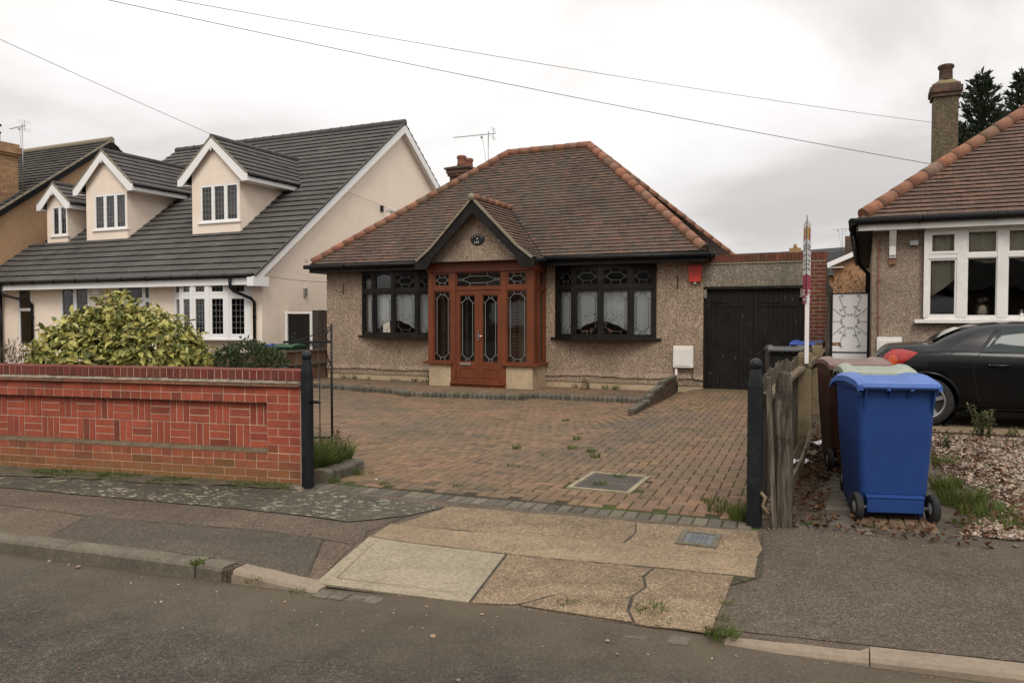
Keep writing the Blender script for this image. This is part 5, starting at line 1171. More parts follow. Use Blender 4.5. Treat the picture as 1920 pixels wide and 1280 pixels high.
# ================================================================== GARDEN WALL (brick by brick)
WO = Vector((-4.56, 5.42, 0)); WD = Vector((-.9854, -.170, 0)); WN = Vector((.170, -.9854, 0))      # origin, along (to the left), outward
GW = thing('garden_wall', 'orange-red brick garden wall with recessed basketweave panel and dark soldier coping', 'wall', (-8.0, 4.9, -.05))
def wbox(mb, u0, u1, z0, z1, o0, o1, r=None):
    mb.ext([WO+WD*u0+WN*o0+Vector((0,0,z0)), WO+WD*u1+WN*o0+Vector((0,0,z0)), WO+WD*u1+WN*o0+Vector((0,0,z1)), WO+WD*u0+WN*o0+Vector((0,0,z1))], WN*(o1-o0), r)
UL = 8.2; core = MB(); br = MB(); tp = MB(); cm = MB(); cr_ = MB()
def jit(): return random.uniform(-.0015, .0015)
def course(z0, z1, u0, u1, ln, off, start=0.0, m_=.010, dep=.1, mbx=None):
    mbx = mbx or br; u = u0 - start
    while u < u1 - .01:
        a, b = max(u+m_/2, u0+ (m_/2 if u < u0 else 0)), min(u+ln-m_/2, u1-m_/2)
        if b - a > .015: wbox(mbx, a, b, z0+m_/2, z1-m_/2, off-dep, off+jit())
        u += ln
wbox(core, .004, UL, -.2, .28, -.215, -.005); wbox(core, .004, .335, .28, .88, -.215, -.005); wbox(core, .335, UL, .28, .74, -.215, -.062); wbox(core, .335, UL, .73, .88, -.215, -.005)
wbox(core, .0, UL, .94, 1.018, -.235, .009)
c = .0745; zz = [-.02 + c*i for i in range(5)]
z = -.02
for i in range(4):      # plinth courses
    course(z, z+c, 0, UL, .225 if i != 3 else .1125, 0, (0,.1125,0,0)[i]); z += c
zt0 = .28
for i, z0 in enumerate([.28+.075*j for j in range(6)]):   # pier at the right end
    course(z0, z0+.075, 0, .335, .225, 0, .1125 if i % 2 else 0)
course(.73, .805, 0, UL, .1125, 0); course(.805, .88, 0, UL, .225, 0, .1125)
lg = MB(); lg.ext([WO+WD*.335+WN*-.062+Vector((0,0,.272)), WO+WD*.335+WN*.001+Vector((0,0,.272)), WO+WD*.335+WN*.001+Vector((0,0,.278)), WO+WD*.335+WN*-.062+Vector((0,0,.312))], WD*(UL-.335))
us = .335; U_ = .2145; k = 0          # basketweave panel
while us < UL:
    for row in range(2):
        z0 = .305 + row*.2125
        if (k + row) % 2 == (0 if True else 1):
            for j in range(3): wbox(br, us+.006, us+U_-.006, z0+j*.0708+.0065, z0+(j+1)*.0708-.0065, -.12, -.055+jit())
        else:
            for j in range(3): wbox(br, us+j*.0715+.0065, us+(j+1)*.0715-.0065, z0+.006, z0+.2125-.006, -.12, -.055+jit())
    us += U_; k += 1
n = int(UL/.16)
for i in range(n): wbox(cr_, i*.16-.01, i*.16+.147, .882, .896+jit(), -.24, .034+jit()*3); wbox(cr_, i*.16-.09, i*.16+.067, .898, .912+jit(), -.23, .026+jit()*3)
nn_ = 60
for i in range(nn_):   # cement fillet, a little irregular
    u0, u1 = UL*i/nn_, UL*(i+1)/nn_; h = .938 + random.uniform(-.006,.006)
    cm.add([WO+WD*u0+WN*.03+Vector((0,0,.912)), WO+WD*u1+WN*.03+Vector((0,0,.912)), WO+WD*u1+WN*.008+Vector((0,0,h)), WO+WD*u0+WN*.008+Vector((0,0,h)), WO+WD*u0-WN*.22+Vector((0,0,.912)), WO+WD*u1-WN*.22+Vector((0,0,.912)), WO+WD*u1-WN*.22+Vector((0,0,.94)), WO+WD*u0-WN*.22+Vector((0,0,.94))], [(0,1,2,3),(7,6,5,4)])
wbox(cm, .0, UL, .905, .935, -.22, .012)
u = -.012
while u < UL: wbox(tp, u+.004, u+.069, .936, 1.026+random.uniform(-.003,.003), -.245, .016+jit()*2); u += .0735
M['gmortlow'] = M['gmort']
core.build('mortar_core', M['gmort'], GW); br.build('brickwork', M['gb'], GW, .0025); tp.build('coping', M['gbtop'], GW, .004); cm.build('cement_fillet', M['cemtop'], GW); cr_.build('tile_creasing', M['hip'], GW); lg.build('panel_ledge', plain('grimy_ledge_mortar', (.135,.098,.058), .95, .35, 12, .8, 50, dirt=(.06,.055,.028), da=.9, ds=6), GW)
for o in bpy.data.objects:
    if o.name.startswith('brickwork'): o.modifiers.clear()
# gate posts
def ballpost(name, label, x, y, w2, h, lean=0):
    r = thing(name, label, 'gate post', (x, y, -.05), 'black gate posts with ball finials'); mb = MB()
    V = []; 
    prof = [(w2,-.1),(w2,h-.12),(w2*.86,h-.06),(w2*.66,h)]
    for (q, z) in prof:
        ch = q*.28
        V += [(x+sx*a+lean*z, y+sy*b, z) for sx, sy, a, b in ((-1,-1,q-ch,q),(1,-1,q-ch,q),(1,-1,q,q-ch),(1,1,q,q-ch),(1,1,q-ch,q),(-1,1,q-ch,q),(-1,1,q,q-ch),(-1,-1,q,q-ch))]
    F = [(i*8+j, i*8+(j+1) % 8, (i+1)*8+(j+1) % 8, (i+1)*8+j) for i in range(3) for j in range(8)] + [tuple(range(24,32))]
    mb.add(V, F); mb.build('shaft', M['postpaint'], r)
    mb = MB(); mb.ball((x+lean*h, y, h+.033), .046, 18, 12); mb.lathe((x+lean*h,y,h-.012), [(w2*.5,0),(w2*.45,.02)], 12); mb.build('ball_finial', M['postpaint'], r); return r
p1 = ballpost('gate_post', 'black gate post with ball top at the end of the red brick wall', -4.43, 5.36, .043, 1.13)
mb = MB(); mb.tube([(-4.39,5.36,.76),(-4.30,5.36,.765),(-4.28,5.36,.76)], [.014,.016,.004], 6); mb.build('latch_hook', M['iron'], p1)
p2 = ballpost('gate_post', 'black gate post with ball top beside the rotten wooden fence post', -.70, 5.73, .050, 1.13)
mb = MB(); mb.tube([(-.655,5.70,.25),(-.62,5.69,.22),(-.64,5.69,.16),(-.60,5.69,.10)], .014, 6); mb.build('hanging_strap', M['concpier'], p2)
# wrought iron gate leaf
IG = thing('iron_gate', 'black wrought iron gate leaf with scrolls behind the end of the brick wall', 'gate', (-5.22, 6.72, .02)); A = Vector((-5.22,6.72,0)); dx = Vector((-.909,-.416,0)); mb = MB()
def gp(u, z): return A + dx*u + Vector((0,0,z))
mb.tube([gp(0,.02), gp(0,1.43)], .013, 6); mb.bar(gp(0,1.235), gp(.52,1.235), .012, .025); mb.bar(gp(0,.2), gp(.52,.2), .012, .025); mb.tube([gp(.52,.1),gp(.52,1.0)], .010, 6)
mb.build('frame', M['iron'], IG)
mb = MB()
def scroll(cu, cz, r0, turns, a0, s=1, n=26): return [gp(cu + s*r0*(1-.75*i/n)*math.cos(a0+turns*2*PI*i/n), cz + r0*(1-.75*i/n)*math.sin(a0+turns*2*PI*i/n)) for i in range(n+1)]
mb.tube([gp(.01,1.40),gp(.10,1.36),gp(.2,1.31),gp(.3,1.27),gp(.42,1.245)], .006, 5); mb.tube(scroll(.06,1.345,.035,1.4,-1.5), .005, 5); mb.tube(scroll(.41,1.30,.042,1.4,3.4,-1), .005, 5)
mb.tube(scroll(.05,1.00,.04,1.3,1.2), .005, 5); mb.tube([gp(.25,1.23),gp(.15,1.18),gp(.05,1.10),gp(.015,1.0)], .006, 5); mb.tube([gp(.015,1.38),gp(.06,1.30),gp(.03,1.24)], .006, 5); mb.tube(scroll(.2,1.19,.03,1.3,0), .005, 5); mb.tube(scroll(.36,1.17,.035,1.3,0), .005, 5)
for u in (.13,.26,.39): mb.tube([gp(u,.2),gp(u,1.0)], .006, 5)
mb.build('scrollwork', M['iron'], IG)
# block edging by the gate with weeds behind
mb = MB()
for i in range(6):
    y = 5.60 + i*.107; x = -4.41 + .02*math.sin(i) - (.0 if i < 5 else .03)
    pr_ = [(x,y+.003),(x,y+.1),(x-.17,y+.1),(x-.17,y+.003)]
    q = [(0,0),(0,.10),(.008,.118),(.03,.128),(.17,.128),(.17,0)]
    V = [(x-a, y+.003, b-.02) for a, b in q] + [(x-a, y+.102, b-.02) for a, b in q]; m_ = len(q)
    mb.add(V, [(j,(j+1) % m_,m_+(j+1) % m_,m_+j) for j in range(m_)] + [tuple(range(m_))[::-1], tuple(range(m_,2*m_))])
tag(mb.build('planter_edging', M['charblock']), 'short row of charcoal kerb blocks beside the left gate post', 'edging')
mb = MB(); sheet(mb, [(-4.6,5.58),(-4.53,5.6),(-4.53,6.3),(-6.2,6.4),(-6.2,5.45)], lambda x, y: .07, .3); struct(mb.build('planter_soil', M['soil']))
mb = MB(); mb.box(-4.72,5.28,-.01,-4.44,5.37,.012); tag(mb.build('loose_stone', M['kerblt'], None, .006), 'pale broken stone lying at the foot of the left gate post', 'stone')

# ================================================================== FENCE ON THE RIGHT
FE = thing('driveway_fence', 'weathered low paling fence with two concrete posts between the driveway and the bins', 'fence', (-.62, 9.5, 0)); R = random.Random(5)
for y0, y1 in ((5.9,9.42),(9.58,11.95),(12.1,15.6)):
    mb = MB(); y = y0
    while y < y1:
        h = 1.08 + .025*math.sin(y*2) + R.uniform(-.03,.02); x = -.685 + R.uniform(-.004,.004); w2 = R.uniform(.085,.105)
        V = [(x,y,.05),(x+.016,y,.05),(x+.010,y+w2,.05),(x,y+w2,.05),(x,y,h+R.uniform(-.02,.01)),(x+.016,y,h),(x+.010,y+w2,h-R.uniform(-.01,.03)),(x,y+w2,h)]
        mb.add(V, [(0,3,2,1),(4,5,6,7),(0,1,5,4),(1,2,6,5),(2,3,7,6),(3,0,4,7)], R.random()); y += w2 + .004
    mb.build('palings', M['board'], FE)
    mb = MB()
    for z in (.90,): mb.ext([(-.665,y0-.05,z-.03),(-.60,y0-.05,z+.0),(-.60,y0-.05,z+.035),(-.665,y0-.05,z+.05)], (0,y1-y0+.08,0))
    mb.build('rail', M['rail'], FE)
for y in (9.5, 12.02, 15.7):
    mb = MB(); mb.box(-.68,y-.065,-.05,-.545,y+.065,.89); mb.box(-.675,y-.06,.89,-.555,y+.06,.93); mb.box(-.685,y-.07,.93,-.54,y+.07,1.09); mb.box(-.69,y-.07,.12,-.535,y+.07,.128) ; mb.build('concrete_post', M['concpier'], FE, .006)
mb = MB(); pts = [(-.575,6.0,.10),(-.545,6.8,.10),(-.53,7.6,.11),(-.54,8.5,.12),(-.56,9.4,.13)]
for i in range(4): mb.ext([Vector(pts[i])+Vector((0,0,-.09)), Vector(pts[i])+Vector((.028,0,-.09)), Vector(pts[i])+Vector((.028,0,.07)), Vector(pts[i])+Vector((0,0,.07))], Vector(pts[i+1])-Vector(pts[i]), .8)
mb.build('bowed_gravel_board', M['rail'], FE)
mb = MB(); V = []; n = 14        # rotten oak post with a worn round head
hs = [-.05,.15,.35,.6,.85,1.0,1.06,1.10,1.115]; ws = [1.0,.97,1.02,.98,1.0,.99,.9,.66,.3]
for i, (h, k) in enumerate(zip(hs, ws)):
    for j in range(n):
        a = 2*PI*j/n; cx_ = math.copysign(abs(math.cos(a))**.45, math.cos(a)); sy_ = math.copysign(abs(math.sin(a))**.45, math.sin(a)); w1 = .93 + .05*math.sin(j*5+i*1.3)
        V.append((-.508 + .062*k*cx_*w1 + .006*math.sin(h*5), 5.80 + .045*cx_*0 + .05*sy_*min(1, k+.2)*w1, h))
mb.add(V, [(i*n+j, i*n+(j+1) % n, (i+1)*n+(j+1) % n, (i+1)*n+j) for i in range(len(hs)-1) for j in range(n)] + [tuple((len(hs)-1)*n+j for j in range(n))], .5, False)
tag(mb.build('wooden_post', M['oldpost']), 'rotten rounded-top oak post at the street end of the paling fence', 'post')
mb = MB(); mb.ext([(-.575,5.72,-.02),(-.545,5.72,-.02),(-.60,5.74,1.07),(-.635,5.74,1.07)], (0,.09,0)); tag(mb.build('loose_board', M['board'], None, .003), 'thin pale board leaning between the black gate post and the oak post', 'board')
# estate agent post and board
SP = thing('sale_board', 'white estate agent post with a white and maroon board seen nearly edge on', 'sign', (-.60, 9.40, .2))
mb = MB(); mb.box(-.612,9.385,.97,-.568,9.43,1.75); mb.build('post', M['signwhite'], SP, .003)
for s, ex in ((1, -.010), (-1, -.098)):
    a = Vector((-.60, 9.36, 0)); b = Vector((-.60+ex+.02, 9.95, 0)); d = b-a; nr = Vector((d.y,-d.x,0)).normalized()*s
    mb = MB(); mb.ext([a+Vector((0,0,2.0)), b+Vector((0,0,2.0)), b+Vector((0,0,2.62)), a+Vector((0,0,2.62))], -nr*.004)
    bd = mb.build('board_face', M['signwhite'], SP)
    mb = MB(); mb.ext([a+Vector((0,0,1.66)), b+Vector((0,0,1.66)), b+Vector((0,0,1.998)), a+Vector((0,0,1.998))], -nr*.004); mb.build('slip_board', M['magenta'], SP)
    mb = MB(); f = lambda t_, z: a.lerp(b, t_) + nr*.002 + Vector((0,0,z))
    for t_, m_ in ((.15, 0), (.32, 0)): mb.ext([f(t_,2.40),f(t_+.12,2.43),f(t_+.12,2.56),f(t_,2.54)], nr*.002)
    mb.build('logo_gold', M['signgold'], bd)
    mb = MB(); mb.ext([f(.5,2.40),f(.72,2.42),f(.72,2.56),f(.5,2.54)], nr*.002); mb.build('logo_maroon', M['magenta'], bd)
    mb = MB()
    for z in (2.06,2.11,2.16,2.22,2.29,2.33): mb.ext([f(.2,z),f(.85 if z != 2.11 else .6,z),f(.85 if z != 2.11 else .6,z+.018),f(.2,z+.018)], nr*.002)
    mb.build('printed_lines', M['signgrey'], bd)
    mb = MB()
    for z in (1.70,1.76,1.80): mb.ext([f(.3,z),f(.8,z),f(.8,z+.025),f(.3,z+.025)], nr*.002)
    mb.build('slip_lettering', M['signwhite'], bd)
mb = MB(); mb.box(-.604,9.352,1.66,-.596,9.36,2.66); mb.build('board_edge', M['iron'], SP)

# ================================================================== WHEELED BINS
def make_bin(name, label, body, lid, group='wheeled refuse bins'):
    r = bpy.data.objects.new(name, None); COL.objects.link(r); r['label'] = label; r['category'] = 'bin'; r['group'] = group; ORI[r.name] = Vector((0,0,0))
    def ring(hw, y0, y1, z, cr=.045, n=5):
        P_ = []; 
        for (sx, yy, a0) in ((1,y1,0),(-1,y1,90),(-1,y0,180),(1,y0,270)):
            cx_, cy_ = sx*(hw-cr), yy + (-cr if yy == y1 else cr)
            for k in range(n): a = rad(a0 + 90*k/(n-1)); P_.append((cx_+cr*math.cos(a), cy_+cr*math.sin(a), z))
        return P_
    mb = MB(); prof = [(.215,.13,.52,.03,.05),(.232,.10,.555,.10,.05),(.236,.055,.57,.20,.05),(.258,.03,.62,.60,.05),(.263,.015,.665,.90,.045),(.265,.01,.675,.955,.045),(.274,-.01,.70,.958,.045),(.276,-.01,.702,.995,.045)]
    Vv = []; 
    for p_ in prof: Vv += ring(*p_[:4], p_[4])
    n = 20; F = [(i*n+j, i*n+(j+1) % n, (i+1)*n+(j+1) % n, (i+1)*n+j) for i in range(len(prof)-1) for j in range(n)] + [tuple(range(n))[::-1]]
    F.append(tuple((len(prof)-1)*n + j for j in range(n)))
    mb.add(Vv, F, .5, False)
    b_ = mb.build('body', body, r, .006)
    mb = MB()   # ribs under the rim, lower step and panel
    for x in (-.255,-.235,-.085,-.065,.065,.085,.235,.255): 
        if abs(x) in (.065,.235): mb.add([(x,.02,.80 if abs(x) > .2 else .90),(x+.012,.02,.80 if abs(x) > .2 else .90),(x+.012,-.045,.985),(x,-.045,.985),(x,.02,.99),(x+.012,.02,.99)], [(0,1,2,3),(3,2,5,4),(0,3,4),(1,5,2)])
    mb.box(-.195,.020,.070,.195,.10,.165); mb.ext([(-.20,.024,.165),(-.20,.018,.178),(-.20,.10,.21),(-.20,.10,.165)], (.40,0,0)); mb.box(-.274,-.012,.93,-.25,.05,.957); mb.box(.25,-.012,.93,.274,.05,.957)
    mb.box(-.225,.11,.02,-.195,.2,.14); mb.box(.195,.11,.02,.225,.2,.14)
    mb.build('ribs', body, b_)
    mb = MB(); mb.tube([(-.26,-.045,.995),(.26,-.045,.995)], .016, 10)
    for x in (-.265,-.08,.08,.265): mb.obox((x,-.02,.99), (.012,0,0), (0,.035,0), (0,0,.022))
    mb.build('hinge_bar', lid, r, .003)
    mb = MB(); nx, ny = 16, 12; Vv = []
    for j in range(ny+1):
        v = j/ny; y = -.035 + .80*v
        for i in range(nx+1):
            u = -1 + 2*i/nx; au = abs(u); x = .284*u
            z = 1.005 + .055*math.sin(PI*min(1, v*1.0+.08))**.6
            rdg = max(0, 1 - abs(au-.80)/.16); z += .028*rdg*min(1, v*5)*(1-.3*v)
            if au < .62: z -= .016*min(1, v*6)*(1-v)
            if au > .93: z -= .012
            if v > .93: z -= .035
            if v < .02: z -= .012
            Vv.append((x, y, z))
    F = [(j*(nx+1)+i, j*(nx+1)+i+1, (j+1)*(nx+1)+i+1, (j+1)*(nx+1)+i) for j in range(ny) for i in range(nx)]; mb.add(Vv, F, .5, True)
    edge = [i for i in range(nx+1)] + [j*(nx+1)+nx for j in range(1, ny+1)] + [ny*(nx+1)+i for i in range(nx-1, -1, -1)] + [j*(nx+1) for j in range(ny-1, 0, -1)]
    E0 = [Vv[i] for i in edge]; E1 = [(x*1.015, y+(.006 if y > .3 else -.006), z-.042) for x, y, z in E0]; m_ = len(E0)
    mb.add(E0+E1, [(i, m_+i, m_+(i+1) % m_, (i+1) % m_) for i in range(m_)], .5, False)
    mb.add([(x, y, .992) for x, y in ((-.29,-.02),(.29,-.02),(.29,.74),(-.29,.74))], [(0,1,2,3)], .5, False)
    mb.build('lid', lid, r)
    mb = MB(); mb.tube([(-.26,.045,.10),(.26,.045,.10)], .013, 10); mb.build('axle', M['metal'], r)
    for s in (-1, 1):
        mb = MB(); x = s*.262; prof2 = [(.070,-.020),(.098,-.024),(.103,-.016),(.103,.016),(.098,.024),(.070,.020)]
        mb.lathe((x,.045,.103), prof2, 22, (1,0,0)); wh = mb.build('wheel', M['tyre'], r)
        mb = MB(); mb.lathe((x,.045,.103), [(.02,-.026),(.03,-.022),(.068,-.016),(.068,.016),(.03,.022),(.02,.026)], 18, (1,0,0)); mb.build('hub', M['alloyd'], wh)
    return r
M['alloyd'] = plain('wheel_hub_grey', (.24,.24,.24), .5, .15, 10)
bb = make_bin('wheeled_bin', 'large blue wheeled bin standing nearest the pavement with its wheels to the street', M['binblue'], M['binlidblue'])
def place(lbl, loc, rz, body, lid, tilt=0):
    return dup(bb, loc, rad(rz), lbl, mats={'blue_bin_plastic': M[body], 'blue_lid_plastic': M[lid]})
place('green bin with a faded pale green lid squeezed behind the blue bin', (.13, 7.12, .02), 8, 'bingreen', 'binlidgreen')
place('brown bin with a faded lid standing behind the green-lidded bin', (-.02, 7.95, .04), 14, 'binbrown', 'binlidbrown')
place('black bin with a grey-black lid standing on the drive by the garage doors', (-1.04, 12.3, .0), 12, 'binblack', 'binlidblack')
place('blue-lidded black bin in front of the garage brick pier', (-.98, 15.3, -.0), -6, 'binblack', 'binlidbl2')
place('blue-lidded bin outside the cream house behind the low wooden fence', (-14.1, 15.2, -.25), 20, 'binblack', 'binlidbl2')
place('dark green lidded bin next to the black side gate of the cream house', (-13.45, 15.35, -.25), 10, 'bingreen', 'binlidgr2')
bb.location = (.235, 6.22, .003); bb.rotation_euler = (0, 0, rad(16))

# ================================================================== WHITE GATE, SIDE GATES, LOW FENCE
WG = thing('side_gate', 'tall white panelled gate with black wrought iron scrolls between garage and right bungalow', 'gate', (-.21, 14.7, .1)); gx0, gx1, gy = -.50, .055, 14.7
mb = MB(); mb.box(gx0,gy,1.06,gx1,gy+.01,1.91); mb.box(gx0+.14,gy,1.0,gx1,gy+.01,1.06); mb.box(gx0,gy,.90,gx1,gy+.01,1.0); mb.box(gx0,gy,.15,gx1,gy+.01,.88); mb.build('panel', M['upvc'], WG)
mb = MB(); mb.box(gx0-.035,gy-.01,.1,gx0,gy+.03,1.93); mb.box(gx1,gy-.01,.1,gx1+.03,gy+.03,1.93); mb.box(gx0,gy-.01,1.91,gx1,gy+.02,1.93); mb.box(gx0,gy-.01,.88,gx1,gy+.02,.90); mb.build('frame', M['iron'], WG)
mb = MB(); cx_, cz_, g_ = -.222, 1.43, .88; yq = gy-.012
def sc2(x, z, r0, a0, s): return [(x + s*g_*r0*(1-.8*i/16)*math.cos(a0+2.6*PI*i/16), yq, z + g_*r0*(1-.8*i/16)*math.sin(a0+2.6*PI*i/16)) for i in range(17)]
for s in (-1, 1):
    for v in (-1, 1):
        zl = .58 if v > 0 else .58
        a_, b_ = (cx_+s*.07*g_, cz_+v*.12*g_), (cx_+s*.20*g_, cz_+v*.50*g_)
        mb.tube([(a_[0],yq,a_[1]),(b_[0],yq,b_[1])], .0032, 5)
        mb.tube(sc2(b_[0]-s*.04, b_[1]+v*.0, .03, 0, s), .0028, 4); mb.tube(sc2(a_[0]+s*.02, cz_+v*.28*g_, .03, 0, -s), .0028, 4); mb.tube(sc2(a_[0]+s*.085, cz_+v*.22*g_, .03, 0, -s), .0028, 4)
        mb.tube([(cx_+s*.12*g_,yq,cz_+v*.09*g_),(cx_+s*.31*g_,yq,cz_+v*.26*g_)], .0032, 5); mb.tube(sc2(cx_+s*.11*g_, cz_+v*.10*g_, .032, 0, s), .0028, 4); mb.tube(sc2(cx_+s*.03*g_, cz_+v*.13*g_, .026, 1, s), .0028, 4)
        mb.tube(sc2(cx_+s*.155*g_, cz_+v*.03*g_, .026, 1, s), .0028, 4)
    mb.tube([(cx_+s*.15*g_,yq,cz_),(cx_+s*.31*g_,yq,cz_)], .0032, 5)
mb.build('scrollwork', M['iron'], WG)
mb = MB(); mb.box(-.61,14.66,.0,-.545,14.74,1.9); tag(mb.build('wooden_gate_post', M['board']), 'grey weathered wooden post at the left of the white gate', 'post')
SG = thing('passage_gate', 'black gate in a white frame at the side of the cream house', 'gate', (-14.45, 17.2, -.2)); mb = MB(); mb.box(-14.87,17.2,-.15,-14.08,17.24,1.60); mb.build('panel', M['blackwood'], SG)
mb = MB(); mb.box(-14.97,17.17,-.25,-14.88,17.28,1.68); mb.box(-14.88,17.18,1.61,-13.95,17.26,1.66); mb.build('frame', M['upvc'], SG); mb = MB(); mb.box(-14.07,17.16,-.25,-13.95,17.28,1.64); mb.build('gate_post', M['whitewood'], SG)
BG = thing('board_gate', 'dark brown boarded gate against the left corner of the pebble-dashed bungalow', 'gate', (-13.3, 17.0, -.2)); mb = MB(); x = -13.85
while x < -12.85: mb.box(x,17.0,.0-.12,x+.097,17.02+random.uniform(0,.004),1.70+random.uniform(-.01,.01)); x += .1
mb.build('boards', plain('dark_brown_boards', (.045,.030,.022), .85, .25, 4, rv=.3, dirt=(.09,.08,.065), da=.4, ds=12), BG); mb = MB(); mb.box(-13.85,17.03,.2,-12.85,17.07,.3); mb.box(-13.85,17.03,1.3,-12.85,17.07,1.4); mb.build('ledge', M['blackwood'], BG)
LF = thing('low_fence', 'low brown boarded fence in front of the cream house', 'fence', (-12.9, 12, -.2)); mb = MB(); mr = MB(); y = 7.5
while y < 16.6: mb.box(-12.93,y,-.3,-12.91,y+.118,.66 + (.02 if int(y/1.8) % 2 else -.01)); y += .12
mb.build('boards', M['fencebg'], LF)
for z in (.64, .30): mr.box(-12.905,7.5,z,-12.86,16.6,z+.045)
mr.build('rail', M['fence'], LF); mb = MB()
for y in (9.3,11.1,12.9,14.7,16.5): mb.box(-12.95,y,-.3,-12.85,y+.1,.80 if y > 16 else .70)
mb.build('fence_post', M['concpier'], LF)

# ================================================================== BLACK COUPE
CX, CY0, CZ, CW = .15, 11.22, .10, 1.68
CAR = thing('parked_car', 'black coupe parked in front of the right-hand bungalow with its tail lamp towards the bins', 'car', (2.2, 12.06, CZ))
# stations: x, zbot, zshoulder, ztop, half width, roof half width
ST = [(0.0,.36,.80,.86,.66,.60),(.05,.28,.84,.93,.74,.64),(.14,.22,.88,1.02,.79,.66),(.30,.20,.91,1.045,.82,.68),(.55,.20,.93,1.06,.835,.68),(.66,.20,.935,1.07,.84,.66),(.82,.20,.94,1.17,.84,.60),(1.02,.20,.94,1.26,.84,.575),(1.25,.20,.935,1.32,.84,.565),
      (1.6,.20,.93,1.345,.84,.565),(2.0,.20,.92,1.33,.84,.565),(2.35,.20,.91,1.25,.84,.57),(2.75,.20,.90,1.04,.835,.64),(3.05,.20,.88,.95,.83,.70),(3.5,.20,.80,.88,.82,.70),(3.8,.22,.70,.78,.78,.66),(3.98,.28,.6,.68,.68,.6),(4.04,.36,.52,.58,.60,.5)]
def smoothst(k=4):
    out = []
    for i in range(len(ST)-1):
        p0, p1, p2, p3 = ST[max(0,i-1)], ST[i], ST[i+1], ST[min(len(ST)-1,i+2)]
        for j in range(k):
            t_ = j/k; out.append(tuple(.5*((2*b)+(c-a)*t_+(2*a-5*b+4*c-d)*t_*t_+(3*b-a-3*c+d)*t_**3) for a, b, c, d in zip(p0,p1,p2,p3)))
    out.append(ST[-1]); return out
SS = smoothst()
def carring(q, grow=0.0):
    x, zb, zs, zt, w2, wr = q
    h = [(0,zb),(w2*.80,zb),(w2*.95,zb+.03),(w2*.975,zb+.12),(w2*.97,zb+.20),(w2*.992,lerp(zb,zs,.5)),(w2,lerp(zb,zs,.72)),(w2*.988,zs-.05),(w2*.975,zs-.01),(w2*.95,zs+.025),
         (lerp(w2*.93,wr,.25),lerp(zs+.03,zt,.25)),(lerp(w2*.93,wr,.55),lerp(zs+.03,zt,.58)),(lerp(w2*.93,wr,.88),lerp(zs+.03,zt,.86)),(wr*.90,zt-.022),(wr*.72,zt-.006),(0,zt)]
    return h
def carpt(x, y, z): return (CX+x, CY0+CW/2+y, CZ+z)
mb = MB(); Vv = []; n = 0
for q in SS:
    h = carring(q); r_ = [(-a, b) for a, b in h] + [(a, b) for a, b in h[-2:0:-1]]; n = len(r_)
    Vv += [carpt(q[0], a, b) for a, b in r_]
F = [(i*n+j, (i+1)*n+j, (i+1)*n+(j+1) % n, i*n+(j+1) % n) for i in range(len(SS)-1) for j in range(n)] + [tuple(range(n)), tuple((len(SS)-1)*n+j for j in range(n))[::-1]]
mb.add(Vv, F, .5, True); body = mb.build('body', M['carpaint'], CAR)
WX = (.60, 3.12); WR = .315
for x in WX:
    cb_ = MB(); cb_.lathe(carpt(x, -CW, WR+.0), [(.365,0),(.365,2*CW)], 32, (0,1,0)); co_ = cb_.build('cut', M['cartrim'])
    bpy.context.view_layer.update()
    bm_ = body.modifiers.new('b', 'BOOLEAN'); bm_.operation = 'DIFFERENCE'; bm_.object = co_; bm_.solver = 'EXACT'
    dg = bpy.context.evaluated_depsgraph_get(); me = bpy.data.meshes.new_from_object(body.evaluated_get(dg)); body.modifiers.clear(); body.data = me; bpy.data.objects.remove(co_)
def side(x):      # y of the near flank at the shoulder
    return None
def flank(x, z, off=.004):        # point on the near flank at height z above the ground
    q = min(SS, key=lambda s: abs(s[0]-x)); i = [s[0] for s in SS].index(q[0]); q2 = SS[min(i+1, len(SS)-1)] if x > q[0] else SS[max(0, i-1)]
    t_ = 0 if q2[0] == q[0] else (x-q[0])/(q2[0]-q[0]); q = tuple(lerp(a, b, t_) for a, b in zip(q, q2)); h = carring(q)[1:]
    for (a0, z0), (a1, z1) in zip(h, h[1:]):
        if z0 <= z <= z1: return Vector(carpt(x, -(lerp(a0, a1, (z-z0)/(z1-z0+1e-9))) - off, z))
    return Vector(carpt(x, -h[-1][0]-off, z))
def patch(mb, P_, off=.004, k=6):
    """polygon on the flank, given as (x,z); filled by a fan of flank points"""
    xs = [p[0] for p in P_]; x0, x1 = min(xs), max(xs); cols = []
    for i in range(k*3+1):
        x = lerp(x0+1e-4, x1-1e-4, i/(k*3)); zz = []
        for a, b in zip(P_, P_[1:]+P_[:1]):
            if (a[0]-x)*(b[0]-x) <= 0 and a[0] != b[0]: zz.append(a[1]+(b[1]-a[1])*(x-a[0])/(b[0]-a[0]))
        z0, z1 = min(zz), max(zz); cols.append([flank(x, lerp(z0, z1, j/k), off) for j in range(k+1)])
    Vv = [v for c in cols for v in c]; mb.add(Vv, [(i*(k+1)+j, (i+1)*(k+1)+j, (i+1)*(k+1)+j+1, i*(k+1)+j+1) for i in range(len(cols)-1) for j in range(k)], .5, True)
mb = MB(); patch(mb, [(.03,.76),(.10,.90),(.20,.985),(.32,.985),(.50,.945),(.40,.86),(.28,.78),(.12,.72)], .006); tl = mb.build('tail_lamp', M['lamp'], CAR)
mb = MB(); patch(mb, [(.14,.80),(.17,.90),(.24,.90),(.27,.83),(.20,.77)], .009); mb.build('indicator', M['lampor'], tl)
mb = MB(); patch(mb, [(1.22,.965),(1.42,1.25),(1.8,1.275),(2.25,1.20),(2.55,.975)], .005); mb.build('side_window', M['carglass'], CAR)
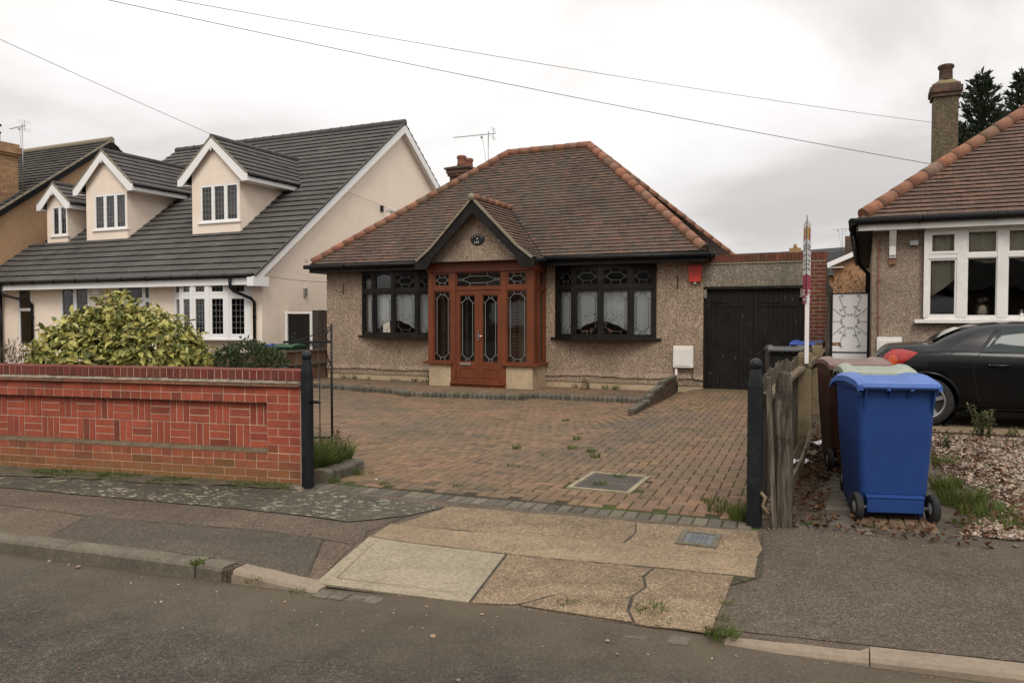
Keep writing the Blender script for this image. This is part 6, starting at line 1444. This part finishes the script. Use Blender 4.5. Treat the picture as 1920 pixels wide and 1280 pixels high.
mb = MB(); patch(mb, [(.84,.985),(1.0,1.10),(1.18,1.21),(1.38,1.265),(1.17,.97)], .004); mb.build('roof_quarter_panel', M['carfabric'], CAR)
mb = MB()      # rear screen on the sloping back of the roof
Vv = []; qs = [q for q in SS if .69 < q[0] < 1.05]
for q in qs:
    h = carring(q); Vv += [carpt(q[0]-.01, a*.86*s, lerp(q[3], q[3], 0)+.006 - .03*abs(a*.0)) for s, a in ((-1,q[5]*.9),(-1,0),(1,q[5]*.9))]
mb.add(Vv, [(3*i+j, 3*i+3+j, 3*i+4+j, 3*i+1+j) for i in range(len(qs)-1) for j in range(2)], .5, True); mb.build('rear_screen', M['carglass'], CAR)
mb = MB()
def line(P_, R_=.004):
    pts = []
    for a, b in zip(P_, P_[1:]):
        for j in range(6): t_ = j/6; pts.append(flank(lerp(a[0],b[0],t_), lerp(a[1],b[1],t_), .0015))
    pts.append(flank(*P_[-1], .0015)); mb.tube(pts, R_, 5)
line([(1.38,1.27),(1.20,.97),(1.13,.86),(1.12,.72),(1.16,.45),(1.2,.30)]); line([(2.35,.30),(2.4,.88),(2.5,.96)]); line([(.30,.985),(.62,.955),(.88,.965),(1.0,1.0)]); line([(.50,.945),(.86,.93),(.98,.985)]); line([(1.2,.955),(2.5,.945)], .006)
mb.tube([flank(.44,.80,.001)]+[flank(.44+.08*math.cos(a*.5)-.08, .82+.075*math.sin(a*.5), .001) for a in range(13)], .003, 5)
mb.build('shut_lines', M['cartrim'], CAR)
mb = MB(); c = flank(1.40,.80,.0); mb.tube([flank(1.28,.80,.012),flank(1.33,.80,.034),flank(1.46,.80,.034),flank(1.51,.80,.012)], .014, 8); mb.build('door_handle', M['carpaint'], CAR)
mb = MB(); mb.ball(tuple(flank(1.29,.802,.018)), .012, 8, 6); mb.build('lock', M['chrome'], CAR)
for x in WX:
    mb = MB(); pts = [flank(x+.375*math.cos(a), WR+.375*math.sin(a), .004) for a in [rad(8+164*i/20) for i in range(21)]]; mb.tube(pts, [.008]+[.018]*19+[.008], 8); mb.build('wheel_arch', M['carpaint'], CAR)
    mb = MB(); mb.lathe(Vector(carpt(x, -(CW/2-.40), WR+.005)), [(.01,0),(.375,0),(.375,.375)], 28, (0,-1,0)); mb.F.pop(); mb.R.pop(); mb.S.pop(); mb.build('arch_liner', M['cartrim'], CAR)
    for s in (-1, 1):
        c = Vector(carpt(x, s*(CW/2-.115), WR)); ax = (0, s, 0)
        mb = MB(); mb.lathe(c, [(.21,-.10),(.30,-.10),(.315,-.08),(.315,.075),(.305,.095),(.24,.105),(.215,.095),(.21,.06)], 36, ax); wh = mb.build('wheel', M['tyre'], CAR)
        mb = MB(); mb.lathe(c, [(.10,.03),(.205,-.02),(.215,.09),(.222,.102),(.205,.098),(.198,.03),(.10,.025)], 36, ax); mb.lathe(c, [(.0,.06),(.05,.065),(.055,.05),(.055,0)], 16, ax)
        for k in range(5):
            a = 2*PI*k/5 + .3; d = Vector((math.cos(a), 0, math.sin(a))); mb.bar(c+d*.04+Vector((0,s*.058,0)), c+d*.205+Vector((0,s*.072,0)), .045, .025, (0,1,0))
        mb.build('rim', M['alloy'], wh)
        mb = MB(); mb.lathe(c, [(.0,-.01),(.19,-.01),(.19,-.02),(0,-.02)], 20, ax); mb.build('hub_shadow', M['cartrim'], wh)
mb = MB(); patch(mb, [(.98,.20),(1.0,.245),(1.5,.275),(2.4,.275),(2.72,.245),(2.74,.20)], .012); mb.box(CX+.98, CY0+.03, CZ+.16, CX+2.74, CY0+.25, CZ+.22); mb.build('sill_trim', M['carpaint'], CAR)
mb = MB(); mb.box(CX+.12,CY0+.15,CZ+.18,CX+3.9,CY0+CW-.15,CZ+.30); mb.build('underbody', M['cartrim'], CAR)

# ================================================================== AERIALS AND WIRES
def aerial(name, label, base, top, bl, dirv, nel, refl, cat='aerial'):
    r = thing(name, label, cat, tuple(base)); mb = MB(); mb.tube([base, top], .018, 8); mb.build('mast', M['metal'], r)
    base, top = Vector(base), Vector(top); d = Vector(dirv).normalized(); c = top - Vector((0,0,.08)); mb = MB(); mb.bar(c - d*.25, c + d*bl, .02, .02)
    sd = d.cross(Vector((0,0,1))).normalized()
    for i in range(nel): p_ = c + d*(.05+bl*(i+.5)/nel*.95); mb.bar(p_-Vector((0,0,.0))-sd*.07, p_+sd*.07, .006, .006); 
    for z in (-.16,-.09,.09,.16) if refl else (): mb.bar(c-d*.16-sd*.22+Vector((0,0,z)), c-d*.16+sd*.22+Vector((0,0,z)), .008, .008)
    mb.bar(c-d*.16-Vector((0,0,.18)), c-d*.16+Vector((0,0,.18)), .012, .012); mb.ball(tuple(c+d*.22-Vector((0,0,.07))), .04, 8, 6)
    mb.build('boom', M['metal'], r)
    mb = MB(); mb.tube([c+d*.2-Vector((0,0,.07)), c+d*.12-Vector((0,0,.5)), base+Vector((0,0,.1))], .005, 5); mb.build('cable', M['wire'], r); return r
aerial('tv_aerial', 'long thin television aerial on a mast beside the bungalow chimney', (-10.40,21.0,4.9), (-10.40,21.0,7.12), 1.15, (-1,-.1,-.02), 14, True)
aerial('tv_aerial', 'television aerial on a mast by the brick chimney at the left edge', (-27.02,17.6,5.8), (-27.02,17.6,8.3), .9, (-1,.15,.02), 6, True)
aerial('tv_aerial', 'small television aerial on the distant house chimney', (-1.08,44,4.4), (-1.08,44,6.2), .5, (-1,.2,.05), 5, False)
def wire(label, a, b, sag, R_=.006, n=40):
    a, b = Vector(a), Vector(b); mb = MB(); mb.tube([a.lerp(b, i/n) - Vector((0,0,4*sag*(i/n)*(1-i/n))) for i in range(n+1)], R_, 5)
    return tag(mb.build('overhead_wire', M['wire']), label, 'wire', 'overhead service wires')

# ================================================================== PLANTS
def leaf(mb, p, d, nrm, L, W, r, fold=.25):
    d = d.normalized(); s = d.cross(nrm)
    if s.length < 1e-3: s = d.orthogonal()
    s.normalize(); n2 = s.cross(d)
    a, b = p + d*L*.35 - n2*L*.03, p + d*L*.7 - n2*L*.05; tip = p + d*L - n2*L*.16
    V = [p, a - s*W*.48 + n2*W*fold, a, a + s*W*.48 + n2*W*fold, b - s*W*.40 + n2*W*fold, b, b + s*W*.40 + n2*W*fold, tip]
    mb.add(V, [(0,2,1),(0,3,2),(1,2,5,4),(2,3,6,5),(4,5,7),(5,6,7)], r, False)
def rvec(R): 
    while True:
        v = Vector((R.uniform(-1,1), R.uniform(-1,1), R.uniform(-1,1)))
        if .05 < v.length < 1: return v.normalized()
def bush(name, label, cat, blobs, n, L, W, mat, seed=1, depth=.35, zmin=0, stems=True, up=.35, out=1.0, nr=1.0):
    r = thing(name, label, cat, (blobs[0][0], blobs[0][1], 0)); R = random.Random(seed); mb = MB(); tot = sum(b[3]**2 for b in blobs)
    for bx_, by_, bz_, br_ in blobs:
        for i in range(int(n*br_*br_/tot)):
            v = rvec(R); q = 1 - depth*R.random()**1.6; c = Vector((bx_, by_, bz_)) + Vector((v.x*br_*q, v.y*br_*q, v.z*br_*q)) + rvec(R)*.04
            c += v*.06*noise.noise(c*5)
            if c.z < zmin or any((c-Vector(o[:3])).length < o[3]*.62 for o in blobs): continue
            d = (v*out + rvec(R)*.8 + Vector((0,0,up))); l = L*R.uniform(.45, 1.35); leaf(mb, c, d, (v + Vector((0,0,nr)) + rvec(R)*.5).normalized(), l, W*l/L, R.random())
    mb.build('foliage', mat, r)
    if stems:
        mb = MB(); c0 = Vector((sum(b[0] for b in blobs)/len(blobs), sum(b[1] for b in blobs)/len(blobs), 0))
        for bx_, by_, bz_, br_ in blobs:
            for k in range(3):
                e_ = Vector((bx_, by_, bz_)) + rvec(R)*br_*.6; mb.tube([c0+rvec(R)*.05, c0.lerp(e_, .5)+rvec(R)*.08, e_], [.025,.016,.006], 5)
        mb.build('stems', M['bark'], r)
    return r
lb = [(-7.82,5.66,1.08,.40),(-7.50,5.85,1.28,.38),(-7.44,5.9,1.54,.22),(-7.22,5.98,1.18,.40),(-6.98,6.06,1.14,.37),(-8.0,5.57,.95,.27),(-6.84,6.12,1.02,.32),(-7.66,5.76,1.22,.36),(-7.5,5.7,.85,.45),(-7.0,5.95,.8,.40),(-7.9,5.5,.72,.36)]
bush('variegated_shrub', 'big yellow-green variegated shrub bulging above the brick wall', 'shrub', lb, 11500, .100, .044, M['laurel'], 3, .20, .5, True, -.25, .25, .5)
R = random.Random(9); mb = MB()
bush('dark_shrub', 'small dark green twiggy shrub behind the wall near the low fence', 'shrub', [(-7.50,7.52,.85,.26),(-7.26,7.65,.93,.27),(-7.06,7.75,.85,.24),(-7.3,7.6,.6,.36)], 8000, .05, .026, M['shrubdk'], 4, .5, .3)
bush('heather_bush', 'dull brown twiggy bush at the left end of the garden wall', 'shrub', [(-9.0,5.35,.85,.36),(-8.7,5.48,.88,.32),(-8.45,5.5,.8,.3)], 3800, .06, .010, M['heath'], 5, .5, .3)
bush('ivy_clump', 'dark little plant in the corner between the porch base and the wall', 'plant', [(-9.42,16.1,.05,.12)], 160, .05, .03, M['shrubdk'], 6, .6, -.1, False)
def tuft(mb, x, y, z, n, h, sp, R, w=.006, lean=.5):
    for i in range(n):
        a = R.uniform(0, 2*PI); r_ = sp*R.random()**.6; b = Vector((x+r_*math.cos(a), y+r_*math.sin(a), z)); hh = h*R.uniform(.4, 1.15)
        d = Vector((math.cos(a)*lean*R.uniform(0,1)+R.uniform(-.2,.2), math.sin(a)*lean*R.uniform(0,1)+R.uniform(-.2,.2), 1)).normalized(); s = Vector((-math.sin(a+1), math.cos(a+1), 0))*w*R.uniform(.6,1.3)
        m1 = b + d*hh*.55; t1 = b + d*hh + Vector((d.x, d.y, -.15))*hh*.45
        mb.add([b-s, b+s, m1+s*.8, m1-s*.8, t1], [(0,1,2,3),(3,2,4)], R.random(), False)
R = random.Random(21); mb = MB()
# grass and moss along the foot of the wall, in cracks and joints
for i in range(900):
    u = R.uniform(0, 7); p_ = WO + WD*u + WN*(.03 + .22*R.random()**1.3); k = noise.noise(Vector((u*1.8, 3, 0)))
    if k > -.1: tuft(mb, p_.x, p_.y, fz(p_.x, p_.y)+.012, 9, .022+.035*max(0,k), .035, R, .003, 1.1)
for (x, y, n, h, sp) in ((-1.46,3.93,50,.035,.055),(-1.02,4.02,120,.04,.09),(-.93,3.88,40,.03,.06),(-.62,3.84,170,.075,.075),(-.64,4.05,30,.03,.05),(-.66,4.25,30,.03,.04),(-3.70,3.44,70,.05,.04),(-3.25,3.44,25,.03,.05),(-2.95,3.47,30,.03,.04),(-.64,4.62,40,.025,.05),(-.56,4.75,30,.02,.04)):
    tuft(mb, x, y, fz(x, y)+.002, n, h, sp, R, .003, 1.0)
for (x, y, n, h, sp) in ((-.80,5.86,260,.15,.10),(-.98,6.02,120,.09,.12),(-.75,6.25,120,.08,.08),(-1.1,6.3,60,.06,.09),(-.72,6.9,80,.06,.08),(-.72,7.8,60,.06,.08),(-3.25,5.95,30,.03,.05),(-3.9,5.75,40,.035,.06),(-4.35,6.0,60,.09,.05),(-4.36,5.65,60,.06,.05)):
    tuft(mb, x, y, gz(x, y)+.004, n, h, sp, R, .0035)
for i in range(230):        # little weeds scattered through the block joints
    x, y = R.uniform(-7, -.8), R.uniform(5.8, 13.5)
    if inpoly(x, y, DRh) and not inpoly(x, y, BED) and noise.noise(Vector((x*.6, y*.6, 5))) > .02: tuft(mb, x, y, gz(x, y)+.003, 9, R.uniform(.02,.05), .045, R, .0035, 1.0)
for (x, y) in ((-4.2,11.2),(-3.2,8.9),(-3.0,8.2),(-2.75,8.1),(-2.6,7.8),(-3.6,8.0),(-2.05,6.9),(-2.12,6.5)): tuft(mb, x, y, gz(x, y)+.005, 50, .06, .06, R, .004)
for i in range(26): x = R.uniform(-12.6,-3.7); tuft(mb, x, 16.2, -.08, 16, R.uniform(.05,.17), .06, R, .006)
for (x, y, n, h, sp) in ((.72,7.0,380,.17,.17),(.85,6.75,300,.12,.2),(1.05,6.5,260,.09,.22),(.66,7.5,200,.16,.12),(.70,6.35,90,.06,.1),(1.3,6.9,160,.07,.2),(.72,8.6,160,.12,.1),(-.36,5.9,40,.03,.05),(-.28,11.0,150,.12,.12),(.08,6.0,50,.03,.05)):
    tuft(mb, x, y, rz(x, y), n, h, sp, R, .0035)
g_ = mb.build('grass', M['grass']); g_['kind'] = 'stuff'; g_['label'] = 'grass and moss growing in joints and along wall feet'
def weed(label, x, y, z, h, n, seed, mat='shrubdk', sp=.1, L=.05, W=.025):
    r = thing('weed', label, 'weed', (x, y, z)); R = random.Random(seed); ml = MB(); ms = MB()
    for i in range(n):
        a = R.uniform(0, 2*PI); d = Vector((math.cos(a)*R.uniform(.05,.5), math.sin(a)*R.uniform(.05,.5), 1)).normalized(); hh = h*R.uniform(.5,1); p_ = Vector((x+R.uniform(-sp,sp), y+R.uniform(-sp,sp), z))
        q = p_ + d*hh; ms.tube([p_, p_.lerp(q,.5)+rvec(R)*.02, q], [.005,.004,.002], 4)
        for k in range(int(hh/.018)):
            c = p_.lerp(q, (k+1)/(int(hh/.018)+1)); v = rvec(R); v.z = abs(v.z)*.6; leaf(ml, c, v, Vector((0,0,1)), L*R.uniform(.6,1.2), W, R.random())
    ml.build('leaves', M[mat], r); ms.build('stalks', M['drygrass'], r); return r
M['weedgreen'] = leafmat('weed_leaves', (.05,.085,.025), (.12,.15,.05))
weed('tall grey-green weed standing on the shingle edge by the car', 1.28, 10.6, .09, .42, 14, 1, 'weedgreen', .10, .05, .022)
weed('low green weed on the shingle edge, second from the bins', 1.70, 10.7, .09, .14, 10, 2, 'weedgreen', .12, .04, .025)
weed('spreading green weed at the right edge beside the car sill', 2.15, 10.6, .09, .2, 14, 3, 'weedgreen', .16, .045, .028)
weed('small green sprig on the shingle just right of the blue bin', .82, 9.6, .08, .2, 7, 7, 'weedgreen', .06, .04, .022)
weed('thin weed growing against the paling fence by the second concrete post', -.42, 11.3, .08, .55, 6, 4, 'weedgreen', .05, .05, .03)
weed('straggly spindly weed beside the brown bin', -.30, 9.4, .06, .7, 4, 8, 'weedgreen', .05, .04, .03)
weed('spiky grey-green weed in the raised bed under the right bow window', -5.55, 16.0, -.08, .32, 10, 5, 'weedgreen', .08, .06, .012)
weed('brown-stemmed weed sprawling by the iron gate behind the kerb blocks', -4.75, 6.1, .07, .42, 14, 6, 'drygrass', .16, .045, .02)
mb = MB(); R = random.Random(31)
for (x, y, n, h, sp) in ((-4.68,5.75,420,.34,.13),(-4.72,6.15,320,.26,.14),(-4.95,6.0,260,.3,.2),(-4.62,5.95,150,.2,.08)): tuft(mb, x, y, .07, n, h, sp, R, .005, .7)
tag(mb.build('grass_clump', M['grass']), 'clump of long green grass behind the black gate post on the left', 'grass clump')
# russet bush and pale bare branches beyond the white gate
bush('russet_bush', 'rusty brown autumn bush beyond the white side gate', 'bush', [(-1.2,27,1.7,1.1),(-.2,28,1.9,1.2),(.6,28,1.7,1.2),(-.4,27,1.0,1.2)], 5000, .10, .045, M['autumn'], 8, .8, .2)
bush('green_tree', 'small green tree top against the distant house wall', 'tree', [(.15,30,4.3,.45),(.3,30,3.7,.5)], 1500, .12, .07, M['bgreen'], 9, .8, .2)
r = thing('bare_shrub', 'bare pale-branched shrub rising behind the white gate', 'shrub', (-.35, 22, 0)); R = random.Random(12); mb = MB()
def branch(p_, d, L, r_, k):
    q = p_ + d*L; mb.tube([p_, p_.lerp(q,.5)+rvec(R)*L*.05, q], [r_, r_*.8, r_*.55], 5)
    if k > 0:
        for j in range(R.randint(2,3)): branch(p_.lerp(q, R.uniform(.55,1)), (d + rvec(R)*.55 + Vector((0,0,.12))).normalized(), L*R.uniform(.6,.85), r_*.55, k-1)
for j in range(4): branch(Vector((-.30+R.uniform(-.1,.1),22,.1)), (Vector((R.uniform(-.35,.35),0,1))).normalized(), 1.0, .03, 4)
mb.build('branches', M['twig'], r)
def conifer(name, label, x, y, h, rb, n, seed, z0=1.5):
    r = thing(name, label, 'tree', (x, y, 0)); R = random.Random(seed); mb = MB(); mt_ = MB(); mt_.tube([(x,y,0),(x,y,h*.6),(x,y,h*.97)], [.16,.10,.02], 8)
    nb = int(h*26)
    for i in range(nb):
        t_ = (i/nb)**.9; z = z0 + (h-z0)*t_; a = i*2.4 + R.uniform(-.5,.5); L = rb*(1-t_)**.75*R.uniform(.45,1.15) + .12; d = Vector((math.cos(a), math.sin(a), R.uniform(.05,.55)+.35*t_)).normalized(); p0 = Vector((x,y,z)); mt_.tube([p0, p0+d*L*.9], [.02,.006], 4)
        for k in range(int(n*L/nb/rb*2.6)+6):
            s = R.random()**.7; c = p0 + d*L*s + rvec(R)*(.05+.13*(1-s))*L**.5; v = (d + rvec(R)*.55 + Vector((0,0,.25))).normalized(); leaf(mb, c, v, rvec(R), R.uniform(.12,.24), .055, R.random(), .1)
    mb.build('crown', M['conifer'], r); mt_.build('trunk', M['bark'], r)
conifer('conifer_tree', 'dark ragged conifer rising behind the right-hand roof next to the chimney', 3.30, 28.5, 9.1, 2.5, 11000, 1)
conifer('conifer_tree', 'second dark conifer cut by the right edge of the photo', 4.55, 29.5, 9.3, 2.2, 8000, 2)
conifer('conifer_tree', 'shorter sparse conifer between the chimney and the tall dark one', 2.75, 27.5, 7.3, 1.1, 3000, 3)
wire('lower overhead wire running to the tall chimney of the right bungalow', (-13.37,8.38,7.27), (1.22, 17.9, 4.62), .10)
wire('upper overhead wire passing behind the tall chimney into the conifers', (-13.51,9.43,7.69), (2.35, 27.3, 7.42), .15)
wire('overhead wire running down to the gable of the cream house', (-14.59,7.81,6.82), (-14.95, 22.8, 5.22), .10, .005)
wire('thin black cable from the cream house to the dark bungalow eaves', (-14.98, 16.6, 2.62), (-12.82, 16.5, 2.42), .02, .006)
wire('thin cable across the porch gable above the number plaque', (-9.9, 15.18, 3.83), (-6.9, 15.18, 3.02), .01, .004, 12)
# ================================================================== SHINGLE, LEAF LITTER, STONES
R = random.Random(41); mb = MB(); BL6 = [(1,0,.0),(.5,.85,.05),(-.5,.85,0),(-1,.05,.05),(-.5,-.85,0),(.5,-.8,0)]
SHP = [(.72,10.5),(.70,8.2),(.95,7.4),(1.0,6.9),(.72,6.35),(.62,6.05),(1.4,6.1),(3.0,6.3),(3.4,10.6)]
def stone(mb, x, y, z, s, r=None):
    a = R.uniform(0, 6.3); ca, sa = math.cos(a), math.sin(a); sx, sy, sz = s*R.uniform(.7,1.25), s*R.uniform(.55,.95), s*R.uniform(.35,.6); tx, ty = R.uniform(-.4,.4), R.uniform(-.4,.4)
    V = []
    for (k, h) in ((.75,-.5),(1.0,.1),(.62,.75)):
        for (u, v, w1) in BL6: uu, vv = u*k*sx, v*k*sy; V.append((x+uu*ca-vv*sa, y+uu*sa+vv*ca, z+h*sz+uu*tx+vv*ty))
    V.append((x, y, z+sz*.95)); F = [(i*6+j, i*6+(j+1) % 6, (i+1)*6+(j+1) % 6, (i+1)*6+j) for i in range(2) for j in range(6)] + [(12+j, 12+(j+1) % 6, 18) for j in range(6)]
    mb.add(V, F, R.random() if r is None else r, True)
cnt = 0
while cnt < 7500:
    y = 6.05 + 4.5*R.random()**1.4; x = R.uniform(.6, 3.0)
    if not inpoly(x, y, SHP) or x > 1.35 + (y-6)*.2: cnt += .05; continue
    stone(mb, x, y, rz(x, y)+.004+R.uniform(0,.014), R.uniform(.009,.021)); cnt += 1
t = NT('shingle_stones'); c = t.ramp(t.attr(), [(0,(.13,.098,.072)),(.15,(.26,.18,.12)),(.3,(.36,.28,.205)),(.45,(.19,.095,.06)),(.6,(.43,.355,.27)),(.75,(.29,.21,.15)),(.88,(.17,.15,.13)),(1,(.50,.44,.37))], 'CONSTANT'); c = t.vary(c, .2, 60); M['shingle'] = t.fin(c, .7, t.bump(t.noise(120,3), .3, .003))
g_ = mb.build('shingle', M['shingle']); g_['kind'] = 'stuff'; g_['label'] = 'loose multicoloured shingle spread over the right front garden'
mb = MB()
for i in range(1900):
    k = R.random()
    if k < .6: x, y = R.uniform(-.58,-.05), 6.3 + 4.6*min(R.random(), R.random()+.25); z = rz(x, y)
    elif k < .82: x, y = R.uniform(.65,1.2), R.uniform(6.1,9.3); z = rz(x, y)
    elif k < .9: x, y = R.uniform(-.55,.8), R.uniform(5.75,6.2); z = 0
    else: x, y = R.uniform(.6,2.2), R.uniform(9.5,10.8); z = rz(x, y)
    if k < .6 and x > -.25 and y < 7.6: continue
    v = rvec(R); v.z *= .35; leaf(mb, Vector((x, y, z+.012+.03*R.random())), v, (Vector((0,0,1))+rvec(R)*.6).normalized(), R.uniform(.03,.07), R.uniform(.018,.035), R.random(), .5)
M['deadleaf'] = leafmat('dead_leaves', (.065,.027,.014), (.17,.088,.045)); g_ = mb.build('leaf_litter', M['deadleaf']); g_['kind'] = 'stuff'; g_['label'] = 'brown dead leaves blown between the fence and the bins'
mb = MB()
for i in range(420):      # grit on road, gutter and drive
    k = R.random()
    if k < .4: x = R.uniform(-5.5,.7); y = Yk(x) - .03 - .35*R.random()**2; z = roadz(x, y)
    elif k < .6: x, y = R.uniform(-4,.7), R.uniform(2.3,3.4); z = roadz(x, y)
    elif k < .8: x = R.uniform(-.62,1.0); y = 5.6 + .15*R.random() + .12*max(0,x); z = 0
    else: x, y = R.uniform(-6,-.8), R.uniform(4.0,8); z = (fz(x,y) if y < 5.4 else gz(x,y)) + .004
    stone(mb, x, y, z+.002, R.uniform(.0025,.0065) if R.random() < .93 else R.uniform(.008,.014))
g_ = mb.build('loose_grit', M['shingle']); g_['kind'] = 'stuff'; g_['label'] = 'scattered grit and small stones on road and drive'
for (x, y, s, lb_) in ((-1.93,3.27,.017,'pinkish pebble lying on the road in front of the crossover'),(-1.60,2.93,.013,'flat pale stone on the road near the bottom of the photo'),(-4.55,3.27,.02,'grey pebble lying in the gutter against the left kerb'),(.92,5.88,.024,'dark grey pebble at the right pavement edge'),(-4.05,5.85,.02,'white pebble on the block drive by the planter blocks')):
    mb = MB(); z = roadz(x, y) if y < 4 else .006; stone(mb, x, y, z+.008, s, {'pinkish':.2,'flat':.95,'grey':.85,'dark':.02,'white':1.0}.get(lb_.split()[0])); tag(mb.build('pebble', M['shingle']), lb_, 'pebble')
for (x, y, a, s, lb_, m_) in ((-.40,9.15,.3,.17,'crumpled white paper lying against the concrete post foot','paper'),(-.50,8.45,.9,.10,'clear crumpled plastic wrapper among the dead leaves','kerblt'),(-.56,8.0,.5,.12,'flattened white carton piece among the leaves by the bowed board','paper')):
    mb = MB(); n = 6; V = []
    for i in range(n+1):
        for j in range(4): u, v = (i/n-.5)*s*2, (j/3-.5)*s*.8; V.append((x+u*math.cos(a)-v*math.sin(a), y+u*math.sin(a)+v*math.cos(a), rz(x,y)+.035+R.uniform(0,.045)))
    mb.add(V, [(i*4+j,(i+1)*4+j,(i+1)*4+j+1,i*4+j+1) for i in range(n) for j in range(3)], .5, False); tag(mb.build('litter', M[m_]), lb_, 'litter')

# ================================================================== ACROSS THE STREET (seen only as reflections)
for (x0, x1, lb_) in ((-34,-19,'dark brick house across the street, farthest towards the left'),(-16.5,-3,'dark brick house across the street, directly opposite the bungalow'),(0,13,'dark brick house across the street behind the camera'),(16,30,'dark brick house across the street, farthest towards the right')):
    o = thing('opposite_house', lb_, 'house', ((x0+x1)/2, -19, -.2), 'houses across the street'); y1 = -15.5
    w_ = Win('window', o, 'upvc', 'glassdk', 'lead'); w_.frame((x1-1.5, y1), (-1,0)); w_.light(0,2.4,1.0,2.5,.08,.06,0,None); w_.light(x1-x0-6,x1-x0-3.6,1.0,2.5,.08,.06,0,None)
    mb = MB(); wall(mb, (x1,y1), (x0,y1), -.3, 3.0, .25, [(1.5,3.9,1.0,2.5),(x1-x0-4.5,x1-x0-2.1,1.0,2.5)]); wall(mb, (x0,y1), (x0,-24), -.3, 3.0, .25); wall(mb, (x1,-24), (x1,y1), -.3, 3.0, .25); mb.build('wall', M['darkbrick'], o)
    w_.done(); mb = MB(); mb.ext([(x0-.3,y1+.4,2.9),(x0-.3,-20,7.0),(x0-.3,-24.4,2.9)], (x1-x0+.6,0,0)); mb.build('roof', M['slate2'], o)
mb = MB(); sheet(mb, [(-60,-40),(60,-40),(60,-9),(-60,-9)], lambda x, y: -.1, 6); struct(mb.build('far_pavement', M['soil']))
bush('hedge', 'clipped dark hedge across the street behind the camera', 'hedge', [(-14+2.2*i,-12,.7,1.2) for i in range(13)], 5200, .16, .10, M['shrubdk'], 15, .6, -.2, False)
